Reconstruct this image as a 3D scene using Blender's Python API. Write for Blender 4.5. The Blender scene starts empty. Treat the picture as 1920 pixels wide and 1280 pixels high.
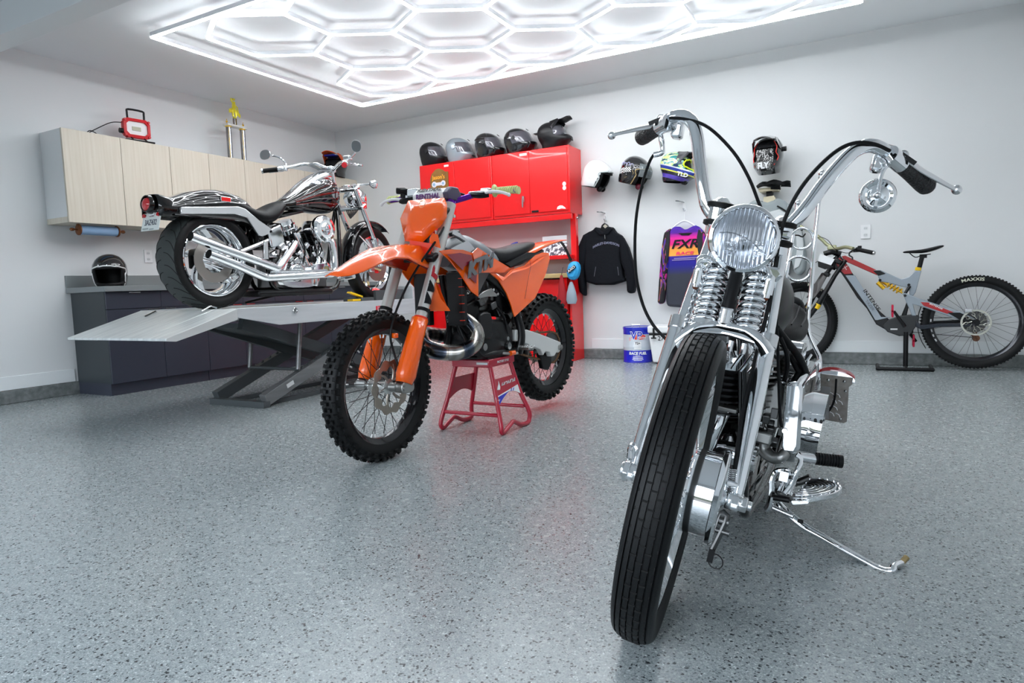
import bpy, math, random
from math import sin, cos, pi, radians, sqrt, atan2
from mathutils import Matrix, Vector
random.seed(7)
SC = bpy.context.scene
COL = SC.collection
V = Vector

# ------------------------------------------------------------------ geometry builder
class G:
    def __init__(s, M=None):
        s.v = []; s.f = []; s.M = M or Matrix()
    def at(s, M):
        s.M = M; return s
    def add(s, vs, fs):
        n = len(s.v); M = s.M
        s.v += [tuple(M @ V(p)) for p in vs]
        s.f += [tuple(i + n for i in f) for f in fs]
        return s
    def box(s, c, d, r=None):
        x, y, z = [k / 2 for k in d]
        P = [V((a * x, b * y, e * z)) for a in (-1, 1) for b in (-1, 1) for e in (-1, 1)]
        if r: 
            R = Matrix.Rotation(r[1], 3, r[0]); P = [R @ p for p in P]
        return s.add([p + V(c) for p in P], [(0, 1, 3, 2), (4, 6, 7, 5), (0, 4, 5, 1), (2, 3, 7, 6), (0, 2, 6, 4), (1, 5, 7, 3)])
    def bb(s, a, b):
        return s.box([(a[i] + b[i]) / 2 for i in range(3)], [abs(a[i] - b[i]) for i in range(3)])
    def rings(s, R, caps=True, closed=False):
        n = len(R[0]); vs = [p for r in R for p in r]; m = len(R); fs = []
        for i in range(m if closed else m - 1):
            a = i * n; b = ((i + 1) % m) * n
            for j in range(n):
                k = (j + 1) % n; fs.append((a + j, a + k, b + k, b + j))
        if caps and not closed:
            fs += [tuple(range(n - 1, -1, -1)), tuple(range((m - 1) * n, m * n))]
        return s.add(vs, fs)
    def cyl(s, p0, p1, r0, r1=None, n=16, caps=True):
        p0, p1 = V(p0), V(p1); r1 = r0 if r1 is None else r1
        q = (p1 - p0).to_track_quat('Z', 'Y').to_matrix()
        C = [q @ V((cos(2 * pi * i / n), sin(2 * pi * i / n), 0)) for i in range(n)]
        return s.rings([[p0 + c * r0 for c in C], [p1 + c * r1 for c in C]], caps)
    def lathe(s, prof, o=(0, 0, 0), ax=(0, 0, 1), n=24, closed=False, a0=0, a1=2 * pi):
        q = V(ax).to_track_quat('Z', 'Y').to_matrix(); o = V(o); full = abs(a1 - a0 - 2 * pi) < 1e-6
        R = []
        for i in range(n if full else n + 1):
            t = a0 + (a1 - a0) * i / n
            R.append([o + q @ V((r * cos(t), r * sin(t), h)) for r, h in prof])
        m = len(prof); k = len(R); vs = [p for r in R for p in r]; fs = []
        for i in range(k if full else k - 1):
            a = i * m; b = ((i + 1) % k) * m
            for j in range(m if closed else m - 1):
                l = (j + 1) % m; fs.append((a + j, b + j, b + l, a + l))
        return s.add(vs, fs)
    def tube(s, pts, r, n=8, sm=0, closed=False, caps=True, flat=1.0):
        P = [V(p) for p in pts]; rr = list(r) if hasattr(r, '__len__') else [r] * len(P)
        if sm: P, rr = smooth(P, rr, sm, closed)
        m = len(P); T = []
        for i in range(m):
            a = P[(i - 1) % m] if closed or i > 0 else P[0]
            b = P[(i + 1) % m] if closed or i < m - 1 else P[-1]
            T.append((b - a).normalized())
        u = T[0].orthogonal().normalized(); R = []
        for i in range(m):
            u = (u - T[i] * u.dot(T[i])).normalized(); w = T[i].cross(u)
            R.append([P[i] + (u * cos(2 * pi * j / n) + w * sin(2 * pi * j / n) * flat) * rr[i] for j in range(n)])
        return s.rings(R, caps, closed)
    def ball(s, c, r, n=12, sc=(1, 1, 1)):
        m = n // 2; vs = []; fs = []
        for i in range(1, m):
            for j in range(n):
                a = pi * i / m; b = 2 * pi * j / n
                vs.append((c[0] + r * sc[0] * sin(a) * cos(b), c[1] + r * sc[1] * sin(a) * sin(b), c[2] + r * sc[2] * cos(a)))
        for i in range(m - 2):
            for j in range(n):
                k = (j + 1) % n; fs.append((i * n + j, (i + 1) * n + j, (i + 1) * n + k, i * n + k))
        t = len(vs); vs += [(c[0], c[1], c[2] + r * sc[2]), (c[0], c[1], c[2] - r * sc[2])]
        for j in range(n):
            k = (j + 1) % n; fs.append((t, j, k)); fs.append((t + 1, (m - 2) * n + k, (m - 2) * n + j))
        return s.add(vs, fs)
    def prism(s, pts, a, b, ax='x'):
        # 2-D outline extruded along an axis from a to b
        f = {'x': lambda p, d: (d, p[0], p[1]), 'y': lambda p, d: (p[0], d, p[1]), 'z': lambda p, d: (p[0], p[1], d)}[ax]
        n = len(pts)
        return s.rings([[f(p, a) for p in pts], [f(p, b) for p in pts]])
    def sheet(s, pts, t):
        # 3-D outline given a thickness vector
        t = V(t); P = [V(p) for p in pts]
        return s.rings([[p for p in P], [p + t for p in P]])
    def coil(s, p0, p1, R, r, turns, n=8, k=16, ends=False):
        p0, p1 = V(p0), V(p1); q = (p1 - p0).to_track_quat('Z', 'Y').to_matrix(); L = (p1 - p0).length; N = int(turns * k)
        return s.tube([p0 + q @ V((R * cos(2 * pi * i / k), R * sin(2 * pi * i / k), L * i / N)) for i in range(N + 1)], r, n)
    def secs(s, S, ax='y', n=20, e=2.0, caps=True):
        # superelliptic sections: (pos, cx, cz, halfw, halfh[, exponent])
        R = []
        for q in S:
            p, cx, cz, w, h = q[:5]; ee = q[5] if len(q) > 5 else e; r = []
            for j in range(n):
                t = 2 * pi * j / n; c, d = cos(t), sin(t)
                X = cx + w * math.copysign(abs(c) ** (2 / ee), c); Z = cz + h * math.copysign(abs(d) ** (2 / ee), d)
                r.append((X, p, Z) if ax == 'y' else ((p, X, Z) if ax == 'x' else (X, Z, p)))
            R.append(r)
        return s.rings(R, caps)
    def ring(s, c, ax, R, r, n=32, m=8):
        return s.lathe([(R + r * cos(2 * pi * j / m), r * sin(2 * pi * j / m)) for j in range(m)], c, ax, n, closed=True)
    def mirror(s, ax=0):
        n = len(s.v); s.v += [tuple(-q if i == ax else q for i, q in enumerate(p)) for p in s.v]
        s.f += [tuple(i + n for i in reversed(f)) for f in s.f]; return s

def smooth(P, rr, k, closed=False):
    m = len(P); Q = []; S = []
    for i in range(m if closed else m - 1):
        if closed: a, b, c, d = P[(i - 1) % m], P[i], P[(i + 1) % m], P[(i + 2) % m]
        else: a, b, c, d = P[max(i - 1, 0)], P[i], P[i + 1], P[min(i + 2, m - 1)]
        for j in range(k):
            t = j / k; t2 = t * t; t3 = t2 * t
            Q.append(0.5 * ((2 * b) + (c - a) * t + (2 * a - 5 * b + 4 * c - d) * t2 + (3 * b - a - 3 * c + d) * t3))
            S.append(rr[i] * (1 - t) + rr[(i + 1) % m] * t)
    if not closed: Q.append(P[-1]); S.append(rr[-1])
    return Q, S
def sm2(pts, k=4, closed=False):
    Q, _ = smooth([V((p[0], p[1], 0)) for p in pts], [0] * len(pts), k, closed)
    return [(q.x, q.y) for q in Q]

def tag(o, label=None, cat=None, group=None, kind=None):
    if label: o['label'] = label
    if cat: o['category'] = cat
    if group: o['group'] = group
    if kind: o['kind'] = kind
    return o
def thing(name, label, cat, loc=(0, 0, 0), rot=(0, 0, 0), group=None):
    o = bpy.data.objects.new(name, None); COL.objects.link(o); o.location = loc; o.rotation_euler = rot
    o.empty_display_size = .1
    return tag(o, label, cat, group)
def ob(name, g, m, parent=None, label=None, bev=0, flat=False, ang=38, sub=0, fix=True, sol=0):
    me = bpy.data.meshes.new(name); me.from_pydata(g.v, [], g.f); me.update()
    if fix:
        import bmesh
        b = bmesh.new(); b.from_mesh(me); bmesh.ops.recalc_face_normals(b, faces=b.faces); b.to_mesh(me); b.free()
    for k in (m if isinstance(m, (list, tuple)) else [m]): me.materials.append(k)
    if not flat:
        me.shade_smooth()
        if not sub: me.set_sharp_from_angle(angle=radians(ang))
    o = bpy.data.objects.new(name, me); COL.objects.link(o)
    if parent: o.parent = parent
    if sol:
        md = o.modifiers.new('thick', 'SOLIDIFY'); md.thickness = sol; md.offset = 0
    if bev:
        md = o.modifiers.new('bevel', 'BEVEL'); md.width = bev; md.segments = 2; md.limit_method = 'ANGLE'; md.angle_limit = radians(40)
    if sub:
        md = o.modifiers.new('sub', 'SUBSURF'); md.levels = sub; md.render_levels = sub
    if label: o['label'] = label
    return o
def struct(name, g, m, **k):
    o = ob(name, g, m, flat=k.pop('flat', True), **k); o['kind'] = 'structure'; return o
def copyof(o, parent=None, M=None):
    c = o.copy(); COL.objects.link(c); c.parent = parent
    if M is not None: c.matrix_local = M
    for ch in o.children: copyof(ch, c)
    return c
def text(name, s, size, m, parent, M, ext=.0006, shear=0, sx=1, align='CENTER', warp=None, bold=0, sp=1):
    cu = bpy.data.curves.new(name, 'FONT'); cu.body = s; cu.size = size; cu.extrude = ext; cu.shear = shear
    cu.align_x = align; cu.align_y = 'CENTER'; cu.offset = bold; cu.resolution_u = 3; cu.space_character = sp
    t = bpy.data.objects.new(name, cu)
    me = bpy.data.meshes.new_from_object(t); bpy.data.objects.remove(t); bpy.data.curves.remove(cu)
    if warp:
        import bmesh
        bm = bmesh.new(); bm.from_mesh(me); bmesh.ops.triangulate(bm, faces=bm.faces)
        for _ in range(3):
            E_ = [e for e in bm.edges if e.calc_length() > size * .14]
            if E_: bmesh.ops.subdivide_edges(bm, edges=E_, cuts=1); bmesh.ops.triangulate(bm, faces=bm.faces)
        bm.to_mesh(me); bm.free()
    for v in me.vertices:
        p = V((v.co.x * sx, v.co.y, v.co.z))
        if warp: p = V(warp(p))
        v.co = M @ p
    me.materials.clear(); me.materials.append(m); me.name = name
    o = bpy.data.objects.new(name, me); COL.objects.link(o)
    if parent: o.parent = parent
    return o
def frame(o, x, y, z=None):
    # matrix whose local X runs along x and local Y along y (made orthogonal)
    x = V(x).normalized(); y = V(y); y = (y - x * y.dot(x)).normalized(); z = x.cross(y)
    return Matrix(((x.x, y.x, z.x, o[0]), (x.y, y.y, z.y, o[1]), (x.z, y.z, z.z, o[2]), (0, 0, 0, 1)))
def T(x, y, z): return Matrix.Translation((x, y, z))
def RX(a): return Matrix.Rotation(radians(a), 4, 'X')
def RY(a): return Matrix.Rotation(radians(a), 4, 'Y')
def RZ(a): return Matrix.Rotation(radians(a), 4, 'Z')

# ------------------------------------------------------------------ materials
def mat(name, col, rough=.5, metal=0, coat=0, emit=None, es=0, trans=0, bump=0, bs=200, alpha=1, spec=.5, ior=1.45, aniso=0):
    m = bpy.data.materials.new(name); m.use_nodes = True; nt = m.node_tree; b = nt.nodes['Principled BSDF']
    i = b.inputs; c = tuple(col) + (1,) if len(col) == 3 else col
    i['Base Color'].default_value = c; i['Roughness'].default_value = rough; i['Metallic'].default_value = metal
    i['Coat Weight'].default_value = coat; i['Coat Roughness'].default_value = .03
    i['Transmission Weight'].default_value = trans; i['Alpha'].default_value = alpha; i['IOR'].default_value = ior
    i['Specular IOR Level'].default_value = spec
    if emit: i['Emission Color'].default_value = tuple(emit) + (1,); i['Emission Strength'].default_value = es
    if bump:
        tc = nt.nodes.new('ShaderNodeTexCoord'); n = nt.nodes.new('ShaderNodeTexNoise'); n.inputs['Scale'].default_value = bs; n.inputs['Detail'].default_value = 3
        bp = nt.nodes.new('ShaderNodeBump'); bp.inputs['Strength'].default_value = bump; bp.inputs['Distance'].default_value = .002
        nt.links.new(tc.outputs['Object'], n.inputs['Vector']); nt.links.new(n.outputs['Fac'], bp.inputs['Height']); nt.links.new(bp.outputs['Normal'], i['Normal'])
    return m
def nodes(m): return m.node_tree, m.node_tree.nodes, m.node_tree.links, m.node_tree.nodes['Principled BSDF']
def ramp(nt, src, stops, mode='LINEAR'):
    r = nt.nodes.new('ShaderNodeValToRGB'); r.color_ramp.interpolation = mode; e = r.color_ramp.elements
    while len(e) < len(stops): e.new(.5)
    for k, (p, c) in enumerate(stops): e[k].position = p; e[k].color = tuple(c) + (1,) if len(c) == 3 else c
    nt.links.new(src, r.inputs['Fac']); return r.outputs['Color']
def mixc(nt, f, a, b, bt='MIX'):
    x = nt.nodes.new('ShaderNodeMix'); x.data_type = 'RGBA'; x.blend_type = bt
    for s, v in ((x.inputs['Factor'], f), (x.inputs['A'], a), (x.inputs['B'], b)):
        if hasattr(v, 'is_linked'): nt.links.new(v, s)
        elif isinstance(v, (int, float)): s.default_value = v
        else: s.default_value = tuple(v) + (1,)
    return x.outputs['Result']

def floor_mat():
    m = mat('epoxy_flake_floor', (.3, .34, .35), .3); nt, N, L, b = nodes(m)
    tc = N.new('ShaderNodeTexCoord')
    def flakes(scale, lo, hi, seed):
        mp = N.new('ShaderNodeMapping'); mp.inputs['Location'].default_value = (seed, seed * 2, 0); L.new(tc.outputs['Object'], mp.inputs['Vector'])
        ns = N.new('ShaderNodeTexNoise'); ns.inputs['Scale'].default_value = 90; L.new(mp.outputs['Vector'], ns.inputs['Vector'])
        ad = N.new('ShaderNodeVectorMath'); ad.operation = 'MULTIPLY_ADD'; ad.inputs[1].default_value = (.006, .006, 0)
        L.new(ns.outputs['Color'], ad.inputs[0]); L.new(mp.outputs['Vector'], ad.inputs[2])
        v = N.new('ShaderNodeTexVoronoi'); v.voronoi_dimensions = '2D'; v.inputs['Scale'].default_value = scale; L.new(ad.outputs['Vector'], v.inputs['Vector'])
        sp = N.new('ShaderNodeSeparateColor'); L.new(v.outputs['Color'], sp.inputs['Color'])
        return sp
    s1 = flakes(420, 0, 0, 0); s2 = flakes(200, 0, 0, 3.3); s3 = flakes(290, 0, 0, 7.7)
    base = ramp(nt, s1.outputs['Red'], [(0, (.215, .248, .252)), (.5, (.285, .318, .323)), (.8, (.345, .378, .383)), (1, (.43, .465, .47))])
    w = ramp(nt, s3.outputs['Green'], [(0, (0, 0, 0)), (.97, (0, 0, 0)), (.975, (1, 1, 1))], 'CONSTANT')
    d = ramp(nt, s2.outputs['Blue'], [(0, (0, 0, 0)), (.95, (0, 0, 0)), (.955, (1, 1, 1))], 'CONSTANT')
    d2 = ramp(nt, s3.outputs['Red'], [(0, (0, 0, 0)), (.93, (0, 0, 0)), (.935, (.75, .75, .75))], 'CONSTANT')
    c = mixc(nt, w, base, (.56, .60, .61)); c = mixc(nt, d2, c, (.06, .07, .08)); c = mixc(nt, d, c, (.03, .035, .04))
    t = ramp(nt, s2.outputs['Red'], [(0, (0, 0, 0)), (.9965, (0, 0, 0)), (.997, (1, 1, 1))], 'CONSTANT'); c = mixc(nt, t, c, (.36, .27, .18))
    L.new(c, b.inputs['Base Color'])
    n = N.new('ShaderNodeTexNoise'); n.inputs['Scale'].default_value = 45; n.inputs['Detail'].default_value = 4; L.new(tc.outputs['Object'], n.inputs['Vector'])
    L.new(ramp(nt, n.outputs['Fac'], [(.3, (.2,) * 3), (.7, (.3,) * 3)]), b.inputs['Roughness'])
    bp = N.new('ShaderNodeBump'); bp.inputs['Strength'].default_value = .12; bp.inputs['Distance'].default_value = .002
    L.new(n.outputs['Fac'], bp.inputs['Height']); L.new(bp.outputs['Normal'], b.inputs['Normal'])
    return m
def curb_mat():
    m = mat('grey_concrete_curb', (.12, .13, .13), .5, bump=.5, bs=60); nt, N, L, b = nodes(m)
    tc = N.new('ShaderNodeTexCoord'); n = N.new('ShaderNodeTexNoise'); n.inputs['Scale'].default_value = 25; n.inputs['Detail'].default_value = 6
    L.new(tc.outputs['Object'], n.inputs['Vector'])
    L.new(ramp(nt, n.outputs['Fac'], [(.3, (.10, .115, .115)), (.6, (.19, .205, .205)), (.8, (.26, .28, .28))]), b.inputs['Base Color']); return m
def wood_mat(name, c0, c1, sx=(60, 60, 1.2), rough=.45):
    m = mat(name, c0, rough); nt, N, L, b = nodes(m); tc = N.new('ShaderNodeTexCoord'); mp = N.new('ShaderNodeMapping'); mp.inputs['Scale'].default_value = sx
    n = N.new('ShaderNodeTexNoise'); n.inputs['Scale'].default_value = 1; n.inputs['Detail'].default_value = 5; L.new(tc.outputs['Object'], mp.inputs['Vector']); L.new(mp.outputs['Vector'], n.inputs['Vector'])
    L.new(ramp(nt, n.outputs['Fac'], [(.3, c0), (.7, c1)]), b.inputs['Base Color']); return m
def brushed(name, c0, c1, sc, rough=.3, metal=1):
    m = wood_mat(name, c0, c1, sc, rough); nodes(m)[3].inputs['Metallic'].default_value = metal; return m

WHITE = mat('white_wall_paint', (.74, .755, .76), .75, bump=.05, bs=120)
CEIL = mat('white_ceiling_paint', (.84, .86, .875), .85)
TRIMW = mat('white_satin_trim', (.80, .83, .84), .4)
FLOOR = floor_mat(); CURB = curb_mat()
LED = mat('lit_led_diffuser', (1, 1, 1), .5, emit=(.93, .97, 1), es=19)
LEDB = mat('white_lamp_body', (.8, .82, .85), .4)
CHROME = mat('chrome', (.86, .88, .9), .05, 1)
CHROMED = mat('worn_chrome', (.72, .73, .74), .16, 1)
ALU = mat('polished_aluminium', (.74, .75, .76), .24, 1)
CAST = mat('cast_aluminium', (.36, .36, .35), .34, 1, bump=.3, bs=90)
STEEL = mat('dark_steel', (.14, .14, .14), .3, 1)
RUST = mat('rusty_brown_chain', (.20, .11, .06), .5, .7)
BLK = mat('black_plastic', (.004, .004, .005), .4, spec=.3)
BLKM = mat('matte_black_rubber', (.004, .0043, .005), .55, spec=.25, bump=.1, bs=150)
TYRE = mat('black_tyre_rubber', (.004, .0045, .005), .5, bump=.15, bs=250, spec=.3)
TYREW = mat('worn_grey_tyre_rubber', (.035, .042, .042), .62, bump=.3, bs=200)
PAINT = mat('gloss_black_paint', (.002, .002, .0025), .05, 0, .6, spec=.4)
PAINTR = mat('dark_red_pinstripe_paint', (.16, .006, .005), .12, .3, 1)
LEATH = mat('black_leather', (.004, .0045, .0055), .42, spec=.2, bump=.3, bs=160)
ORANGE = mat('orange_plastic', (1.0, .125, .004), .2, 0, .7)
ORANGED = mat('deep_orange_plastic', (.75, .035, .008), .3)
GREYP = mat('grey_plastic', (.16, .18, .2), .35)
RED = mat('red_cabinet_paint', (.80, .008, .010), .25, 0, .4, bump=.06, bs=6)
REDSTAND = mat('crimson_stand_paint', (.42, .006, .03), .3, 0, .4)
WHT = mat('white_plastic', (.82, .83, .84), .35)
GLASS = mat('clear_glass', (1, 1, 1), .02, trans=1)
REDGL = mat('red_lens', (.55, .01, .015), .08, 0, 1)
PURPLE = mat('purple_anodised', (.16, .02, .38), .22, .8)
YEL = mat('yellow_paint', (.85, .55, .01), .35)
GOLD = mat('gold_anodised', (.85, .5, .04), .25, .8)
def C(name, c, r=.5, **k): return mat(name, c, r, **k)


# ------------------------------------------------------------------ camera, render look
cam = bpy.data.cameras.new('camera'); camo = bpy.data.objects.new('camera', cam); COL.objects.link(camo)
cam.sensor_width = 36; cam.lens = 1241.7 / 1920 * 36; cam.clip_start = .02
camo.matrix_world = Matrix([[0.878427, -0.008881, 0.477793, 0.0], [0.476566, 0.090264, -0.874493, 0.0], [-0.035361, 0.995878, 0.083523, 0.79], [0, 0, 0, 1]])
SC.camera = camo
SC.view_settings.view_transform = 'Standard'; SC.view_settings.look = 'None'; SC.view_settings.gamma = 1; SC.view_settings.exposure = .95
SC.view_settings.use_curve_mapping = False
SC.cycles.max_bounces = 8; SC.cycles.diffuse_bounces = 5; SC.cycles.glossy_bounces = 5; SC.cycles.transmission_bounces = 6
SC.cycles.sample_clamp_indirect = 6; SC.cycles.use_denoising = True; SC.cycles.caustics_reflective = False; SC.cycles.caustics_refractive = False
w = bpy.data.worlds.new('daylight'); SC.world = w; w.use_nodes = True
wn = w.node_tree; bgn = wn.nodes['Background']; bgn.inputs['Strength'].default_value = 1
tc = wn.nodes.new('ShaderNodeTexCoord'); sp = wn.nodes.new('ShaderNodeSeparateXYZ'); wn.links.new(tc.outputs['Generated'], sp.inputs['Vector'])
mr = wn.nodes.new('ShaderNodeMapRange'); mr.inputs['From Min'].default_value = -.2; mr.inputs['From Max'].default_value = .8; wn.links.new(sp.outputs['Z'], mr.inputs['Value'])
wn.links.new(ramp(wn, mr.outputs['Result'], [(0, (.25, .26, .27)), (.19, (.25, .26, .27)), (.20, (.10, .12, .10)), (.27, (.12, .14, .12)), (.30, (3.3, 3.6, 3.9)), (1, (2.5, 3.0, 3.6))]), bgn.inputs['Color'])

# ------------------------------------------------------------------ the garage
LW, RW, BW, FY, H = -6.02, 1.09, 6.52, -1.6, 2.81
struct('floor', G().bb((LW - .1, FY, -.1), (RW + .1, BW + .1, 0)), FLOOR)
struct('ceiling', G().bb((LW - .1, FY, H), (RW + .1, BW + .1, H + .1)), CEIL)
struct('wall_back', G().bb((LW - .1, BW, 0), (RW + .1, BW + .1, H)), WHITE)
struct('wall_left', G().bb((LW - .1, FY, 0), (LW, BW, H)), WHITE)
struct('wall_right', G().bb((RW, FY, 0), (RW + .1, BW, H)), WHITE)
struct('wall_front', G().bb((LW - .1, FY - .1, 2.3), (RW + .1, FY, H)).bb((LW - .1, FY - .1, 0), (-5.2, FY, 2.3)).bb((.5, FY - .1, 0), (RW + .1, FY, 2.3)), WHITE)
struct('trim_1', G().bb((LW, 2.45, 2.6), (RW, 2.61, H)), TRIMW, bev=.004)
g = G().bb((LW, FY, 0), (LW + .03, BW, .105)).bb((LW + .03, BW - .03, 0), (RW - .03, BW, .1)).bb((RW - .03, FY, 0), (RW, BW, .105))
struct('trim_2', g, CURB, bev=.006)
struct('baseboard_left', G().bb((LW, FY, .107), (LW + .012, 3.16, .215)), TRIMW, bev=.003)
struct('baseboard_back', G().bb((-2.60, BW - .012, .102), (RW, BW, .205)), TRIMW, bev=.003)
# ceiling light: outer frame and fourteen hexagons
hx = thing('hexagon_ceiling_light', 'white lit honeycomb ceiling light of led tubes inside a rectangular frame', 'ceiling light', (-2.392, 4.364, 2.72))
hx.scale = (.97, .97, 1)
def bar(a, b, w=.024):
    a, b = V(a), V(b); d = (b - a).normalized(); n = V((-d.y, d.x, 0)) * w / 2
    lo = []
    g = G(); f = G()
    for G_, z0, z1, k in ((g, -.014, -.0065, 1), (f, -.0065, .024, 1.0)):
        P = [a - n * k, a + n * k, b + n * k, b - n * k]
        G_.rings([[p + V((0, 0, z0)) for p in P], [p + V((0, 0, z1)) for p in P]])
    t = ob('led_tube', g, LED, hx, flat=True); ob('tube_housing', f, LEDB, t, flat=True)
s_ = .473; cs = [(-1.64 + .82 * i, -.71) for i in range(5)] + [(-1.23 + .82 * i, 0) for i in range(4)] + [(-1.64 + .82 * i, .71) for i in range(5)]
seen = set(); segs = []
for cx, cy in cs:
    P = [(cx + .41 * a, cy + s_ * b) for a, b in ((0, -1), (1, -.5), (1, .5), (0, 1), (-1, .5), (-1, -.5))]
    for i in range(6):
        a, b = P[i], P[(i + 1) % 6]; k = (round((a[0] + b[0]) * 20), round((a[1] + b[1]) * 20))
        if any(abs(k[0] - q[0]) < 2 and abs(k[1] - q[1]) < 2 for q in seen): continue
        seen.add(k); segs.append((a, b))
for a, b in segs: bar((a[0], a[1], 0), (b[0], b[1], 0))
for i in range(5):
    for sy in (-1.19, 1.19): bar((-2.373 + i * .949, sy, 0), (-2.373 + (i + 1) * .949, sy, 0))
for i in range(3):
    for sx in (-2.373, 2.373): bar((sx, -1.19 + i * .793, 0), (sx, -1.19 + (i + 1) * .793, 0))
d = thing('smoke_detector', 'small round white detector on the ceiling inside a light hexagon', 'smoke detector', (-3.649, 4.639, 2.81))
ob('detector_base', G().lathe([(0, 0), (.06, 0), (.06, -.006), (.045, -.012), (0, -.012)]), WHT, d)
ob('detector_head', G().lathe([(0, -.012), (.03, -.012), (.026, -.02), (0, -.02)]), WHT, d)

# ------------------------------------------------------------------ cabinets on the left wall
BEI = wood_mat('pale_wood_laminate', (.64, .58, .47), (.72, .67, .57), (50, 50, 1.5))
SLATE = mat('slate_blue_laminate', (.038, .043, .062), .4, bump=.04, bs=300)
SLATED = mat('dark_grey_end_panel', (.034, .042, .048), .42)
CTOP = mat('grey_countertop', (.22, .24, .245), .35)
WEND = mat('white_melamine', (.78, .80, .81), .45)
ys = [3.055, 3.53, 3.985, 4.395, 4.815, 5.23, 5.645, 6.06, BW]
lab = ['pale wood wall cabinet with white end panel, nearest the camera under the work light', 'pale wood wall cabinet in the middle, carrying the tall trophy', 'pale wood wall cabinet behind the handlebar of the black cruiser', 'pale wood wall cabinet at the far end, in the room corner']
for i in range(4):
    a, b = ys[2 * i], ys[2 * i + 2]
    t = thing('wall_cabinet', lab[i], 'cabinet', (LW, a, 1.43), group='pale wood wall cabinets')
    ob('body', G().bb((0.001, .002, .046), (.30, b - a - .002, .745)), WEND, t, flat=True)
    ob('bottom_panel', G().bb((0.001, .001, 0), (.3005, b - a - .001, .045)), BEI, t, flat=True)
    for k in range(2):
        y0 = ys[2 * i + k] - a; y1 = ys[2 * i + k + 1] - a
        ob('door', G().bb((.302, y0 + .002, .0), (.322, y1 - .002, .747)), BEI, t, bev=.0015)
yl = [3.17, 3.648, 4.09, 4.51, 4.91, 5.31, 5.705, 6.106, BW]
lab = ['slate blue base cabinet at the near end with dark end panel', 'slate blue base cabinet behind the lift ramp', 'slate blue base cabinet behind the cruiser engine', 'slate blue base cabinet behind the far end of the lift']
for i in range(4):
    a, b = yl[2 * i], yl[2 * i + 2]
    t = thing('base_cabinet', lab[i], 'cabinet', (LW, a, 0), group='slate blue base cabinets')
    ob('body', G().bb((.031, .001, .1), (.515, b - a - .001, .86)), SLATED, t, flat=True)
    ob('plinth', G().bb((.031, .005, 0), (.50, b - a - .001, .1)), SLATE, t, flat=True)
    for k in range(2):
        y0 = yl[2 * i + k] - a; y1 = yl[2 * i + k + 1] - a; m = (y0 + y1) / 2
        d = ob('drawer', G().bb((.516, y0 + .002, .715), (.534, y1 - .002, .857)), SLATE, t, bev=.001)
        ob('pull', G().bb((.53, m - .05, .845), (.548, m + .05, .851)), CHROMED, d, flat=True)
        d = ob('door', G().bb((.516, y0 + .002, .1), (.534, y1 - .002, .71)), SLATE, t, bev=.001)
        q = y1 - .08 if k == 0 else y0 + .08
        ob('pull', G().bb((.53, q - .05, .7), (.548, q + .05, .706)), CHROMED, d, flat=True)
t = thing('countertop', 'long grey countertop with upstand along the left wall', 'countertop', (LW, 3.15, .86))
ob('worktop', G().bb((0.001, 0, 0), (.57, BW - 3.15 - .001, .045)), CTOP, t, bev=.002)
ob('backsplash', G().bb((0.001, 0, .045), (.02, BW - 3.15 - .001, .15)), CTOP, t, bev=.002)

def outlet(loc, rz, label, kind):
    t = thing('wall_outlet', label, 'outlet', loc, (0, 0, rz)); ob('cover_plate', G().box((0, -.004, 0), (.075, .007, .12)), WHT, t, bev=.002)
    for z in (-.028, .028):
        f = ob('socket', G().secs([(-.0085, 0, z, .017, .014, 3), (-.0095, 0, z, .0165, .0135, 3)], n=16), C('socket_face', (.7, .72, .73), .4), t)
        ob('slot', G().box((-.006, -.01, z), (.002, .001, .009)).box((.006, -.01, z), (.002, .001, .008)), BLK, f, flat=True)
outlet((LW + .001, 3.905, 1.19), radians(90), 'white outlet on the left wall behind the cruiser rear tyre', 0)
outlet((-.058, BW - .001, 1.147), 0, 'white double outlet on the back wall above the mountain bike', 0)

# work light on the wall cabinets
t = thing('work_light', 'red framed led work light with black carry handle on the cabinets', 'work light', (-5.78, 3.74, 2.178), (0, 0, radians(82)))
REDP = C('red_work_light_plastic', (.62, .004, .012), .35)
def octo(w, h, c): return [(-w, -h + c), (-w + c, -h), (w - c, -h), (w, -h + c), (w, h - c), (w - c, h), (-w + c, h), (-w, h - c)]
g = G(); o1 = octo(.115, .085, .035); o2 = octo(.09, .058, .025)
g.rings([[(p[0], y, p[1] + .125) for p in o] for o, y in ((o1, .03), (o1, -.015), (o2, -.022), (o2, .0))], caps=False)
g.add([(p[0], .03, p[1] + .125) for p in o1], [tuple(range(8))])
for x in (-.1, .1):
    for z in (.06, .19): g.cyl((x, .02, z), (x, -.026, z), .012, n=8)
f = ob('frame', g, REDP, t, bev=.003)
ob('lamp_face', G().sheet([(p[0], -.004, p[1] + .125) for p in o2], (0, .008, 0)), WHT, f, flat=True)
ob('led_chip', G().bb((-.04, -.009, .105), (.035, -.003, .14)), C('led_chip', (.45, .45, .33), .4), f, bev=.002)
ob('handle', G().tube([(-.07, 0, .2), (-.072, 0, .26), (-.06, 0, .285), (.06, 0, .285), (.072, 0, .26), (.07, 0, .2)], .009, 8, 3), BLK, t)
ob('stand', G().tube([(-.12, -.06, .008), (.12, -.06, .008), (.12, .06, .008), (-.12, .06, .008)], .008, 8, closed=True).tube([(-.06, -.06, .01), (-.055, 0, .05), (-.06, .01, .07)], .006, 6).tube([(.06, -.06, .01), (.055, 0, .05), (.06, .01, .07)], .006, 6), BLK, t)
ob('knob', G().cyl((-.118, 0, .09), (-.145, 0, .09), .022, n=12), BLK, t)
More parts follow.
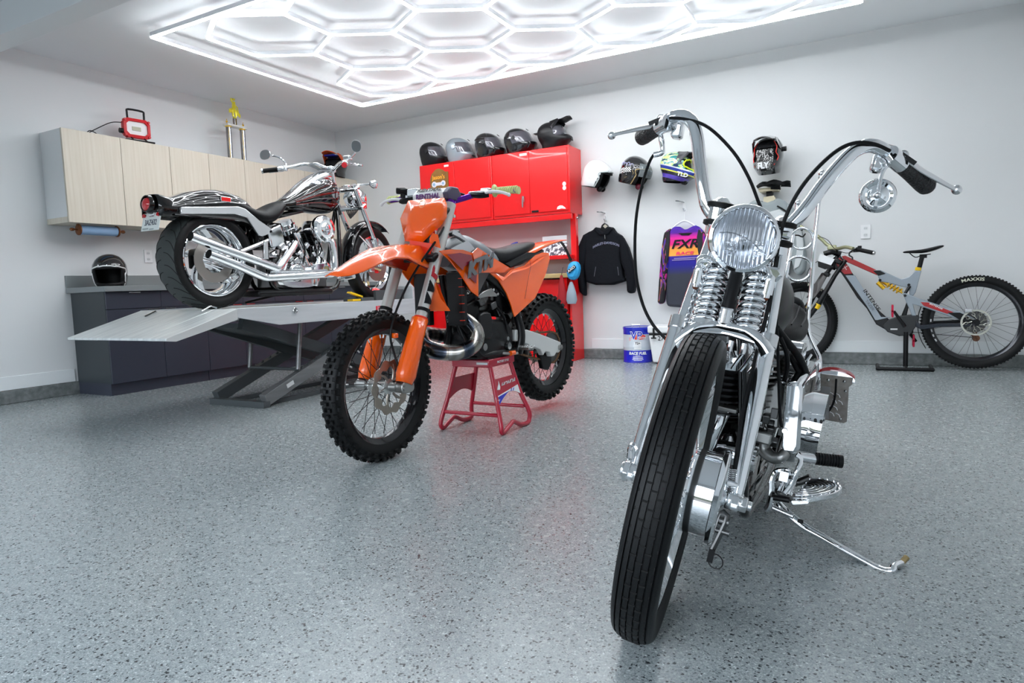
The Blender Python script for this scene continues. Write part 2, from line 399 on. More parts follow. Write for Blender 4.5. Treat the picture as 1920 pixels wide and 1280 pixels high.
ob('cord', G().tube([(-.11, .02, .165), (-.2, .03, .15), (-.33, .04, .07), (-.40, .05, .02), (-.37, .03, .055), (-.32, .02, .03), (-.30, .05, .006)], .004, 6, 5), BLK, t)

# trophy
HOLO = C('holographic_foil_column', (.2, .2, .24), .2, metal=.8); nt, N, Lk, b = nodes(HOLO)
tc = N.new('ShaderNodeTexCoord'); wv = N.new('ShaderNodeTexWave'); wv.inputs['Scale'].default_value = 30; wv.bands_direction = 'X'; Lk.new(tc.outputs['Object'], wv.inputs['Vector'])
Lk.new(ramp(nt, wv.outputs['Fac'], [(0, (.02, .02, .02)), (.4, (.45, .3, .06)), (.6, (.1, .2, .35)), (1, (.6, .6, .65))]), b.inputs['Base Color'])
MARB = C('white_marble', (.75, .76, .72), .25)
t = thing('trophy', 'tall trophy with two foil columns and a golden figure on top', 'trophy', (-5.80, 4.82, 2.178))
ob('base', G().bb((-.04, -.12, 0), (.04, .12, .018)), C('marble_cream', (.7, .66, .5), .3), t, bev=.002)
for y in (-.085, .085):
    c = ob('column', G().cyl((0, y, .018), (0, y, .33), .026, n=16), HOLO, t); ob('column_cap', G().cyl((0, y, .33), (0, y, .34), .03, n=16), YEL, c)
p = ob('platform', G().bb((-.04, -.12, .34), (.04, .12, .36)), MARB, t, bev=.002)
ob('column', G().cyl((0, 0, .36), (0, 0, .43), .02, n=14), HOLO, t)
for y in (-.1, .1): ob('finial', G().cyl((0, y, .36), (0, y, .375), .004, n=8).ball((0, y, .385), .011, 8).ball((0, y, .405), .006, 6), GOLD, p)
TG = C('bright_yellow_gold', (.9, .8, .05), .3, metal=.3)
ob('figure', G().ball((0, 0, .44), .02, 8, (1, 1, .5)).tube([(0, -.015, .45), (0, -.02, .5), (0, 0, .55)], [.009, .012, .016], 8).tube([(0, .02, .45), (0, .015, .5), (0, 0, .55)], [.008, .011, .014], 8).tube([(0, 0, .53), (0, 0, .6)], [.02, .016], 8).ball((0, 0, .625), .016, 8).tube([(0, 0, .58), (0, -.03, .61), (0, -.025, .66)], .007, 6).tube([(0, 0, .58), (0, .04, .55), (0, .05, .5)], .007, 6).secs([(-.06, 0, .5, .008, .02), (0, 0, .52, .012, .028), (.07, 0, .47, .008, .02)], n=10), TG, t)
ob('finial', G().cyl((0, -.02, .66), (0, -.02, .69), .003, n=6).ball((0, -.02, .695), .007, 6), MARB, t)

# towel roll under the cabinets
BRZ = C('brown_bronze', (.22, .08, .03), .35, metal=.5)
t = thing('towel_roll_holder', 'brown ornate roll holder hanging under the wall cabinets', 'towel holder', (-5.80, 3.30, 1.43))
for y in (-.13, .19):
    h = ob('end_bracket', G().lathe([(0, 0), (.03, .002), (.046, .006), (.046, .014), (.02, .02), (0, .02)], (0, y, -.047), (0, 1, 0), 20).bb((-.012, y, -.047), (.012, y + .012, 0)), BRZ, t)
    e = -1 if y < 0 else 1
    ob('finial', G().lathe([(0, 0), (.008, 0), (.006, .02), (.014, .035), (.014, .05), (.004, .062), (0, .062)], (0, y + (0 if y < 0 else .02), -.047), (0, e, 0), 12), BRZ, h)
o = ob('paper_towel_roll', G().lathe([(.012, -.13), (.04, -.13), (.04, .18), (.012, .18)], (-5.80, 3.31, 1.383), (0, 1, 0), 24, closed=True), C('blue_paper', (.30, .47, .70), .8))
tag(o, 'blue paper towel roll hanging under the wall cabinets', 'paper towel')

# ------------------------------------------------------------------ red metal cabinet, bench and shelf on the back wall
CABY = 6.2
def redcab(x0, x1, label):
    t = thing('metal_wall_cabinet', label, 'cabinet', (x0, BW, 1.50), group='red metal wall cabinets'); W = x1 - x0
    ob('body', G().bb((0, -.315, 0), (W, -.001, .67)), RED, t, bev=.006)
    a = ob('door', G().bb((.022, -.325, .03), (W / 2 - .0025, -.31, .655)), RED, t, bev=.003)
    b = ob('door', G().bb((W / 2 + .0025, -.325, .03), (W - .022, -.31, .655)), RED, t, bev=.003)
    return t, a, b
t1, a1, b1 = redcab(-4.50, -3.565, 'red metal wall cabinet on the left, carrying the wooden sign')
t2, a2, b2 = redcab(-3.56, -2.67, 'red metal wall cabinet on the right with latch handle and stickers')
k = ob('latch_handle', G().box((.375, -.335, .18), (.022, .02, .06)).secs([(-.345, .375, .16, .009, .05, 2.5), (-.355, .372, .145, .007, .055, 2.5)], n=12), CHROMED, a2)
DEC = C('white_sticker', (.85, .85, .86), .4)
ob('sticker', G().bb((.34, -.3265, .62), (.425, -.3255, .645)), DEC, a2, flat=True)
ob('sticker', G().bb((.34, -.3265, .62), (.40, -.3255, .64)), DEC, a1, flat=True)
ob('sticker', G().bb((.462, -.3265, .035), (.54, -.3255, .055)), BLK, b2, flat=True)
g = G()
for z in (.25, .29): g.prism([(.835 + .02 * cos(q) * (1.0 if q < 9 else 1), z + .022 * sin(q)) for q in [i * pi / 6 for i in range(12)]], -.3265, -.3255, 'y')
ob('sticker', g, DEC, b2, flat=True)
ob('sticker', G().prism([(.745, .045), (.755, .07), (.78, .082), (.81, .078), (.84, .055), (.845, .042), (.8, .05), (.77, .045)], -.3265, -.3255, 'y'), DEC, b2, flat=True)
t = thing('workbench', 'red metal workbench with wooden top, mid shelf and posts on the back wall', 'workbench', (-3.55, BW, 0))
for x in (-.92, .86):
    ob('post', G().bb((x - .03, -.21, .92), (x + .03, -.15, 1.50)), RED, t, bev=.003)
ob('rail', G().bb((-.95, -.315, 1.44), (.89, -.285, 1.495)), RED, t, bev=.003)
ob('shelf', G().bb((-.93, -.31, 1.045), (.87, -.03, 1.085)), RED, t, bev=.003)
ob('bench_top', G().bb((-.98, -.345, .855), (.87, -.001, .90)), wood_mat('worn_wooden_benchtop', (.36, .25, .10), (.62, .46, .22), (2, 30, 30)), t, bev=.004)
ob('side_panel', G().prism([(-.345, 0), (-.031, 0), (-.031, .855), (-.31, .855)], .85, .872, 'x'), RED, t, bev=.002)
ob('side_panel', G().bb((-.98, -.33, 0), (-.96, -.031, .855)), RED, t, bev=.002)
ob('front_panel', G().bb((-.96, -.26, .02), (.85, -.24, .84)), RED, t, bev=.002)
for x in (-.9, -.25, .33, .80): ob('leg', G().bb((x - .025, -.33, 0), (x + .025, -.27, .855)), RED, t, bev=.002)
d = ob('bench_drawer', G().bb((-.2, -.29, .72), (.3, -.262, .83)), C('faded_red', (.7, .1, .11), .4), t, bev=.002)
ob('bolt', G().ball((-3.55 + .9 + 0, BW - .19, 1.455), .012, 8).v and G().ball((.9, -.19, 1.455), .014, 8), CHROMED, t)
# round plaque sign
t = thing('wooden_sign', 'brown arched wooden sign with orange lettering on the red cabinet', 'sign', (-4.23, BW - .326, 1.5))
P = [(-.115, .13), (-.115, .50), (-.09, .56), (-.04, .60), (.0, .61), (.04, .6), (.09, .565), (.125, .565), (.125, .13)]
o = ob('board', G().prism(P, -.012, 0, 'y'), wood_mat('brown_wood_sign', (.20, .085, .015), (.30, .15, .03), (8, 8, 8)), t, flat=True)
OL = C('orange_lettering', (.95, .40, .03), .5)
F = lambda x, y, z: frame((x, y, z), (1, 0, 0), (0, 0, 1))
text('lettering', "Jason's", .062, OL, t, F(0, -.0135, .515), bold=.0012)
text('lettering', "GARAGE", .055, C('deep_orange_lettering', (.9, .2, .02), .5), t, F(0.01, -.0135, .37), bold=.001, sx=.95)
text('lettering', "GARAGE", .055, C('deep_orange_lettering', (.9, .2, .02), .5), t, F(0, -.0135, .30), bold=.001, sx=.95) if False else None
ob('piston_emblem', G().cyl((-.06, -.012, .44), (-.06, -.016, .44), .032, n=20).cyl((.06, -.012, .445), (.06, -.016, .445), .03, n=20).bb((-.03, -.0155, .425), (.05, -.012, .458)), C('pale_emblem', (.75, .72, .78), .4), t)
ob('emblem_centre', G().cyl((-.06, -.016, .44), (-.06, -.018, .44), .016, n=16).cyl((.06, -.016, .445), (.06, -.018, .445), .014, n=16), C('blue_grey_emblem', (.25, .42, .6), .4), t)
# things on the shelf
t = thing('paper_card', 'white card leaning on the wall above the red shelf', 'card', (-2.93, BW - .2, 1.085), (radians(-8), 0, 0))
ob('card', G().bb((-.13, 0, 0), (.15, .002, .21)), C('white_card', (.8, .82, .84), .6), t, flat=True)
t = thing('printed_magazine', 'magazine with grey and white print standing on the red shelf', 'magazine', (-2.88, BW - .24, 1.085), (radians(-12), 0, 0))
MAG = C('printed_cover', (.5, .5, .5), .4); nt, N, Lk, b = nodes(MAG); tc = N.new('ShaderNodeTexCoord'); vo = N.new('ShaderNodeTexNoise'); vo.inputs['Scale'].default_value = 26; Lk.new(tc.outputs['Object'], vo.inputs['Vector'])
Lk.new(ramp(nt, vo.outputs['Fac'], [(0, (.05, .05, .08)), (.43, (.15, .12, .14)), (.5, (.75, .76, .78)), (.62, (.8, .8, .82)), (.66, (.3, .18, .15))], 'CONSTANT'), b.inputs['Base Color'])
ob('cover', G().bb((-.12, 0, 0), (.12, .004, .13)), MAG, t, flat=True)
o = ob('tape_roll', G().lathe([(.02, 0), (.035, 0), (.035, .022), (.02, .022)], (-3.06, BW - .26, 1.086), (0, 0, 1), 20, closed=True), BLK); tag(o, 'small black tape roll on the red shelf beside the magazine', 'tape')
# pouches hanging from the post
t = thing('blue_hip_pouch', 'bright blue pouch on a black strap hanging beside the black jacket', 'pouch', (-2.63, 6.16, .93))
CY = C('cyan_fabric', (.03, .36, .72), .5, bump=.3)
ob('pouch', G(RY(12)).secs([(-.05, 0, -.02, .035, .05), (-.025, 0, -.01, .062, .09), (.02, 0, -.01, .065, .095), (.05, 0, -.02, .04, .06)], n=20, e=2.3), CY, t)
ob('strap', G().tube([(-.03, 0, .09), (-.07, -.02, .2), (-.12, -.03, .28), (-.16, -.02, .27)], .014, 8, 3, flat=.25), BLKM, t)
o = ob('badge', G().box((0, 0, 0), (.1, .004, .035)), BLK, t, bev=.001); o.matrix_local = T(0, -.064, .005) @ RY(-35)
text('lettering', 'AXO', .034, WHT, t, T(0, -.068, .005) @ RY(-35) @ RX(90), sx=1.2, bold=.001)
t = thing('grey_drawstring_bag', 'pale grey drawstring bag hanging under the blue pouch', 'bag', (-2.66, 6.15, .72))
ob('bag_body', G().secs([(.09, 0, 0, .012, .01), (.05, 0, 0, .03, .02), (-.02, 0, 0, .05, .03), (-.09, 0, 0, .06, .03), (-.13, 0, 0, .045, .02)], 'z', 16), C('grey_nylon', (.30, .36, .42), .5, bump=.5, bs=40), t)
ob('drawstring', G().tube([(0, 0, .09), (-.01, 0, .14), (-.03, -.01, .2)], .003, 6), BLK, t)
t = thing('red_cloth_bag', 'dark red cloth bag hanging from the bench side', 'bag', (-2.76, 6.14, .72))
ob('bag_body', G().secs([(.16, 0, 0, .012, .008), (.08, 0, 0, .03, .02), (-.05, 0, 0, .05, .025), (-.12, 0, 0, .045, .02)], 'z', 14), C('dark_red_cloth', (.35, .01, .015), .7), t)
ob('drawstring', G().tube([(0, 0, .16), (.02, 0, .24)], .003, 6), BLK, t)
# blue lever tool seen behind the seat
t = thing('blue_funnel', 'small blue object standing on the bench behind the dirt bike seat', 'funnel', (-3.42, 6.3, 1.086))
ob('body', G().tube([(0, 0, 0), (0, 0, .09), (.03, 0, .13), (.09, 0, .16)], [.02, .025, .03, .012], 10, 3), C('blue_plastic', (.02, .05, .35), .4), t)


# ================================================================== scissor lift and black cruiser
LIFT = brushed('galvanised_grey_steel', (.50, .53, .55), (.60, .63, .65), (6, 2, 30), .38, .3)
LIFTD = C('dark_lift_paint', (.07, .08, .085), .45, metal=.3)
PLATE = brushed('worn_aluminium_plate', (.55, .58, .58), (.74, .77, .76), (40, 1.5, 10), .36, .35)
t = thing('motorcycle_lift', 'grey scissor lift table with sloping ramp under the black cruiser', 'lift table', (-4.0, 3.0, 0))
DK = .705
def dk(a, b, z0=.66, z1=DK): return G().bb((a[0], a[1], z0), (b[0], b[1], z1))
ob('platform', dk((-.28, -.17), (.28, 2.15)), PLATE, t, bev=.002)
ob('side_extension', dk((-.5, -.17), (-.285, 2.15), .655, DK - .003), PLATE, t, bev=.002)
ob('side_extension', dk((.285, -.17), (.485, 2.15), .655, DK - .003), PLATE, t, bev=.002)
for x in (-.5, .485):
    ob('side_rail', G().prism([(-.17, DK + .006), (2.15, DK + .006), (2.15, .585), (.16, .585), (-.17, .652)], x, x + .015, 'x'), LIFT, t, bev=.002)
r = ob('ramp', G().prism([(-.17, DK + .003), (-.66, .562), (-.66, .548), (-.62, .545), (-.17, .655)], -.28, .28, 'x'), PLATE, t, bev=.0015)
for x0, x1 in ((-.5, -.282), (.282, .5)):
    ob('ramp', G().prism([(-.17, DK + .003), (-.66, .562), (-.66, .548), (-.6, .54), (-.17, .64)], x0, x1, 'x'), PLATE, t, bev=.0015)
ob('latch_clip', G().tube([(-.25, -.3, .675), (-.25, -.22, .705), (-.27, -.2, .70)], .006, 6).tube([(.25, -.24, .70), (.25, -.17, .73), (.27, -.14, .715)], .006, 6), CHROMED, t)
ob('eye_bolt', G().ring((.505, .30, .675), (1, 0, 0), .016, .005, 16, 6).cyl((.498, .30, .675), (.504, .30, .675), .02, n=16), CHROMED, t)
RS = C('red_sticker', (.7, .01, .03), .4)
ob('sticker', G().bb((.5005, 1.15, .625), (.5015, 1.17, .668)).bb((.5005, 1.175, .660), (.5015, 1.235, .668)).bb((.5005, 1.18, .62), (.5015, 1.19, .656)).bb((.5005, 1.2, .625), (.5015, 1.21, .656)).bb((.5005, 1.22, .62), (.5015, 1.23, .656)), RS, t, flat=True)
ARM = brushed('grey_arm_steel', (.16, .165, .17), (.22, .225, .23), (6, 2, 30), .35, .5)
# scissor arms: outer pair rises away from the camera, inner pair the other way
def arm(x0, x1, y0, z0, y1, z1, w, m, name='scissor_arm'):
    d = V((0, y1 - y0, z1 - z0)).normalized(); n = V((0, -d.z, d.y)) * w / 2
    P = [(y0 - n.y, z0 - n.z), (y1 - n.y, z1 - n.z), (y1 + n.y, z1 + n.z), (y0 + n.y, z0 + n.z)]
    return ob(name, G().prism(P, x0, x1, 'x'), m, t, bev=.002)
for x in (-.28, .22): arm(x, x + .06, .20, .05, 1.75, .62, .085, ARM if x > 0 else LIFTD)
for x in (-.215, .165): arm(x, x + .05, 1.75, .05, .10, .60, .085, LIFTD)
ob('cross_panel', G().prism([(.10, .57), (1.0, .33), (1.0, .345), (.10, .60)], -.16, .16, 'x'), LIFTD, t)
ob('base_frame', G().bb((-.285, .165, 0), (.285, .225, .045)).bb((-.285, 1.75, 0), (.285, 1.81, .045)).bb((-.21, .22, 0), (-.17, 1.76, .03)).bb((.17, .22, 0), (.21, 1.76, .03)), LIFTD, t, bev=.002)
g = G()
for k in range(5):
    for x in (-.255, .245): g.prism([(.52 + .075 * k, .19 + .0275 * k), (.57 + .075 * k, .25 + .0275 * k), (.575 + .075 * k, .20 + .0275 * k + .01)], x, x + .012, 'x')
ob('lock_teeth', g, LIFTD, t, flat=True)
LG0, LG1 = [(0.26, 0.573, 0.592),(0.26, 0.522, 0.231)]
for x in (-.26, .26): ob('lock_leg', G().cyl((x, LG0[1], .60), (x, LG1[1], LG1[2]), .017, n=12), ARM, t)
ob('lock_bar', G().cyl((-.27, LG1[1], LG1[2]), (.275, LG1[1], LG1[2]), .012, n=10), LIFTD, t)
ob('hydraulic_ram', G().cyl((0, 1.5, .12), (0, .8, .42), .03, n=14), LIFTD, t)
ob('label_plate', G().box((.2815, .42, .135), (.001, .07, .03), ('X', radians(20))), C('label_silver', (.6, .62, .63), .3), t, flat=True)
v = ob('wheel_vise', G().bb((-.09, 1.42, DK), (.12, 1.58, DK + .03)).bb((.10, 1.60, DK), (.13, 2.0, DK + .09)).bb((-.13, 1.60, DK), (-.10, 2.0, DK + .09)), LIFTD, t, bev=.002)
ob('vise_handle', G().prism([(1.30, DK + .075), (1.315, DK + .085), (1.46, DK + .045), (1.46, DK + .03)], .06, .10, 'x').bb((.05, 1.32, DK + .005), (.11, 1.42, DK + .02)), YEL, v, flat=True)
ob('front_stop', G().bb((-.2, 2.04, DK), (.2, 2.10, DK + .12)), LIFT, t, bev=.002)

# ---------------------------------------------------------------- wheels shared by the motorcycles
def tyre_prof(R, w, rim, crown=.5, n=14):
    # (radius, lateral) profile running from bead to bead over the crown
    P = [(rim - .008, -w * .36), (rim + .012, -w * .45)]
    h = R - rim
    for i in range(n + 1):
        a = -pi / 2 + pi * i / n; e = 1.0 if crown >= .5 else 1
        P.append((rim + h * .42 + (h * .58) * abs(cos(a)) ** (2 * (1 - crown) + .0) if False else rim + h * .42 + h * .58 * cos(a) ** crown if cos(a) > 1e-6 else rim + h * .42, w / 2 * sin(a)))
    return P + [(rim + .012, w * .45), (rim - .008, w * .36)]
def grooves(g, R, w, n, kind):
    pass
def rim_prof(r, w, lip=.008):
    return [(r, -w / 2), (r, -w / 2 + .006), (r - .012, -w / 2 + .010), (r - .024, -w * .28), (r - .028, 0), (r - .024, w * .28), (r - .012, w / 2 - .01), (r, w / 2 - .006), (r, w / 2),
            (r - .006, w / 2 + .002), (r - .018, w / 2 - .006), (r - .034, w * .24), (r - .038, 0), (r - .034, -w * .24), (r - .018, -w / 2 + .006), (r - .006, -w / 2 - .002)]
AX = (1, 0, 0)

bike = thing('cruiser_motorcycle', 'black and chrome cruiser motorcycle parked up on the grey lift', 'motorcycle', (-4.0, 3.02, .705))
B = bike
def castwheel(parent, name, M, R, w, rim, rw, ns, label):
    f = G(M).lathe(rim_prof(rim, rw), (0, 0, 0), AX, 48, closed=True)
    for i in range(ns):
        a = 2 * pi * i / ns; P = []
        for k in range(7):
            q = k / 6; r_ = .05 + (rim - .075) * q; b = a + .55 * sin(q * pi * .5) * q; P.append((r_, b, .030 - .012 * q + .022 * max(0, q - .7)))
        L_ = [(r_, b - h_ / r_) for r_, b, h_ in P]; U_ = [(r_, b + h_ / r_) for r_, b, h_ in P]
        for (s0, s1) in ((.012, .034), (-.034, -.012)):
            f.rings([[(s0, l[0] * cos(l[1]), l[0] * sin(l[1])), (s1, l[0] * cos(l[1]), l[0] * sin(l[1])), (s1, u[0] * cos(u[1]), u[0] * sin(u[1])), (s0, u[0] * cos(u[1]), u[0] * sin(u[1]))] for l, u in zip(L_, U_)])
    f.lathe([(.0, -.06), (.04, -.06), (.055, -.04), (.07, -.02), (.07, .02), (.055, .04), (.04, .06), (0, .06)], (0, 0, 0), AX, 24)
    wh = ob(name, f, CHROME, parent, label)
    ob('tyre', G(M).lathe(tyre_prof(R, w, rim), (0, 0, 0), AX, 64), TYRE, wh)
    d = G(M); ro = rim * .62
    for k in range(3): pass
    d.lathe([(ro * .55, .064), (ro, .064), (ro, .069), (ro * .55, .069)], (0, 0, 0), AX, 48, closed=True)
    for i in range(24):
        a = i * pi / 12; rr = ro * (.7 + .1 * (i % 3)); d.cyl((.0635, rr * cos(a), rr * sin(a)), (.0695, rr * cos(a), rr * sin(a)), .0045, n=6)
    ob('brake_disc', d, C('drilled_disc_steel', (.40, .37, .34), .3, metal=.9), wh)
    ob('disc_carrier', G(M).lathe([(0, .075), (.05, .075), (ro * .62, .068), (ro * .62, .06), (0, .05)], (0, 0, 0), AX, 10), CHROME, wh)
    return wh
rw = castwheel(B, 'rear_wheel', T(0, 0, .33), .33, .20, .245, .17, 5, 'chrome five spoke rear wheel')
g = G(T(0, 0, .33))   # tread grooves as thin dark bands lying on the tyre
def on_tyre(a, s, R=.33, w=.2, rim=.245, up=.0006):
    h = R - rim; th = s * pi / 2; r_ = rim + h * .42 + h * .58 * max(cos(th), 0) ** .5 + up + .0004
    return (w / 2 * sin(th) * 1.003, r_ * cos(a), r_ * sin(a))
for i in range(26):
    for sg in (-1, 1):
        P = [on_tyre(2 * pi * i / 26 + (.10 if sg > 0 else 0) + .30 * q * q, sg * (.1 + .75 * q)) for q in (0, .25, .5, .75, 1)]
        g.tube(P, .0028, 5, 2)
hh = .085; pr2 = [(.245 + hh * .42 + hh * .58 * cos(a_) ** .5 + .0004, .1 * sin(a_) * 1.002) for a_ in [(-1.15 + 2.3 * i / 14) for i in range(15)]]
ob('worn_tread', G(T(0, 0, .33)).lathe(pr2, (0, 0, 0), AX, 64), TYREW, rw)
ob('tread_groove', g, C('tread_groove_black', (.003, .003, .003), .8), rw.children[0] if False else rw)
# front wheel, turned a little to its left
MF = T(-.02, 1.70, .33) @ RZ(6)
fw = castwheel(B, 'front_wheel', MF, .33, .115, .255, .07, 5, 'chrome five spoke front wheel')
# rear fender: U section swept front to back
def ushell(S, n=12, wfac=1):
    R_ = []
    for y, zt, zb, w in S:
        r_ = []
        for j in range(n + 1):
            a = pi * j / n; c = cos(a); s = sin(a)
            r_.append((w * math.copysign(abs(c) ** .45, c), y, zb + (zt - zb) * s ** .5 if s > 1e-9 else zb))
        R_.append(r_)
    return R_
def grid(g, R_):
    n = len(R_[0]); vs = [p for r_ in R_ for p in r_]; fs = [(i * n + j, i * n + j + 1, (i + 1) * n + j + 1, (i + 1) * n + j) for i in range(len(R_) - 1) for j in range(n - 1)]
    return g.add(vs, fs)
S = [(-.385, .735, .60, .085), (-.36, .738, .595, .10), (-.30, .722, .60, .115), (-.268, .727, .60, .122), (-.16, .769, .60, .13), (-.06, .794, .60, .132), (.043, .806, .60, .132), (.127, .803, .60, .130), (.213, .786, .60, .126), (.278, .757, .585, .122), (.33, .72, .52, .118), (.37, .66, .44, .112), (.395, .56, .36, .10)]
ob('rear_fender', grid(G(), ushell(S)), PAINT, B, 'gloss black rear fender', sol=.005)
# lower flank of the fender closing over the tyre
ob('reflector', G().bb((.130, .035, .722), (.136, .115, .756)), CHROME, B, bev=.002)
ob('reflector_lens', G().bb((.135, .04, .726), (.138, .11, .752)), C('red_reflector', (.75, .01, .01), .2), B, flat=True)
g = G()
P = [(-0.275, 0.657),(0.16, 0.698),(0.217, 0.688),(0.335, 0.615),(0.436, 0.565),(0.448, 0.535),(0.354, 0.503),(0.321, 0.509),(0.23, 0.627),(0.134, 0.645),(-0.278, 0.613)]
g.prism(P, .128, .15, 'x')
ob('fender_strut', g, ALU, B, 'polished fender strut', bev=.004)
g = G().prism(P, -.15, -.128, 'x'); ob('fender_strut', g, ALU, B, bev=.004)
# tail light in a painted hood
tl = ob('tail_light', G().lathe([(.062, .03), (.060, -.02), (.052, -.045), (.046, -.045), (.05, -.015), (.04, .0), (0, .0)], (0, -.37, .675), (0, 1, -.1), 24), PAINT, B)
ob('lens', G().ball((0, -.405, .672), .044, 16, (1, .5, 1)), REDGL, tl)
ob('lens_ring', G().ring((0, -.392, .672), (0, 1, 0), .046, .004), CHROME, tl)
lp = ob('licence_plate', G(T(0, -.385, .565) @ RX(-14)).bb((-.09, -.002, -.055), (.09, .002, .062)), C('white_plate', (.72, .76, .74), .45), B, 'white licence plate', bev=.002)
FPm = T(0, -.3885, .565) @ RX(-14) @ RX(90)
text('lettering', '3AZ432', .052, C('plate_ink', (.10, .11, .15), .5), lp, FPm @ T(0, -.003, 0), sx=.72, bold=.0004)
text('lettering', 'TENN', .022, C('plate_ink_top', (.25, .12, .15), .5), lp, FPm @ T(0, .042, 0), sx=.9)
ob('plate_marking', G(FPm).bb((-.075, -.046, 0), (-.015, -.036, .0005)).bb((-.005, -.05, 0), (.04, -.042, .0005)), C('plate_grey', (.35, .4, .4), .5), lp, flat=True)
for x in (-.07, .07): ob('plate_reflector', G(FPm).cyl((x, .045, 0), (x, .045, .01), .012, n=12), REDGL, lp)
ob('plate_bracket', G().box((0, -.372, .625), (.06, .02, .04)), CHROME, B, bev=.004)
# seat
S = [(.10, 0, .742, .10, .022, 2.6), (.15, 0, .725, .115, .035, 2.6), (.22, 0, .700, .135, .048, 2.6), (.30, 0, .665, .148, .055, 2.5), (.38, 0, .640, .155, .055, 2.4), (.46, 0, .648, .155, .06, 2.3), (.53, 0, .680, .15, .065, 2.2), (.585, 0, .715, .13, .06, 2.2), (.65, 0, .75, .085, .045, 2.2), (.72, 0, .79, .04, .02, 2)]
ob('seat', G().secs(S, n=24), LEATH, B, sub=1)
# fuel tank
S = [(.62, 0, .755, .06, .02, 2.2), (.68, 0, .765, .10, .04, 2.3), (.76, 0, .79, .135, .062, 2.4), (.86, 0, .825, .155, .095, 2.5), (.96, 0, .85, .165, .122, 2.5), (1.05, 0, .868, .165, .142, 2.5), (1.13, 0, .88, .155, .15, 2.4), (1.19, 0, .88, .13, .125, 2.3), (1.225, 0, .88, .09, .09, 2.2)]
tk = ob('fuel_tank', G().secs(S, n=32), PAINT, B, 'gloss black teardrop fuel tank with pinstripes')
def on_tank(y, a, up=.001):
    for i in range(len(S) - 1):
        if S[i][0] <= y <= S[i + 1][0]:
            q = (y - S[i][0]) / (S[i + 1][0] - S[i][0]); s_ = [S[i][k] * (1 - q) + S[i + 1][k] * q for k in range(6)]
            e = s_[5]; c, d = cos(a), sin(a)
            return V((s_[3] * math.copysign(abs(c) ** (2 / e), c) + up * c, y, s_[2] + (s_[4] + up) * math.copysign(abs(d) ** (2 / e), d)))
for k, (a0, m, r_) in enumerate(((-.5, PAINTR, .006), (-.15, CHROMED, .002), (.05, PAINTR, .011), (.2, CHROMED, .0025), (.38, CHROMED, .002), (.55, PAINTR, .005), (.7, CHROMED, .003), (.85, CHROMED, .002))):
    P = [on_tank(y, a0 * (.45 + .55 * (y - .7) / .45)) for y in (.72, .80, .88, .96, 1.04, 1.12, 1.17)]
    ob('pinstripe', G().tube(P, r_, 6, 2, flat=.5), m, tk)
ob('tank_emblem', G().cyl(on_tank(1.10, .0, -.004), on_tank(1.10, .0, .004), .035, n=20), C('grey_emblem', (.3, .31, .33), .25, metal=.7), tk)
ob('emblem_mark', G().tube([on_tank(1.08, .1, .006), on_tank(1.09, .2, .006), on_tank(1.11, .1, .006), on_tank(1.10, -.1, .006), on_tank(1.12, -.15, .006)], .005, 6, 2), PAINT, tk)
# dash console along the tank
S2 = [(.68, 0, .79, .04, .012), (.76, 0, .842, .06, .02), (.86, 0, .91, .07, .03), (.96, 0, .972, .08, .035), (1.04, 0, 1.012, .085, .038), (1.11, 0, 1.035, .085, .040), (1.165, 0, 1.035, .075, .040)]
cn = ob('tank_console', G().secs(S2, n=20, e=2.6), CHROME, B)
ob('fuel_cap', G().lathe([(0, 0), (.036, 0), (.036, .008), (.025, .016), (0, .016)], (-.095, .97, .955), (-.5, -.3, 1), 20), CHROME, tk)
ob('fuel_cap', G().lathe([(0, 0), (.036, 0), (.036, .008), (.025, .016), (0, .016)], (.095, .97, .955), (.5, -.3, 1), 20), CHROME, tk)
# frame tubes
ob('frame', G().tube([(.09, .45, .60), (.1, .42, .42), (.1, .45, .16), (.1, .62, .09), (.1, 1.02, .10), (.08, 1.18, .2), (.04, 1.25, .60), (0, 1.28, .82)], .017, 10, 4)
   .tube([(-.09, .45, .60), (-.1, .42, .42), (-.1, .45, .16), (-.1, .62, .09), (-.1, 1.02, .10), (-.08, 1.18, .2), (-.04, 1.25, .60), (0, 1.28, .82)], .017, 10, 4)
   .tube([(0, .40, .62), (0, .8, .72), (0, 1.28, .84)], .02, 10).cyl((0, 1.30, .74), (0, 1.22, .93), .032, n=16), PAINT, B)
ob('swingarm', G().tube([(.125, 0, .33), (.125, .40, .47), (.115, .46, .5)], .017, 8).tube([(-.125, 0, .33), (-.125, .40, .47), (-.115, .46, .5)], .017, 8).tube([(.13, 0, .31), (.13, .25, .25), (.11, .45, .22)], .017, 8).tube([(-.13, 0, .31), (-.13, .25, .25), (-.11, .45, .22)], .017, 8), ALU, B)
ob('drive_belt_guard', G().box((-.13, .1, .34), (.02, .3, .12)), BLK, B, bev=.01)
ob('caliper', G().box((.09, .13, .215), (.04, .08, .05), ('X', .5)), CHROMED, B, bev=.012)
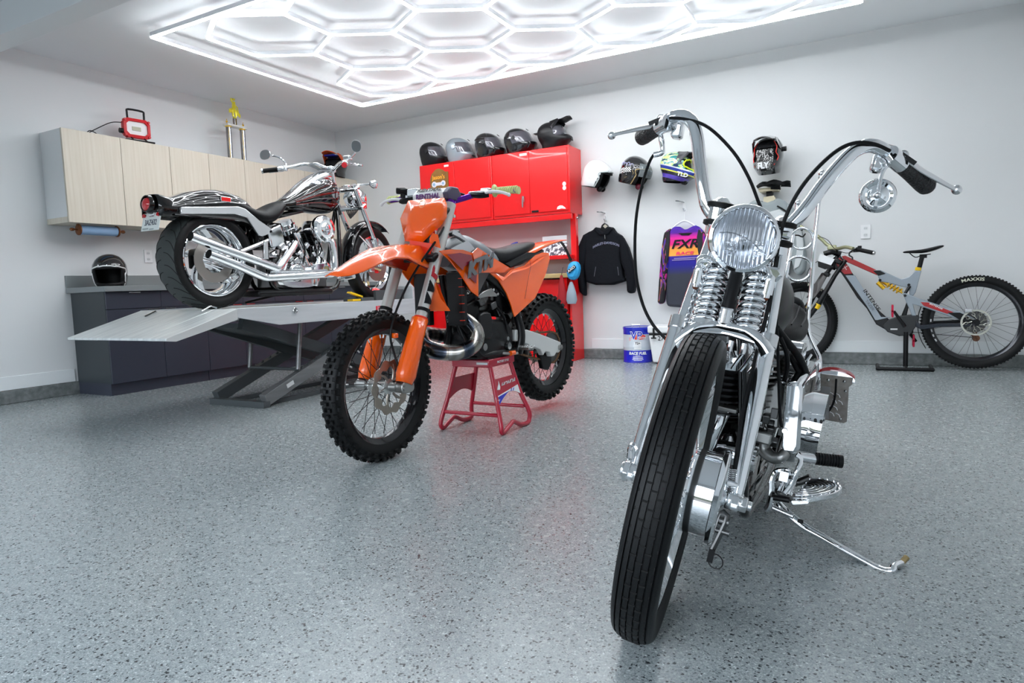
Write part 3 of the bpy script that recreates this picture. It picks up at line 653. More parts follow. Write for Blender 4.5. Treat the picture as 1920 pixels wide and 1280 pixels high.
# engine
ob('crankcase', G().secs([(-.11, .70, .22, .20, .10, 3), (-.09, .72, .24, .24, .13, 3), (.09, .72, .24, .24, .13, 3), (.115, .72, .23, .2, .1, 3)], 'x', 24), ALU, B)
ob('engine_block', G().bb((-.1, .48, .12), (.1, 1.02, .36)), STEEL, B, bev=.02)
def vcyl(y0, z0, lean, name):
    M = T(0, y0, z0) @ RX(lean); f = G(M)
    f.cyl((0, 0, 0), (0, 0, .26), .055, n=20)
    for k in range(13): f.cyl((0, 0, .03 + k * .018), (0, 0, .036 + k * .018), .083 if k > 2 else .075, n=24)
    c = ob(name, f, C('black_engine_fins', (.03, .03, .032), .35, metal=.8), B)
    h = G(M).secs([(.265, 0, 0, .088, .088, 3), (.30, 0, 0, .092, .092, 3), (.302, 0, 0, .082, .082, 3), (.335, 0, 0, .086, .086, 3), (.337, 0, 0, .074, .074, 3), (.365, 0, 0, .07, .07, 3)], 'z', 24)
    ob('rocker_cover', h, CHROME, c)
    ob('spark_plug_cap', G(M).tube([(.05, 0, .28), (.11, .01, .27), (.13, .05, .29)], .009, 8), BLK, c)
vcyl(.80, .30, 21, 'engine_cylinder'); vcyl(.86, .30, -23, 'engine_cylinder')
for k, (a, b) in enumerate((((.13, .80, .30), (.10, .70, .55)), ((.13, .83, .30), (.10, .735, .55)), ((.13, .87, .30), (.10, .93, .52)), ((.13, .90, .30), (.10, .97, .52)))):
    ob('pushrod_tube', G().cyl(a, b, .011, n=10).cyl(a, V(a).lerp(V(b), .25), .016, n=10).cyl(V(a).lerp(V(b), .75), b, .015, n=10), CHROME, B)
ac = ob('air_cleaner', G().lathe([(0, -.06), (.10, -.06), (.108, -.04), (.108, -.012), (.098, .002), (.075, .008), (.07, .004), (.05, .004), (.04, .012), (.018, .014), (0, .014)], (.24, .893, .580), AX, 40), CHROME, B, 'round chrome air cleaner')
ob('centre_bolt', G().lathe([(0, .014), (.012, .014), (.01, .022), (0, .024)], (.24, .893, .58), AX, 12), CHROMED, ac)
ob('intake_cover', G().cyl((.06, .87, .58), (.19, .89, .58), .05, n=20), CHROMED, B)
ob('timing_cover', G().lathe([(0, 0), (.07, 0), (.07, .02), (.055, .035), (.03, .04), (0, .04)], (.115, .965, .27), AX, 24).box((.13, .90, .27), (.05, .12, .10)), CHROME, B, bev=.008)
ob('timer_badge', G().cyl((.155, .965, .27), (.158, .965, .27), .026, n=18), C('brass_badge', (.5, .42, .2), .3, metal=.7), B)
f = G().secs([(.11, .66, .245, .085, .07, 2.2), (.15, .66, .245, .085, .07, 2.2), (.165, .66, .245, .07, .058, 2.2)], 'x', 24)
for k in range(5): f.box((.17, .66, .205 + k * .02), (.018, .12 - abs(k - 2) * .02, .008))
ob('transmission_cover', f, CHROME, B, bev=.003)
ob('oil_filter', G().lathe([(0, 0), (.036, 0), (.04, .01), (.04, .09), (.03, .1), (0, .1)], (.09, .87, .14), (0, .2, 1), 20), CHROMED, B)
sc = [(0.406, 0.551),(0.529, 0.601),(0.56, 0.477),(0.506, 0.439),(0.445, 0.422),(0.426, 0.433)]
ob('side_cover', G().prism(sc, .09, .15, 'x'), CHROME, B, bev=.01)
ob('oil_tank', G().bb((-.12, .44, .42), (.09, .62, .62)), PAINT, B, bev=.03)
ob('passenger_peg_bracket', G().prism([(0.352, 0.468),(0.386, 0.473),(0.38, 0.339),(0.337, 0.338)], .15, .165, 'x'), ALU, B, bev=.004)
ob('horn', G().cyl((.13, .82, .345), (.17, .82, .345), .024, n=16).ring((.171, .82, .345), AX, .022, .004, 20, 6), BLK, B)
rnd = random.Random(3)
for k in range(26): ob('engine_fitting', G().box((.1 + rnd.random() * .05, .45 + rnd.random() * .55, .22 + rnd.random() * .25), (.03, .03 + rnd.random() * .03, .02 + rnd.random() * .03), ('X', rnd.random())), CHROMED, B, bev=.005)
for k in range(8): ob('engine_hose', G().tube([(.1, .5 + .06 * k, .55), (.14, .52 + .06 * k, .42), (.12, .48 + .065 * k, .3)], .006, 6, 3), BLK, B)
# exhausts
def pipe(P, r_, tip):
    p = ob('exhaust_pipe', G().tube(P, r_, 16, 5, caps=False), CHROME, B)
    d = (V(P[1]) - V(P[0])).normalized()
    ob('muffler_tip', G().cyl(V(P[0]) + d * .02, V(P[0]) + d * .021, r_[0] * .93, n=20), C('exhaust_black', (.002, .002, .002), .9), p)
pipe([(.20, -.262, .469), (.20, -.1, .42), (.20, .2, .335), (.20, .38, .285), (.20, .415, .277), (.195, .45, .29), (.19, .50, .335), (.17, .60, .42), (.15, .655, .465)], [.031] * 4 + [.032] * 2 + [.029] * 3, 0)
pipe([(.20, -.14, .362), (.20, .05, .30), (.20, .26, .222), (.20, .30, .210), (.20, .35, .206), (.20, .6, .215), (.20, .92, .228), (.20, .98, .236), (.195, 1.01, .27), (.19, 1.02, .35), (.18, 1.01, .49), (.14, .97, .53)], [.031] * 4 + [.029] * 8, 0)
ob('heat_shield', G().tube([(.2, .36, .245), (.2, .66, .25), (.2, .92, .262)], .012, 8, flat=.4), CHROMED, B)
ob('kickstand', G().tube([(-.12, .75, .09), (-.16, .6, .06), (-.2, .45, .03)], .01, 8), BLK, B)
ob('undercarriage', G().bb((-.12, .3, .07), (.14, 1.05, .12)), BLK, B, bev=.02)
# front end, turned with the wheel
MFr = T(-.02, 1.70, .33) @ RZ(6)
def fx(p): return MFr @ V(p)
for s_ in (-1, 1):
    x = .115 * s_
    l = ob('fork_leg', G().cyl(fx((x, .0, -.02)), fx((x, -.085, .20)), .029, .027, 18).cyl(fx((x, -.085, .20)), fx((x, -.345, .64)), .020, n=18).cyl(fx((x, -.08, .185)), fx((x, -.095, .215)), .033, n=18), CHROME, B)
    ob('fork_tube_cap', G().cyl(fx((x, -.345, .64)), fx((x, -.355, .655)), .024, n=14), CHROME, l)
ob('axle', G().cyl(fx((-.15, 0, 0)), fx((.15, 0, 0)), .014, n=12), CHROMED, B)
tc_ = ob('triple_clamp', G(MFr).box((0, -.245, .48), (.29, .07, .035), ('X', .5)).box((0, -.335, .625), (.29, .08, .03), ('X', .5)), CHROME, B, bev=.01)
ob('headlight', G(MFr).lathe([(0, -.12), (.05, -.11), (.085, -.06), (.095, 0), (.095, .03), (.088, .04), (.08, .035), (0, .045)], (0, -.17, .56), (0, 1, -.05), 28), CHROME, B)
ob('headlight_bracket', G(MFr).box((0, -.25, .66), (.05, .12, .02)).box((.09, -.2, .50), (.04, .08, .06)), CHROMED, B, bev=.006)
f = G(MFr)
for k in range(7): f.tube([(.08 - .02 * k, -.30, .66), (.1 - .03 * k, -.25 + .01 * k, .58), (.09 - .02 * k, -.27, .46), (.05, -.33, .38)], .005, 6, 3)
ob('cable', f, BLK, B)
ob('turn_signal', G(MFr).cyl((.12, -.30, .66), (.21, -.25, .665), .008, n=8).secs([(-.265, .225, .665, .012, .02, 3), (-.22, .225, .665, .03, .036, 3), (-.2, .225, .665, .028, .034, 3)], n=16), CHROME, B)
# front fender
R_ = []
for k in range(17):
    a = radians(-18 + k * 9.2) ; r0 = .362
    R_.append([(.068 * c, r0 * -cos(a) + 0 if False else -(r0 + .02 * (1 - c * c)) * cos(a), (r0 + .028 * sqrt(max(0, 1 - c * c))) * sin(a)) for c in [cos(pi * j / 10) for j in range(11)]])
ff = ob('front_fender', grid(G(MFr), R_), PAINT, B, 'gloss black front fender', sol=.004)
for s_ in (-1, 1):
    ob('fender_bracket', G(MFr).tube([(.075 * s_, -.05, .12), (.072 * s_, -.25, .24)], .007, 6), CHROMED, ff)
ob('front_caliper', G(MFr).box((.09, -.13, -.02), (.05, .07, .12)), CHROMED, B, bev=.012)
# handlebar with grips, levers and mirrors
hb = [(-0.42, 0.921, 1.105),(-0.34, 1.031, 1.132),(-0.26, 1.068, 1.154),(-0.21, 1.092, 1.174),(-0.16, 1.12, 1.167),(-0.09, 1.149, 1.128),(-0.06, 1.177, 1.098)]
HB0 = [V(p) for p in hb]
riser = (0, 1.19, 1.13)
Lf = [(-.42, .90, 1.10), (-.33, .98, 1.115), (-.25, 1.07, 1.14), (-.18, 1.13, 1.16), (-.11, 1.165, 1.14), (-.05, 1.19, 1.10)]
ob('handlebar', G().tube(Lf + [(.05, 1.20, 1.09), (.11, 1.185, 1.11), (.18, 1.16, 1.13), (.27, 1.11, 1.12), (.34, 1.04, 1.09), (.40, .965, 1.062)], .0145, 12, 4), CHROME, B)
ob('riser', G().box((0, 1.2, 1.10), (.14, .06, .05)).cyl((-.05, 1.22, .98), (-.05, 1.2, 1.1), .016, n=12).cyl((.05, 1.22, .98), (.05, 1.2, 1.1), .016, n=12), CHROMED, B, bev=.006)
ob('speedometer', G().box((0, 1.10, 1.115), (.10, .14, .02), ('X', radians(-10))), CHROME, B, bev=.006)
def grip(a, b, col):
    d = (V(b) - V(a)).normalized()
    g_ = ob('grip', G().cyl(a, b, .0185, n=16), BLKM, B); ob('grip_end', G().cyl(V(a) - d * .012, a, .021, n=16), col, g_)
    ob('switch_housing', G().cyl(b, V(b) + d * .05, .024, n=16).box(V(b) + d * .06, (.035, .04, .045)), CHROME, B, bev=.006)
grip((-.42, .90, 1.10), (-.335, .975, 1.114), CHROME); grip((.41, .955, 1.06), (.345, 1.035, 1.088), C('red_grip_end', (.6, .02, .03), .3))
ob('lever', G().tube([(-.30, 1.02, 1.12), (-.36, 1.03, 1.11), (-.43, .97, 1.10)], .007, 8, 3), CHROME, B)
ob('lever', G().tube([(.33, 1.10, 1.10), (.42, 1.07, 1.08), (.47, 1.05, 1.065), (.50, 1.06, 1.06)], .008, 8, 3), CHROME, B)
ob('brake_reservoir', G().box((.30, 1.12, 1.15), (.06, .05, .035)), CHROME, B, bev=.006)
MIR = C('mirror_glass', (.35, .37, .38), .03, metal=1)
def mirror(base, P, c, ax, w, h):
    m = ob('mirror', G().tube([base] + P, .008, 8, 4), CHROME, B)
    Mx = frame(c, (1, 0, 0), (0, 0, 1)) @ RY(ax)
    ob('mirror_shell', G(Mx).secs([(-.03, 0, 0, w * .3, h * .3, 2.3), (-.02, 0, 0, w * .7, h * .7, 2.3), (0, 0, 0, w, h, 2.3), (.004, 0, 0, w, h, 2.3)], 'z', 24), CHROME, m)
    ob('mirror_glass', G(Mx).secs([(.0045, 0, 0, w * .93, h * .93, 2.3), (.006, 0, 0, w * .93, h * .93, 2.3)], 'z', 24), MIR, m)
mirror((-.29, 1.03, 1.13), [(-.30, 1.03, 1.17), (-.34, 1.01, 1.215), (-.40, .99, 1.235)], (-.455, .965, 1.245), 0, .062, .042)
mirror((.30, 1.10, 1.12), [(.33, 1.12, 1.15), (.38, 1.12, 1.18)], (.42, 1.09, 1.222), 50, .038, .048)
# forward controls
for s_ in (-1, 1):
    ob('footpeg', G().cyl((.12 * s_, 1.12, .19), (.2 * s_, 1.14, .20), .012, n=10).cyl((.20 * s_, 1.14, .20), (.28 * s_, 1.14, .21), .02, n=14), CHROME if s_ < 0 else CHROMED, B)
ob('brake_pedal', G().tube([(.14, 1.1, .2), (.17, 1.2, .27), (.2, 1.26, .28)], .009, 8, 3).cyl((.19, 1.26, .28), (.26, 1.27, .28), .014, n=12), CHROME, B)
# helmet hanging at the bars


# ================================================================== orange dirt bike on its stand
bike = thing('dirt_bike', 'orange off-road motorcycle with knobbly tyres standing on a crimson stand', 'motorcycle', (-2.0, 2.375, 0), (0, 0, radians(-5)))
B = bike
ED = RZ(5) @ T(0, 0, .35) @ RZ(-1) @ RY(1.6)       # fork frame (origin front axle) inside the bike frame
NIP = C('silver_spoke_nipple', (.7, .7, .7), .3, metal=1); SPK = C('black_spoke', (.02, .02, .022), .3, metal=.8)
RIMB = C('black_anodised_rim', (.012, .012, .015), .18, metal=.6, coat=.5)
def spokedwheel(parent, name, M, R, w, rim, rw, hubr, hubw, ns, mats, label, tyre=None, knobs=None, rimsub=None):
    mr, mh, ms, mn = mats
    h = G(M).lathe([(0, -hubw), (hubr * .55, -hubw), (hubr, -hubw + .004), (hubr, -hubw + .012), (hubr * .6, -hubw + .022), (hubr * .5, 0), (hubr * .6, hubw - .022), (hubr, hubw - .012), (hubr, hubw - .004), (hubr * .55, hubw), (0, hubw)], (0, 0, 0), AX, 28)
    wh = ob(name, G(M).lathe(rim_prof(rim, rw), (0, 0, 0), AX, 72, closed=True), mr, parent, label)
    ob('hub', h, mh, wh)
    ob('tyre', G(M).lathe(tyre(R, w, rim) if tyre else tyre_prof(R, w, rim), (0, 0, 0), AX, 72) if not knobs else knobs(G(M)), TYRE, wh)
    sp = None
    for i in range(ns):
        sd = 1 if i % 2 else -1; a = 2 * pi * i / ns; off = .9 * (1 if (i // 2) % 2 else -1) * hubr / rim * 3.2
        p0 = (sd * (hubw - .008), hubr * .92 * cos(a + off), hubr * .92 * sin(a + off)); p1 = (sd * .006, (rim - .036) * cos(a), (rim - .036) * sin(a))
        g = G(M).cyl(p0, p1, ms[1], n=6)
        s_ = ob('spoke', g, [ms[0], mn], wh)
        n0 = len(s_.data.polygons); d = (V(p1) - V(p0)).normalized()
        ob('nipple', G(M).cyl(V(p1) - d * .016, p1, .0035, n=6), mn, wh) if mn and i < 99 else None
    return wh
def knobtyre(R, w, rim, rows, kh):
    def f(g):
        Ri = R - kh
        g.lathe(tyre_prof(Ri, w * .9, rim, .5), (0, 0, 0), AX, 72)
        h = Ri - rim
        for (s_, n, kw, kl, ph) in rows:
            th = s_ * pi / 2
            rr = rim + h * .42 + h * .58 * max(cos(th), 0) ** .5; x = w * .45 * sin(th)
            nx, nr = sin(th) * .8, max(cos(th), .12)
            l = sqrt(nx * nx + nr * nr); nx /= l; nr /= l
            for i in range(n):
                a = 2 * pi * (i + ph) / n; cr = V((0, cos(a), sin(a))); tg = V((0, -sin(a), cos(a))); N_ = V((nx, 0, 0)) + cr * nr; U_ = N_.cross(tg)
                c = V((x, 0, 0)) + cr * rr; Q = []
                for q, k in ((-.004, 1.0), (kh, .82)):
                    Q.append([c + N_ * q + U_ * (kw / 2 * k * a_) + tg * (kl / 2 * k * b_) for a_, b_ in ((-1, -1), (1, -1), (1, 1), (-1, 1))])
                g.rings(Q)
        return g
    return f
kf = knobtyre(.352, .088, .275, [(-.92, 40, .016, .020, 0), (.92, 40, .016, .020, 0), (-.55, 40, .017, .018, .5), (.55, 40, .017, .018, .5), (-.2, 40, .014, .018, .0), (.2, 40, .014, .018, .0), (0, 40, .016, .016, .5)], .012)
HUBW = C('pale_grey_hub', (.62, .63, .61), .35, metal=.4)
fw = spokedwheel(B, 'front_wheel', ED, .352, .088, .275, .05, .036, .055, 36, (RIMB, HUBW, (SPK, .0016), NIP), 'spoked front wheel with black rim', knobs=kf)
kr = knobtyre(.348, .115, .255, [(-.92, 38, .02, .024, 0), (.92, 38, .02, .024, 0), (-.5, 38, .022, .018, .5), (.5, 38, .022, .018, .5), (0, 38, .03, .018, 0)], .014)
MR = T(0, 1.475, .39)
rw = spokedwheel(B, 'rear_wheel', MR, .348, .112, .252, .06, .045, .06, 36, (RIMB, STEEL, (SPK, .0016), NIP), 'spoked rear wheel with black rim', knobs=kr)
# wave disc
DISC = C('bronze_grey_disc', (.34, .30, .26), .35, metal=.9)
def wave(M, R, x, n=10):
    g = G(M); N = 120; P = []; 
    for k in range(N): a = 2 * pi * k / N; P.append(((R - .006 + .006 * cos(n * a)), (R * .68 + .008 * cos(n * a + pi)), a))
    O1 = [(x, r * cos(a), r * sin(a)) for r, _, a in P]; I1 = [(x, r * cos(a), r * sin(a)) for _, r, a in P]
    O2 = [(x + .003, r * cos(a), r * sin(a)) for r, _, a in P]; I2 = [(x + .003, r * cos(a), r * sin(a)) for _, r, a in P]
    g.rings([O1, O2, I2, I1, O1], caps=False)
    for k in range(6):
        a = k * pi / 3; a2 = a + .35
        g.tube([(x + .0015, .035 * cos(a), .035 * sin(a)), (x + .0015, R * .5 * cos(a + .12), R * .5 * sin(a + .12)), (x + .0015, R * .8 * cos(a2), R * .8 * sin(a2))], .006, 6, 2, flat=.3)
    return g
ob('brake_disc', wave(ED, .13, .058), DISC, fw)
ob('brake_disc', wave(MR, .11, -.06), DISC, rw)
# fork
FA = (V((.0, .012, 0)), )
def fk(x, q): return ED @ V((x, .024 + .475 * q, q))
WTR = C('satin_silver_fork', (.66, .65, .62), .3, metal=.55)
for s_ in (1, -1):
    x = .113 * s_
    l = ob('fork_leg', G().cyl(fk(x, .30), fk(x, .60), .0275, n=24).cyl(fk(x, .60), fk(x, .86), .029, n=24).cyl(fk(x, -.01), fk(x, .32), .021, n=16), WTR, B, 'silver fork leg')
    ob('fork_collar', G().cyl(fk(x, .295), fk(x, .31), .034, n=20), ORANGED, l)
    g = G()
    R_ = []
    for q, r0, sp in ((.015, .034, 2.2), (.05, .042, 2.1), (.12, .042, 1.9), (.22, .038, 1.8), (.30, .037, 1.8)):
        c = fk(x, q); u = ED.to_3x3() @ V((1, 0, 0)); v = ED.to_3x3() @ V((0, 1, -.437)).normalized()
        R_.append([c - v * (r0 * cos(t)) * 1.25 + u * (r0 * sin(t)) for t in [(-sp + 2 * sp * j / 14) for j in range(15)]])
    ob('fork_guard', grid(g, R_), ORANGE, l, 'orange lower fork guard', sol=.004)
    ob('axle_lug', G(ED).secs([(x - .03, .03, .0, .045, .028, 3), (x + .028, .03, .0, .045, .028, 3)], 'x', 20), CAST, l, bev=.006)
    ob('fork_clamp_band', G().cyl(fk(x, .335), fk(x, .35), .0325, n=20).box(fk(x + .03 * s_, .342), (.012, .02, .014)), BLK, l)
    ob('fork_cap', G().cyl(fk(x, .86), fk(x, .875), .024, n=16), PURPLE, l)
l = B
FT = frame(fk(.113, .44) + (fk(.113, .44) - fk(.113, .44)), (fk(.113, .6) - fk(.113, .4)), ED.to_3x3() @ V((0, -.9, .4)))
# WP lettering running down the near leg
def wpw(p):   # wrap on the tube, facing forward-left
    t = p.y / .028 + .15
    return (p.x, 0 + .0282 * sin(t), .0282 * cos(t) + p.z)
n_ = (ED.to_3x3() @ V((.75, -.65, .28))).normalized()
FM = frame(fk(.113, .45), (fk(.113, .6) - fk(.113, .4)), n_.cross(fk(.113, .6) - fk(.113, .4)))
text('lettering', 'W', .085, BLK, B, FM @ T(-.045, -.004, 0), warp=wpw, bold=.005, sx=1.55, ext=.0008, shear=.3)
text('lettering', 'P', .085, C('fork_letter_red', (.45, .01, .02), .3), B, FM @ T(.065, -.004, 0), warp=wpw, bold=.005, sx=1.3, ext=.0008, shear=.3)
ax_ = ob('axle', G(ED).cyl((-.15, 0, 0), (.15, 0, 0), .013, n=14).cyl((.062, 0, 0), (.10, 0, 0), .022, n=18), CAST, B)
cal = ob('brake_caliper', G(ED).box((.075, .10, .02), (.05, .05, .09), ('X', -.4)).box((.095, .085, -.005), (.02, .03, .05)), HUBW, B, bev=.012)
ob('caliper_bolt', G(ED).cyl((.1, .10, .045), (.108, .10, .045), .007, n=8).cyl((.1, .09, -.01), (.108, .09, -.01), .007, n=8), CHROMED, cal)
ob('triple_clamp', G(ED).box((0, .29, .60), (.27, .085, .035), ('X', .43)).box((0, .395, .825), (.27, .085, .03), ('X', .43)), BLK, B, bev=.012)
ob('clamp_bolt', G(ED).cyl((.13, .43, .80), (.14, .43, .80), .008, n=8).cyl((.13, .425, .835), (.14, .425, .835), .008, n=8), CHROMED, B)
ob('brake_hose', G(ED).tube([(.06, .02, .02), (.1, .03, .05), (.075, .015, .15), (.07, .0, .26), (.065, .10, .42), (.09, .20, .56), (.13, .31, .70), (.10, .42, .80), (.0, .50, .90), (-.12, .53, .945), (-.2, .54, .965), (-.27, .52, .965)], .0055, 8, 5), BLK, B)
ob('hose_clamp', G(ED).box((.072, .02, .235), (.03, .03, .022)), ORANGE, B, bev=.004)
# number plate
PL = [(-0.091, 0.36, 0.884),(0.128, 0.36, 0.883),(0.147, 0.355, 0.853),(0.159, 0.335, 0.787),(0.131, 0.315, 0.739),(0.109, 0.31, 0.729),(0.053, 0.275, 0.666),(-0.051, 0.275, 0.677),(-0.122, 0.33, 0.794)]
P = [V(p) for p in PL]; cx_ = sum(p.x for p in P) / len(P)
def plateform(P, push):
    c = sum((p for p in P), V()) / len(P); g = G(ED); n = len(P)
    mid = [(c + (p - c) * .5) + V((0, -push, push * .3)) for p in P]
    g.add(P + mid, [(i, (i + 1) % n, n + (i + 1) % n, n + i) for i in range(n)] + [tuple(range(n, 2 * n))]); return g
np_ = ob('number_plate', plateform(P, .022), ORANGE, B, 'orange number plate', sol=.004, ang=25)
ob('plate_logo', G(ED).ring(sum((p for p in P), V()) / len(P) + V((-.01, -.028, .075)), (0, 1, -.3), .018, .0022, 24, 6), C('pale_orange_print', (1, .5, .25), .3), np_)
ob('plate_stem', G(ED).prism([(-.02 + P[0].x * 0, .60), (.10, .60), (.115, .66), (-.02, .68)], .27, .275, 'y'), ORANGED, B)
ob('side_wing', G(ED).sheet([(0.126, 0.26, 0.708),(0.14, 0.28, 0.701),(0.139, 0.3, 0.638),(0.097, 0.28, 0.654),(0.099, 0.27, 0.682)], (.006, -.003, 0)), ORANGE, B)
# front fender
FS = [(-.30, .512, .035, .006), (-.26, .528, .062, .02), (-.19, .560, .08, .035), (-.10, .603, .092, .045), (.0, .640, .10, .055), (.09, .660, .104, .075), (.17, .668, .104, .11), (.25, .672, .10, .13), (.33, .665, .085, .11)]
R_ = []
for y, z, w_, dr in FS:
    R_.append([(w_ * x, y + .012 * abs(x), z - dr * abs(x) ** 2.2 - (.012 if abs(x) < .35 and y > -.1 else 0)) for x in (-1, -.93, -.8, -.6, -.45, -.3, 0, .3, .45, .6, .8, .93, 1)])
ob('front_fender', grid(G(ED), R_), ORANGE, B, 'long orange front fender', sol=.004, ang=30)
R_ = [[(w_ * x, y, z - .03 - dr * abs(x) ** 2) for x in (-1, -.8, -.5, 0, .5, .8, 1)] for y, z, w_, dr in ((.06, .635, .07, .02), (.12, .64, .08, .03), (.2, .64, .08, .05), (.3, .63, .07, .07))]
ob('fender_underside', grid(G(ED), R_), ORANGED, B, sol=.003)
# handlebar
HB = [(-.40, .585, .925), (-.27, .575, .93), (-.20, .56, .925), (-.13, .52, .895), (-.06, .465, .872), (.06, .465, .872), (.13, .52, .895), (.20, .575, .922), (.27, .60, .932), (.40, .60, .925)]
ob('handlebar', G(ED).tube(HB, .0145, 12, 4), PURPLE, B, 'purple handlebar')
pd = ob('crossbar_pad', G(ED).prism([(.41, .885), (.405, .915), (.44, .945), (.50, .945), (.53, .91), (.50, .885)], -.105, .105, 'x'), WHT, B, bev=.008)
ob('pad_end', G(ED).prism([(.41, .883), (.403, .916), (.44, .949), (.50, .949), (.533, .91), (.50, .883)], .085, .118, 'x'), C('dark_print', (.06, .05, .09), .4), pd, bev=.006)
PF = ED @ frame((-.005, .421, .932), (1, 0, 0), (0, .75, .65))
text('lettering', 'RENTHAL', .036, BLK, pd, PF @ T(0, .006, .003), sx=.95, bold=.0015)
text('lettering', 'RENTHAL', .034, C('purple_print', (.12, .03, .18), .4), pd, ED @ frame((-.005, .404, .903), (1, 0, 0), (0, .05, 1)), sx=1.0, bold=.0015)
LIME = C('pale_lime_grip', (.62, .66, .30), .55, bump=.6, bs=120)
for s_ in (1, -1):
    y0 = .60 if s_ > 0 else .585; g = G(ED).cyl((s_ * .285, y0, .932), (s_ * .41, y0 + .003, .925), .0165, n=16)
    for k in range(9): g.cyl((s_ * (.295 + k * .0125), y0, .9315), (s_ * (.300 + k * .0125), y0, .931), .0185, n=16)
    g.cyl((s_ * .272, y0, .932), (s_ * .282, y0, .932), .033, .022, 20).cyl((s_ * .405, y0 + .003, .925), (s_ * .412, y0 + .003, .925), .019, n=16)
    ob('grip', g, LIME, B, 'pale lime grip')
    m = ob('lever_perch', G(ED).box((s_ * .235, y0 - .025, .93), (.05, .035, .03)).box((s_ * .19, y0 - .045, .918), (.085, .028, .026)), ALU, B, bev=.006)
    ob('lever_boot', G(ED).tube([(s_ * .17, y0 - .05, .915), (s_ * .24, y0 - .075, .905), (s_ * .27, y0 - .06, .91)], .016, 8, 3), BLK, m)
    ob('lever', G(ED).tube([(s_ * .25, y0 - .07, .912), (s_ * .30, y0 - .085, .918), (s_ * .36, y0 - .085, .91), (s_ * .395, y0 - .075, .897)], .0075, 8, 4).ball((s_ * .397, y0 - .074, .896), .010, 8), WHT, B)
ob('throttle_housing', G(ED).tube([(-.24, .57, .95), (-.27, .55, .965), (-.30, .52, .965)], .018, 10).box((-.28, .57, .95), (.03, .05, .06)), BLK, B, bev=.006)
ob('brake_reservoir', G(ED).box((-.2, .55, .95), (.07, .045, .04)), ALU, B, bev=.005)
ob('clutch_cable', G(ED).tube([(.13, .54, .915), (.06, .50, .93), (.0, .40, .88), (.02, .33, .8)], .006, 8, 4), BLK, B)
# frame
FB = C('black_frame', (.004, .004, .005), .3, spec=.4)
for s_ in (1, -1):
    ob('frame_rail', G().tube([(.03 * s_, .56, .93), (.09 * s_, .70, .87), (.105 * s_, .90, .76), (.115 * s_, 1.0, .62), (.125 * s_, 1.02, .50), (.11 * s_, 1.0, .40)], [.022, .024, .024, .024, .026, .03], 10, 4), FB, B)
    ob('frame_cradle', G().tube([(.02 * s_, .50, .86), (.03 * s_, .56, .60), (.09 * s_, .62, .44), (.11 * s_, .80, .425), (.11 * s_, 1.0, .42)], .016, 10, 4), ORANGED if False else FB, B)
ob('subframe', G().tube([(.07, .85, .88), (.08, 1.1, .92), (.06, 1.4, 1.0)], .012, 8).tube([(-.07, .85, .88), (-.08, 1.1, .92), (-.06, 1.4, 1.0)], .012, 8).tube([(.08, 1.0, .66), (.07, 1.2, .85), (.06, 1.35, .98)], .011, 8), FB, B)
ob('steering_head', G().cyl(ED @ V((0, .31, .57)), ED @ V((0, .41, .84)), .032, n=18), FB, B)
# radiator, louvres and tank
ob('radiator', G().bb((.06, .44, .60), (.16, .475, .87)).bb((-.16, .44, .60), (-.06, .475, .87)), BLK, B, bev=.004)
f = G()
for k in range(6): f.bb((.145, .43, .625 + k * .042), (.168, .445, .628 + k * .042))
ob('radiator_louvre', f, ORANGED, B, flat=True)
ob('radiator_guard', G().sheet([(0.13, 0.255, 0.831),(0.15, 0.272, 0.741),(0.155, 0.324, 0.695),(0.155, 0.335, 0.679),(0.1, 0.256, 0.683)], (.004, .004, 0)), ORANGE, B)
ob('lower_guard', G().sheet([(0.1, 0.303, 0.844),(0.12, 0.33, 0.765),(0.13, 0.362, 0.683),(0.05, 0.302, 0.681)], (.004, -.006, 0)), ORANGE, B)
S = [(.50, 0, .95, .05, .05, 2.5), (.56, 0, .965, .075, .085, 2.5), (.64, 0, .975, .10, .095, 2.6), (.74, 0, .955, .115, .085, 2.6), (.84, 0, .93, .10, .07, 2.5), (.92, 0, .92, .07, .04, 2.4)]
ob('fuel_tank', G().secs(S, n=24), GREYP, B, 'grey plastic fuel tank')
ob('tank_cap', G().lathe([(0, 0), (.03, 0), (.032, .02), (.02, .028), (0, .028)], (0, .60, 1.065), (0, -.2, 1), 14), BLK, B)
ob('upper_side_cover', G().sheet([(0.06, 0.516, 1.089),(0.08, 0.546, 1.07),(0.1, 0.599, 1.022),(0.12, 0.612, 0.991),(0.15, 0.524, 0.965),(0.16, 0.433, 0.973),(0.16, 0.362, 0.981),(0.14, 0.439, 1.001),(0.12, 0.536, 1.026),(0.09, 0.528, 1.047),(0.07, 0.493, 1.066)], (-.004, 0, -.006)), GREYP, B)
# shroud: upper blade and lower blade
def shell(pts, x_, t=(-.006, 0, 0)): return G().sheet([(x, y, z) for (y, z), x in zip(pts, x_)], t)
SH = [(0.15, 0.288, 0.97),(0.175, 0.343, 0.977),(0.185, 0.427, 0.976),(0.18, 0.511, 0.963),(0.165, 0.579, 0.992),(0.135, 0.757, 0.945),(0.11, 0.963, 0.889),(0.12, 0.882, 0.865),(0.135, 0.727, 0.865),(0.16, 0.582, 0.864),(0.165, 0.567, 0.741),(0.175, 0.496, 0.77),(0.185, 0.405, 0.853),(0.18, 0.333, 0.923)]
def fan(pts, c, bulge):
    n = len(pts); g = G(); g.add([V(p) for p in pts] + [V(c)], [(i, (i + 1) % n, n) for i in range(n)]); return g
sh = ob('shroud', G().sheet(SH, (-.006, 0, 0)), ORANGE, B, 'orange radiator shroud with graphics', ang=10)
MAR = C('dark_red_graphic', (.26, .01, .03), .25, coat=.6)
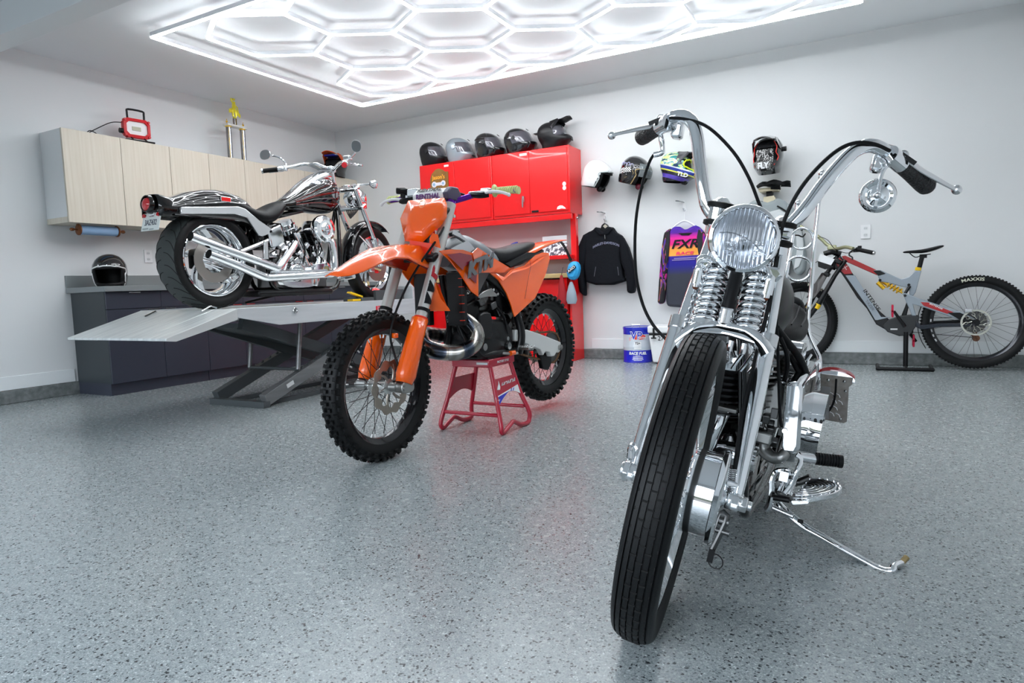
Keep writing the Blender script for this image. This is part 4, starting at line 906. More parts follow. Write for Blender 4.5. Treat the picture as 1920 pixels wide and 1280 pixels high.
ob('graphic', G().sheet([(0.184, 0.301, 0.951),(0.19, 0.394, 0.96),(0.188, 0.491, 0.951),(0.185, 0.502, 0.92),(0.188, 0.426, 0.893),(0.188, 0.416, 0.874),(0.19, 0.373, 0.9)], (.0012, 0, 0)), MAR, sh)
ob('graphic', G().sheet([(0.182, 0.458, 0.864),(0.176, 0.523, 0.861),(0.172, 0.551, 0.861),(0.172, 0.543, 0.807),(0.178, 0.487, 0.834)], (.0012, 0, 0)), MAR, sh)
ob('graphic', G().sheet([(0.186, 0.503, 0.962),(0.172, 0.569, 0.986),(0.166, 0.618, 0.974),(0.17, 0.581, 0.921),(0.178, 0.528, 0.91)], (.0012, 0, 0)), C('salmon_graphic', (1, .20, .10), .25, coat=.5), sh)
KG = C('dark_grey_letter', (.07, .075, .09), .3, coat=.5)
KM = frame((0.168, 0.578, 0.902), (-0.054, 0.311, 0.066), (-0.004, 0.01, 0.066))
text('lettering', 'KTM', .095, KG, sh, KM @ T(-.01, -.002, .010), sx=1.55, bold=.006, shear=.4, ext=.0015)
ob('shroud', G().sheet([(-p[0], p[1], p[2]) for p in SH], (.006, 0, 0)), ORANGE, B, ang=10)
ob('black_insert', G().sheet([(0.15, 0.595, 0.865),(0.13, 0.724, 0.865),(0.12, 0.706, 0.834),(0.13, 0.616, 0.771),(0.155, 0.58, 0.741)], (-.006, 0, 0)), C('charcoal_plastic', (.05, .052, .056), .4), B)
# seat
S = [(.63, 0, 1.055, .045, .012, 2.3), (.70, 0, 1.03, .06, .03, 2.4), (.80, 0, .975, .075, .045, 2.6), (.90, 0, .945, .085, .06, 2.7), (1.0, 0, .95, .09, .06, 2.7), (1.1, 0, .975, .088, .05, 2.7), (1.22, 0, 1.01, .08, .04, 2.6), (1.32, 0, 1.038, .06, .022, 2.5), (1.36, 0, 1.048, .035, .01, 2.3)]
ob('seat', G().secs(S, n=24), LEATH, B, sub=1)
# rear plastics
RP = [(0.13, 0.729, 0.862),(0.14, 0.769, 0.859),(0.155, 0.828, 0.838),(0.135, 0.935, 0.882),(0.13, 1.085, 0.907),(0.12, 1.225, 0.969),(0.115, 1.315, 0.987),(0.11, 1.394, 0.986),(0.12, 1.388, 0.949),(0.135, 1.312, 0.86),(0.15, 1.206, 0.771),(0.155, 1.145, 0.716),(0.15, 0.923, 0.616),(0.15, 0.885, 0.698),(0.145, 0.858, 0.752),(0.135, 0.8, 0.824)]
ob('side_panel', G().sheet(RP, (-.006, 0, 0)), ORANGE, B, 'orange side panel', ang=12)
ob('side_panel', G().sheet([(-p[0], p[1], p[2]) for p in RP], (.006, 0, 0)), ORANGE, B, ang=12)
cre = G().sheet([(0.142, 0.766, 0.859),(0.158, 0.824, 0.838),(0.14, 0.938, 0.876),(0.139, 1.1, 0.898),(0.128, 1.253, 0.95),(0.114, 1.381, 0.979),(0.138, 1.223, 0.93),(0.148, 1.055, 0.882),(0.15, 0.911, 0.861),(0.15, 0.813, 0.818)], (.002, 0, 0))
ob('panel_crease', cre, ORANGE, B)
ob('panel_seam', G().tube([(0.137, 1.123, 0.935),(0.142, 1.124, 0.898),(0.149, 1.086, 0.836),(0.153, 1.031, 0.714)], .0012, 5, 3), C('seam_brown', (.3, .04, .01), .5), B)
ob('air_box_cover', G().sheet([(0.105, 0.923, 0.916),(0.11, 0.963, 0.898),(0.11, 1.09, 0.936),(0.105, 1.269, 0.983),(0.1, 1.167, 0.985)], (-.01, 0, 0)), BLK, B)
S = [(1.12, 0, .955, .085, .02, 3), (1.28, 0, .995, .085, .02, 3), (1.38, 0, 1.025, .085, .018, 3), (1.5, 0, 1.05, .075, .014, 3), (1.65, 0, 1.073, .055, .009, 3), (1.78, 0, 1.085, .03, .005, 3)]
ob('rear_fender', G().secs(S, n=24), ORANGE, B, 'orange rear fender', ang=25)
# swingarm, chain
sw = [(0.976, 0.539),(1.101, 0.53),(1.251, 0.492),(1.497, 0.421),(1.501, 0.373),(1.466, 0.356),(1.439, 0.362),(1.41, 0.341),(1.37, 0.342),(1.352, 0.371),(1.301, 0.379),(1.274, 0.359),(1.245, 0.398),(1.096, 0.445),(0.966, 0.478)]
swa = ob('swingarm', G().prism(sw, .085, .12, 'x'), C('satin_cast_alloy', (.70, .71, .70), .38, metal=.2), B, bev=.005)
ob('swingarm_far_arm', G().prism([(.98, .54), (1.12, .52), (1.49, .43), (1.49, .36), (1.3, .37), (.96, .47)], -.12, -.085, 'x'), CAST, swa, bev=.005)
ob('axle_block', G().cyl((.12, 1.475, .39), (.135, 1.475, .39), .018, n=16).cyl((-.14, 1.475, .39), (.14, 1.475, .39), .011, n=14), CAST, swa)
sg = G(); N = 48; P = []
for k in range(N * 2): a = 2 * pi * k / (N * 2); r_ = .102 if k % 2 else .094; P.append((1.475 + r_ * cos(a), .39 + r_ * sin(a)))
sg.prism(P, .062, .068, 'x')
ob('rear_sprocket', sg, STEEL, rw)
f = G(); chain = [(.975, .465), (1.1, .487), (1.25, .495), (1.40, .492), (1.475, .488), (1.54, .462), (1.568, .40), (1.56, .35), (1.52, .305), (1.46, .292), (1.38, .315), (1.25, .345), (1.1, .385), (.98, .425), (.955, .445)]
CP, _ = smooth([V((.065, y, z)) for y, z in chain], [0] * len(chain), 9, True)
for k in range(0, len(CP)):
    a, b = CP[k], CP[(k + 1) % len(CP)]; m = (a + b) / 2; d = b - a
    f.box(m, (.014 if k % 2 else .018, d.length * 1.05, .011), ('X', atan2(d.z, d.y)))
ob('drive_chain', f, RUST, B, flat=True)
ob('chain_guide', G().prism([(1.30, .37), (1.45, .37), (1.44, .29), (1.40, .25), (1.33, .27)], .05, .08, 'x'), BLK, B, bev=.006)
# engine
EB = C('black_engine_case', (.008, .0085, .010), .4, spec=.35, bump=.3, bs=120)
ob('crankcase', G().secs([(-.13, .78, .50, .15, .09, 2.6), (-.10, .78, .50, .19, .11, 2.6), (.10, .78, .50, .19, .11, 2.6), (.115, .77, .50, .16, .095, 2.6)], 'x', 28), EB, B)
ob('ignition_cover', G().prism([(0.608, 0.645),(0.647, 0.657),(0.705, 0.651),(0.722, 0.61),(0.717, 0.538),(0.7, 0.508),(0.614, 0.521),(0.592, 0.548)], .11, .142, 'x'), EB, B, bev=.008)
ob('cylinder', G(T(0, .66, .60) @ RX(14)).box((0, 0, .05), (.13, .14, .13)).box((0, 0, .135), (.12, .13, .05)), EB, B, bev=.014)
ob('cylinder_head', G(T(0, .66, .60) @ RX(14)).lathe([(0, .21), (.03, .21), (.045, .19), (.06, .16)], (0, 0, 0), (0, 0, 1), 20), ALU, B)
ob('engine_bolt', G().cyl((.142, .85, .50), (.15, .85, .50), .012, n=10).cyl((.118, .885, .455), (.135, .885, .455), .02, n=14), CHROMED, B)
ob('head_stay', G().prism([(0.628, 0.751),(0.668, 0.767),(0.742, 0.782),(0.756, 0.767),(0.79, 0.743),(0.79, 0.735),(0.7, 0.737),(0.627, 0.731)], .115, .13, 'x'), CAST, B, bev=.003)
ob('stay_bolt', G().cyl((.13, 0.748, 0.773), (.137, 0.748, 0.773), .008, n=10).cyl((.13, 0.787, 0.749), (.137, 0.787, 0.749), .008, n=10), CHROMED, B)
ob('spark_lead', G().tube([(0, .64, .82), (.05, .66, .85), (.08, .72, .8)], .006, 8, 3), BLK, B)
ob('engine_hose', G().tube([(.09, .8, .7), (.12, .86, .62), (.11, .9, .52)], .007, 8, 3), BLK, B)
ob('carburettor', G().secs([(.75, 0, .68, .035, .035), (.80, 0, .69, .045, .06), (.86, 0, .70, .035, .035), (.95, 0, .72, .05, .05)], n=16), STEEL, B)
ob('radiator_hose', G().tube([(.08, .47, .63), (.09, .52, .60), (.08, .58, .56)], .017, 10, 4), BLKM, B)
ob('shock_absorber', G().cyl((0, 1.0, .50), (0, .97, .82), .022, n=14).coil((0, 1.0, .53), (0, .975, .78), .035, .006, 7), C('white_spring', (.5, .5, .5), .4), B)
ob('skid_plate', G().bb((-.1, .62, .405), (.1, .98, .42)), BLK, B, bev=.004)
ob('coolant_pump', G().cyl((.1, .66, .47), (.13, .66, .47), .02, n=14), CHROMED, B)
HDR = C('heat_blued_pipe', (.28, .27, .26), .22, metal=1); nt, N_, Lk, b = nodes(HDR); tc = N_.new('ShaderNodeTexCoord'); wv = N_.new('ShaderNodeTexWave'); wv.inputs['Scale'].default_value = 3.2; wv.inputs['Distortion'].default_value = 5; wv.bands_direction = 'Y'
Lk.new(tc.outputs['Object'], wv.inputs['Vector']); Lk.new(ramp(nt, wv.outputs['Fac'], [(0, (.05, .065, .09)), (.2, (.12, .13, .16)), (.32, (.42, .38, .32)), (.8, (.46, .45, .43)), (1, (.3, .28, .26))]), b.inputs['Base Color'])
PP = [(.0, .575, .60), (.01, .52, .632), (.07, .50, .655), (.13, .52, .625), (.165, .545, .565), (.155, .535, .50), (.10, .49, .462), (.02, .445, .462), (-.06, .41, .485), (-.12, .43, .53), (-.15, .52, .545), (-.15, .65, .53), (-.14, .82, .55), (-.13, 1.0, .66)]
ex = ob('exhaust_pipe', G().tube(PP, [.020, .021, .024, .029, .034, .039, .042, .044, .046, .046, .044, .04, .025, .02], 20, 6), HDR, B, 'heat blued expansion chamber exhaust')
f = G(); QP, QR = smooth([V(p) for p in PP], [.020, .021, .024, .029, .034, .039, .042, .044, .046, .046, .044, .04, .025, .02], 6)
for k in range(10, 58, 6):
    d = (QP[k + 1] - QP[k - 1]).normalized(); f.ring(QP[k], d, QR[k] * .995, .0009, 24, 5)
ob('weld_seam', f, C('weld_blue', (.07, .075, .10), .3, metal=1), ex)
ob('footpeg', G().prism([(.0, -.02), (.02, -.035), (.1, -.03), (.15, 0), (.10, .012), (0, .02)], -.004, .004, 'z').v and G(T(.13, 1.0, .43)).prism([(0, -.02), (.075, -.025), (.09, 0), (.075, .03), (0, .03)], -.006, .008, 'z'), CAST, B, bev=.002)
f = G(T(.13, 1.0, .44))
for k in range(7): f.cyl((.008 + k * .012, -.022, 0), (.008 + k * .012, -.022, .01), .003, .001, 5).cyl((.008 + k * .012, .028, 0), (.008 + k * .012, .028, .01), .003, .001, 5)
ob('peg_teeth', f, CAST, B)
ob('shift_lever', G().tube([(.12, .83, .42), (.15, .88, .41), (.155, .93, .41)], .008, 8), CAST, B)
ob('shift_tip', G().cyl((.15, .865, .415), (.15, .905, .415), .014, n=14), ORANGE, B)
rnd = random.Random(5)
for k in range(22): ob('engine_fitting', G().box((.07 + rnd.random() * .03, .60 + rnd.random() * .40, .56 + rnd.random() * .26), (.03, .02 + rnd.random() * .04, .02 + rnd.random() * .04), ('X', rnd.random())), STEEL, B, bev=.005)
ob('air_boot', G().bb((-.09, .86, .62), (.09, 1.08, .84)), BLK, B, bev=.03)
ob('rear_mudflap', G().bb((-.05, 1.06, .55), (.05, 1.1, .8)), BLK, B, bev=.01)

# stand
t = thing('bike_stand', 'crimson tubular bike stand under the orange dirt bike', 'stand', (-1.915, 3.16, 0), (0, 0, radians(-1)))
TP = [(-.13, -.11), (.105, -.10), (.105, .17), (-.10, .16)]
ob('top_plate', G().prism([(-.135, -.115), (.11, -.115), (.11, .165), (-.135, .165)], .355, .398, 'z'), REDSTAND, t, bev=.006)
ob('rubber_top', G().bb((-.12, -.10, .398), (.095, .15, .405)), BLK, t)
for s_, xt, xb in ((1, .10, .195), (-1, -.125, -.195)):
    P = [(xt, -.09, .36), (xt + (xb - xt) * .5, -.12, .20), (xb - .002 * s_, -.155, .06), (xb, -.155, .022), (xb, -.13, .013), (xb, -.06, .04), (xb, -.02, .05), (xb, .06, .018), (xb, .135, .013), (xb, .16, .03), (xb, .158, .08), (xt + (xb - xt) * .5, .14, .2), (xt, .13, .36)]
    lg = ob('side_frame', G().tube(P, .0125, 12, 5), REDSTAND, t)
    def sx(z): return xt + (xb - xt) * (.36 - z) / .33
    O = [(-.105, .29), (.135, .29), (.152, .17)] + [(.152 - .305 * k / 10, .17 + .055 * sin(pi * k / 10) - .035 * k / 10) for k in range(1, 10)] + [(-.145, .13)]
    pn = ob('side_plate', G().sheet([(sx(z) + .004 * s_, y, z) for y, z in O], (.003 * s_, 0, 0)), REDSTAND, t)
    if s_ > 0:
        O2 = [(-.135, .20), (.148, .235), (.152, .172)] + [(.152 - .30 * k / 10, .172 + .055 * sin(pi * k / 10) - .035 * k / 10) for k in range(1, 10)] + [(-.142, .137)]
        ob('white_graphic', G().sheet([(sx(z) + .0078, y, z) for y, z in O2], (.0006, 0, 0)), WHT, pn)
        O3 = [(-.132, .196), (.02, .2125), (-.03, .198), (-.08, .178), (-.138, .147)]
        ob('blue_graphic', G().sheet([(sx(z) + .0088, y, z) for y, z in O3], (.0006, 0, 0)), C('blue_print', (.02, .03, .45), .35), pn)
        for k in range(2): ob('blue_graphic', G().sheet([(sx(z) + .0088, y + k * .025, z) for y, z in ((.03, .207), (.042, .209), (.055, .223), (.045, .222))], (.0006, 0, 0)), C('blue_print2', (.02, .03, .45), .35), pn)
        HM = frame((sx(.258) + .0095, .035, .255), (0, 1, .07), (.3, 0, 1))
        text('lettering', 'HONDA', .042, WHT, pn, HM, sx=1.0, bold=.0012)
        text('lettering', 'W', .022, WHT, pn, frame((sx(.18) + .011, -.118, .178), (0, 1, .07), (.3, 0, 1)), bold=.0008)
        ob('wing_mark', G().sheet([(sx(z) + .009, y, z) for y, z in ((-.10, .235), (-.072, .232), (-.062, .245), (-.062, .28), (-.072, .262), (-.085, .252))], (.0006, 0, 0)), WHT, pn)
for y, z in ((-.145, .105), (.15, .105)): ob('cross_bar', G().cyl((-.17, y, z), (.17, y, z), .0105, n=12), REDSTAND, t)
text('lettering', 'FACTORY STYLE', .017, WHT, t, frame((.1115, .03, .377), (0, 1, 0), (0, 0, 1)), bold=.0003)
ob('white_stripe', G().bb((.03, -.1175, .371), (.10, -.1155, .383)), WHT, t, flat=True)


# ================================================================== chrome chopper in the foreground
bike = thing('chopper_motorcycle', 'chrome springer chopper with tall handlebar standing nearest the camera', 'motorcycle', (-.465, 1.447, 0), (0, radians(10), 0))
B = bike
KW = Matrix([[0.96964, -0.10973, 0.21852, -0.39], [0.10705, 0.99396, 0.02412, 1.447], [-0.21985, -0.0, 0.97553, 0.334], [0, 0, 0, 1]])
K = (T(-.465, 1.447, 0) @ RY(10)).inverted() @ KW      # fork frame inside the bike frame: x left, y back, z up, origin at the front axle
def k(p): return K @ V(p)
def ribtyre(R, w, rim):
    base = tyre_prof(R, w, rim, .55, 40); out = []
    for r, x in base:
        out.append((r, x))
    o2 = []
    gr = (-.031, -.019, -.0065, .0065, .019, .031); gw = .0016
    xs = sorted(set([p[1] for p in out[2:-2]] + [g + e for g in gr for e in (-gw, -gw * .8, gw * .8, gw)]))
    def rad(x):
        for (r0, x0), (r1, x1) in zip(out, out[1:]):
            if x0 <= x <= x1 and x1 > x0: return r0 + (r1 - r0) * (x - x0) / (x1 - x0)
        return out[2][0]
    for x in xs:
        d = .005 if any(abs(x - g) < gw * .9 for g in gr) else 0
        o2.append((rad(x) - d, x))
    return out[:2] + o2 + out[-2:]
CS = C('chrome_spoke', (.8, .82, .84), .1, metal=1)
fw = spokedwheel(B, 'front_wheel', K, .345, .088, .286, .060, .035, .05, 40, (CHROME, CHROME, (CS, .0022), CS), 'chrome spoked front wheel', tyre=ribtyre)
# sipes joining the ribs
f = G(K)
for i in range(64):
    for s_, (x0, x1) in enumerate(((-.0185, -.007), (-.006, .006), (.007, .0185))):
        a = 2 * pi * (i + s_ * .37) / 64
        c = V((( x0 + x1) / 2, .3435 * cos(a), .3435 * sin(a))); f.box(c, (x1 - x0, .0035, .0035), ('X', a))
    for x0, x1 in ((-.030, -.020), (.020, .030)):
        a = 2 * pi * (i + .5) / 64; f.box(((x0 + x1) / 2, .3395 * cos(a), .3395 * sin(a)), (.008, .002, .006), ('X', a))
ob('tread_sipe', f, C('sipe_black', (.003, .003, .003), .9), fw, flat=True)
dr = ob('brake_drum', G(K).lathe([(.03, 0), (.095, .028), (.105, .032), (.105, .036), (.094, .04), (.094, .078), (.108, .080), (.110, .088), (.104, .092), (.09, .094), (.04, .10), (0, .10)], (0, 0, 0), AX, 48).at(K), CHROME, fw) if False else ob('brake_drum', G(K).lathe([(r, h) for r, h in [(.03, .0), (.088, .030), (.094, .036), (.094, .090), (.106, .092), (.108, .101), (.102, .106), (.085, .108), (.04, .115), (0, .115)]], (0, 0, 0), AX, 56), CHROME, fw, 'polished front brake drum')
f = G(K)
for i in range(24): a = i * pi / 12; f.ball((.105, .100 * cos(a), .100 * sin(a)), .003, 6)
ob('drum_rivets', f, CHROMED, dr)
FX = .018
SLP = .50
def leg(x, q, off=0): return k((x, .02 + off + SLP * q, q))
for s_, xb, xt in ((-1, -.098, -.088), (1, .134, .124)):
    # front spring leg
    l = ob('spring_fork_leg', G().tube([leg(xb, .0), leg(xb, .03), leg((xb + xt) / 2, .17), leg(xt, .335)], [.013, .015, .0185, .0195], 16, 3), CHROME, B, 'chrome front fork leg')
    ob('fork_collar', G().cyl(leg(xt, .325), leg(xt, .352), .0225, n=18), CHROMED, l)
    # rigid rear leg running to the triple tree
    r_ = ob('rigid_fork_leg', G().tube([leg(xb * .98, -.02, .055), leg(xb * .97, .10, .06), leg(xt * .95, .35, .055), leg(xt * .80 + .004, .56, .03), leg(xt * .78, .62, .01)], [.012, .015, .018, .017, .016], 14, 4), CHROME, B, 'chrome rear fork leg')
    ob('rocker', G(K).secs([(xb - .012 * s_ * 0 - .010, .032, -.004, .055, .021, 2.4), (xb + .010, .032, -.004, .055, .021, 2.4)], 'x', 20).cyl((xb - .017, 0, 0), (xb + .017, 0, 0), .017, n=16).cyl((xb - .017, .06, -.01), (xb + .017, .06, -.01), .014, n=16), CHROME, B, bev=.004)
nut = ob('axle_nut', G(K).cyl((-.114, 0, 0), (-.10, 0, 0), .026, n=6).cyl((-.121, 0, 0), (-.114, 0, 0), .018, n=16), CHROMED, B, bev=.002)
ob('axle_nut', G(K).cyl((.14, 0, 0), (.160, 0, 0), .018, n=6).cyl((.16, 0, 0), (.170, 0, 0), .011, n=12), CHROMED, B, bev=.002)
ob('axle', G(K).cyl((-.115, 0, 0), (.15, 0, 0), .0095, n=12), CHROMED, B)
ob('fender_loop', G(K).tube([(-.100, .03, .045), (-.110, .03, .055), (-.112, .01, .05), (-.106, -.01, .03)], .006, 8, 4), CHROME, B)
br = ob('brake_arm', G(K).tube([(.105, .0, -.03), (.126, .0, -.035), (.122, -.01, -.07), (.112, -.02, -.115)], .008, 8, 2, flat=.6).cyl((.09, .0, -.05), (.132, .0, -.05), .009, n=12).cyl((.09, -.01, -.07), (.138, -.01, -.07), .006, n=10), STEEL, B)
ob('cable_clevis', G(K).box((.112, -.022, -.125), (.013, .011, .030)).ring((.124, -.023, -.135), (.2, 1, 0), .016, .0014, 20, 5), BLK, br)
ob('brake_anchor', G(K).tube([(.10, .0, .04), (.125, .02, .03), (.14, .045, .03)], .007, 8, 2), CHROME, B)
# fork bridge with its two lower spring seats
bp = [(-0.083, 0.17, 0.265),(-0.075, 0.165, 0.297),(-0.055, 0.165, 0.325),(-0.037, 0.17, 0.342),(-0.002, 0.18, 0.352),(0.026, 0.18, 0.354),(0.073, 0.175, 0.353),(0.107, 0.165, 0.338),(0.13, 0.16, 0.315)]
brg = ob('fork_bridge', G(K).tube(bp, [.017, .017, .015, .014, .013, .013, .014, .016, .018], 14, 4), CHROME, B, 'arched chrome fork bridge')
ob('bridge_plate', G(K).tube([(-.06, .165, .335), (.0, .178, .345), (.04, .18, .348), (.10, .168, .342)], .02, 10, 3, flat=.45), CHROME, brg)
for x in (-.035, .045, .075): ob('bridge_bolt', G(K).cyl((x, .17, .325), (x, .165, .300), .007, n=8), CHROMED, brg)
for a, b, nm in (((-.030, .195, .352), (-.028, .262, .486), 0), ((.070, .195, .352), (.066, .262, .486), 0)):
    a, b = V(a), V(b); sp = ob('fork_spring', G(K).coil(a, b, .0265, .0068, 8.2, 10, 18), CHROME, B, 'chrome coil spring')
    ob('spring_rod', G(K).cyl(a - (b - a) * .12, b + (b - a) * .6, .011, n=14), CHROMED, sp)
    d = (b - a).normalized()
    ob('spring_seat', G(K).cyl(a - d * .014, a + d * .001, .031, n=24), CHROME, sp); ob('spring_seat', G(K).cyl(b - d * .001, b + d * .012, .031, n=24), CHROME, sp)
    c0 = b + d * .025; c1 = c0 + d * .075
    sp2 = ob('fork_spring', G(K).coil(c0, c1, .025, .0062, 4.5, 10, 18), CHROME, B, 'short upper chrome coil spring')
    ob('spring_cap', G(K).cyl(c1, c1 + d * .014, .028, n=24).cyl(c1 + d * .014, c1 + d * .03, .016, n=16), CHROME, sp2)
tr = ob('triple_tree', G(K).prism([(-.09, .50), (-.075, .475), (-.02, .468), (.055, .468), (.11, .475), (.125, .50), (.11, .515), (-.08, .515)], .255, .345, 'y').box((FX, .285, .445), (.05, .03, .05)), CHROME, B, bev=.008)
ob('tree_bolt', G(K).cyl((FX, .25, .455), (FX, .225, .455), .014, n=6).cyl((FX, .25, .478), (FX, .235, .478), .02, n=20), CHROMED, tr)
ob('upper_tree', G(K).box((FX, .335, .595), (.20, .08, .022)), CHROME, B, bev=.008)
ob('steering_neck', G(K).cyl((FX, .29, .49), (FX, .345, .62), .034, n=24), PAINT, B)
f = G(K)
for i, (x, y, z) in enumerate(((.02, .20, .38), (.02, .19, .36))): f.cyl((x, y, z), (x, y + .03, z), .018, n=16)
f.box((FX, .20, .335), (.035, .05, .04)).cyl((FX, .18, .36), (FX, .18, .40), .016, n=14)
ob('centre_damper', f, CHROMED, B, bev=.003)
ob('fork_stem_cover', G(K).tube([(FX, .235, .48), (FX, .205, .42), (FX, .19, .36)], .016, 12), BLK, B)
# marker lights on bent arms
for P_, c in (([(-0.028, 0.26, 0.482),(-0.041, 0.25, 0.493),(-0.057, 0.24, 0.503),(-0.074, 0.23, 0.496),(-0.074, 0.225, 0.476),(-0.07, 0.225, 0.463)], 0), ([(0.05, 0.26, 0.495),(0.061, 0.25, 0.505),(0.075, 0.24, 0.511),(0.088, 0.23, 0.501),(0.096, 0.225, 0.485),(0.096, 0.225, 0.468)], 1)):
    mk = ob('marker_light', G(K).tube(P_, .0058, 10, 4), CHROME, B); e = V(P_[-1])
    ob('light_body', G(K).cyl(e + V((0, 0, .012)), e + V((0, 0, -.022)), .0135, n=18).ball(e + V((0, 0, .014)), .0125, 12).cyl(e + V((0, 0, -.022)), e + V((0, 0, -.03)), .009, n=14), CHROME, mk)
    ob('light_lens', G(K).ball(e + V((0, 0, -.03)), .008, 10), C('smoked_amber', (.12, .03, .01), .15), mk)
# headlight
HC = V((0.015, 0.24, 0.567)); hd = V((.12, -1, .03)).normalized()
hl = ob('headlight', G(K).lathe([(0, -.12), (.03, -.118), (.055, -.10), (.072, -.07), (.079, -.03), (.080, .0), (.083, .004), (.084, .014), (.081, .022), (.074, .025), (.072, .021)], HC, hd, 56), CHROME, B, 'round chrome headlight')
LENS = C('fluted_headlight_glass', (.95, .97, 1), .03, trans=1); 
nt, N_, Lk, b = nodes(LENS)
tc = N_.new('ShaderNodeTexCoord'); wv = N_.new('ShaderNodeTexWave'); wv.inputs['Scale'].default_value = 34; wv.bands_direction = 'X'; bp_ = N_.new('ShaderNodeBump'); bp_.inputs['Strength'].default_value = .55; bp_.inputs['Distance'].default_value = .003
Lk.new(tc.outputs['Object'], wv.inputs['Vector']); Lk.new(wv.outputs['Fac'], bp_.inputs['Height']); Lk.new(bp_.outputs['Normal'], b.inputs['Normal'])
ob('lens', G(K).lathe([(0, .031), (.03, .0295), (.055, .026), (.0715, .020), (.0715, .016), (.055, .022), (.03, .0255), (0, .027)], HC, hd, 48), LENS, hl)
ob('reflector', G(K).lathe([(.071, .018), (.06, -.005), (.04, -.028), (.015, -.04), (0, -.042)], HC, hd, 40), C('silvered_reflector', (.9, .92, .95), .12, metal=1), hl)
ob('bulb', G(K).cyl(HC + hd * -.04, HC + hd * -.005, .010, n=16).ball(HC + hd * -.004, .0105, 12), C('bulb_cap', (.8, .82, .85), .2, metal=.7), hl)
HM = frame(HC, V((0, 0, 1)).cross(hd) * 1.0, (0, 0, 1))
f = G(K @ frame(HC + hd * .026, V((0, 0, 1)).cross(hd) * 1.0, V((0, 0, 1))))
f.tube([(-.058, .004, 0), (-.03, .008, .002), (0, .002, .003), (.03, -.014, .002), (.058, -.030, -.002)], .0016, 6, 3)
ob('lens_band', f, LENS, hl)
ob('headlight_mount', G(K).cyl(HC + V((0, -.0, -.088)), HC + V((0, .03, -.125)), .014, n=12), CHROME, hl)
# handlebar risers and bars
for x0, z0 in ((-.062, .617), (.092, .592)):
    rs = ob('handlebar_riser', G(K).cyl((x0, .325, z0 - .045), (x0 + .004 * (1 if x0 > 0 else -1), .325, z0 + .035), .026, n=24), CHROME, B)
    ob('riser_bushing', G(K).lathe([(.027, -.008), (.036, -.005), (.036, .005), (.027, .008)], (x0, .325, z0 + .028), (0, 0, 1), 24, closed=True).lathe([(.027, -.009), (.036, -.005), (.036, .005), (.027, .009)], (x0, .325, z0 - .018), (0, 0, 1), 24, closed=True), BLKM, rs)
    ob('riser_cap', G(K).lathe([(0, .05), (.012, .048), (.02, .04), (.027, .036), (.027, .03), (0, .03)], (x0, .325, z0), (0, 0, 1), 20), CHROME, rs)
BL = [(-0.019, 0.33, 0.588),(-0.057, 0.33, 0.605),(-0.095, 0.33, 0.637),(-0.118, 0.335, 0.687),(-0.142, 0.345, 0.754),(-0.162, 0.355, 0.811),(-0.185, 0.37, 0.85),(-0.213, 0.385, 0.868),(-0.244, 0.4, 0.866),(-0.277, 0.43, 0.846),(-0.345, 0.5, 0.812)]
BR = [(0.034, 0.33, 0.569),(0.078, 0.33, 0.593),(0.11, 0.33, 0.62),(0.137, 0.335, 0.666),(0.165, 0.345, 0.732),(0.195, 0.36, 0.791),(0.218, 0.37, 0.825),(0.245, 0.385, 0.841),(0.274, 0.4, 0.839),(0.316, 0.43, 0.818),(0.415, 0.51, 0.78)]
hb = ob('handlebar', G(K).tube(list(reversed(BL))[2:] + BR[:-1], .0172, 20, 5), CHROME, B, 'tall chrome ape hanger handlebar')
GR = C('black_waffle_grip', (.012, .012, .013), .45); nt, N_, Lk, b = nodes(GR); tc = N_.new('ShaderNodeTexCoord')
vo = N_.new('ShaderNodeTexVoronoi'); vo.inputs['Scale'].default_value = 170; bp_ = N_.new('ShaderNodeBump'); bp_.inputs['Strength'].default_value = 1; bp_.inputs['Distance'].default_value = .004
Lk.new(tc.outputs['Object'], vo.inputs['Vector']); Lk.new(vo.outputs['Distance'], bp_.inputs['Height']); Lk.new(bp_.outputs['Normal'], b.inputs['Normal'])
GLs = V((-0.279, 0.43, 0.841)); GLe = V((-0.344, 0.51, 0.821)); GRs = V((0.327, 0.43, 0.813)); GRe = V((0.407, 0.51, 0.78))
for a, b_ in ((GLs, GLe), (GRs, GRe)):
    d = (b_ - a); L_ = d.length
    gp = ob('grip', G(K).lathe([(0, 0), (.018, 0), (.0195, .004), (.0205, L_ * .4), (.0235, L_ * .85), (.023, L_), (.018, L_ + .008), (0, L_ + .011)], a, d, 28), GR, B, 'black waffle rubber grip')
    sd = 1 if a.x > 0 else -1; dn = d.normalized()
    c0 = a - dn * .012
    ob('grip_collar', G(K).cyl(a - dn * .03, a + dn * .003, .021, n=24).cyl(a - dn * .05, a - dn * .032, .024, n=24), CHROME, gp)
def ctl(c, sd, lev):
    c = V(c)
    m = ob('lever_mount', G(K).box(c + V((.02 * -sd, 0, .012)), (.05, .035, .028), ('Y', .5 * sd)).box(c + V((.035 * -sd, -.005, .03)), (.035, .03, .022), ('Y', .2 * sd)).cyl(c + V((0, -.02, .02)), c + V((0, .02, .02)), .012, n=14), CHROMED, B, bev=.004)
    ob('lever_clamp', G(K).box(c + V((-.05 * sd, 0, -.004)), (.03, .045, .045)), CHROME, m, bev=.008)
    ob('spring_clip', G(K).box(c + V((.012 * sd, -.018, .012)), (.040, .006, .010), ('Y', .5 * sd)), BLK, m)
    lv = ob('lever', G(K).tube(lev, [.010, .010, .009, .008, .0065, .0075], 12, 4, flat=.7).ball(lev[-1], .0125, 14), ALU, B, 'polished ball end lever')
ctl(GLs, -1, [(-0.243, 0.4, 0.862),(-0.267, 0.41, 0.849),(-0.308, 0.44, 0.842),(-0.359, 0.47, 0.834),(-0.412, 0.5, 0.824),(-0.436, 0.515, 0.818)])
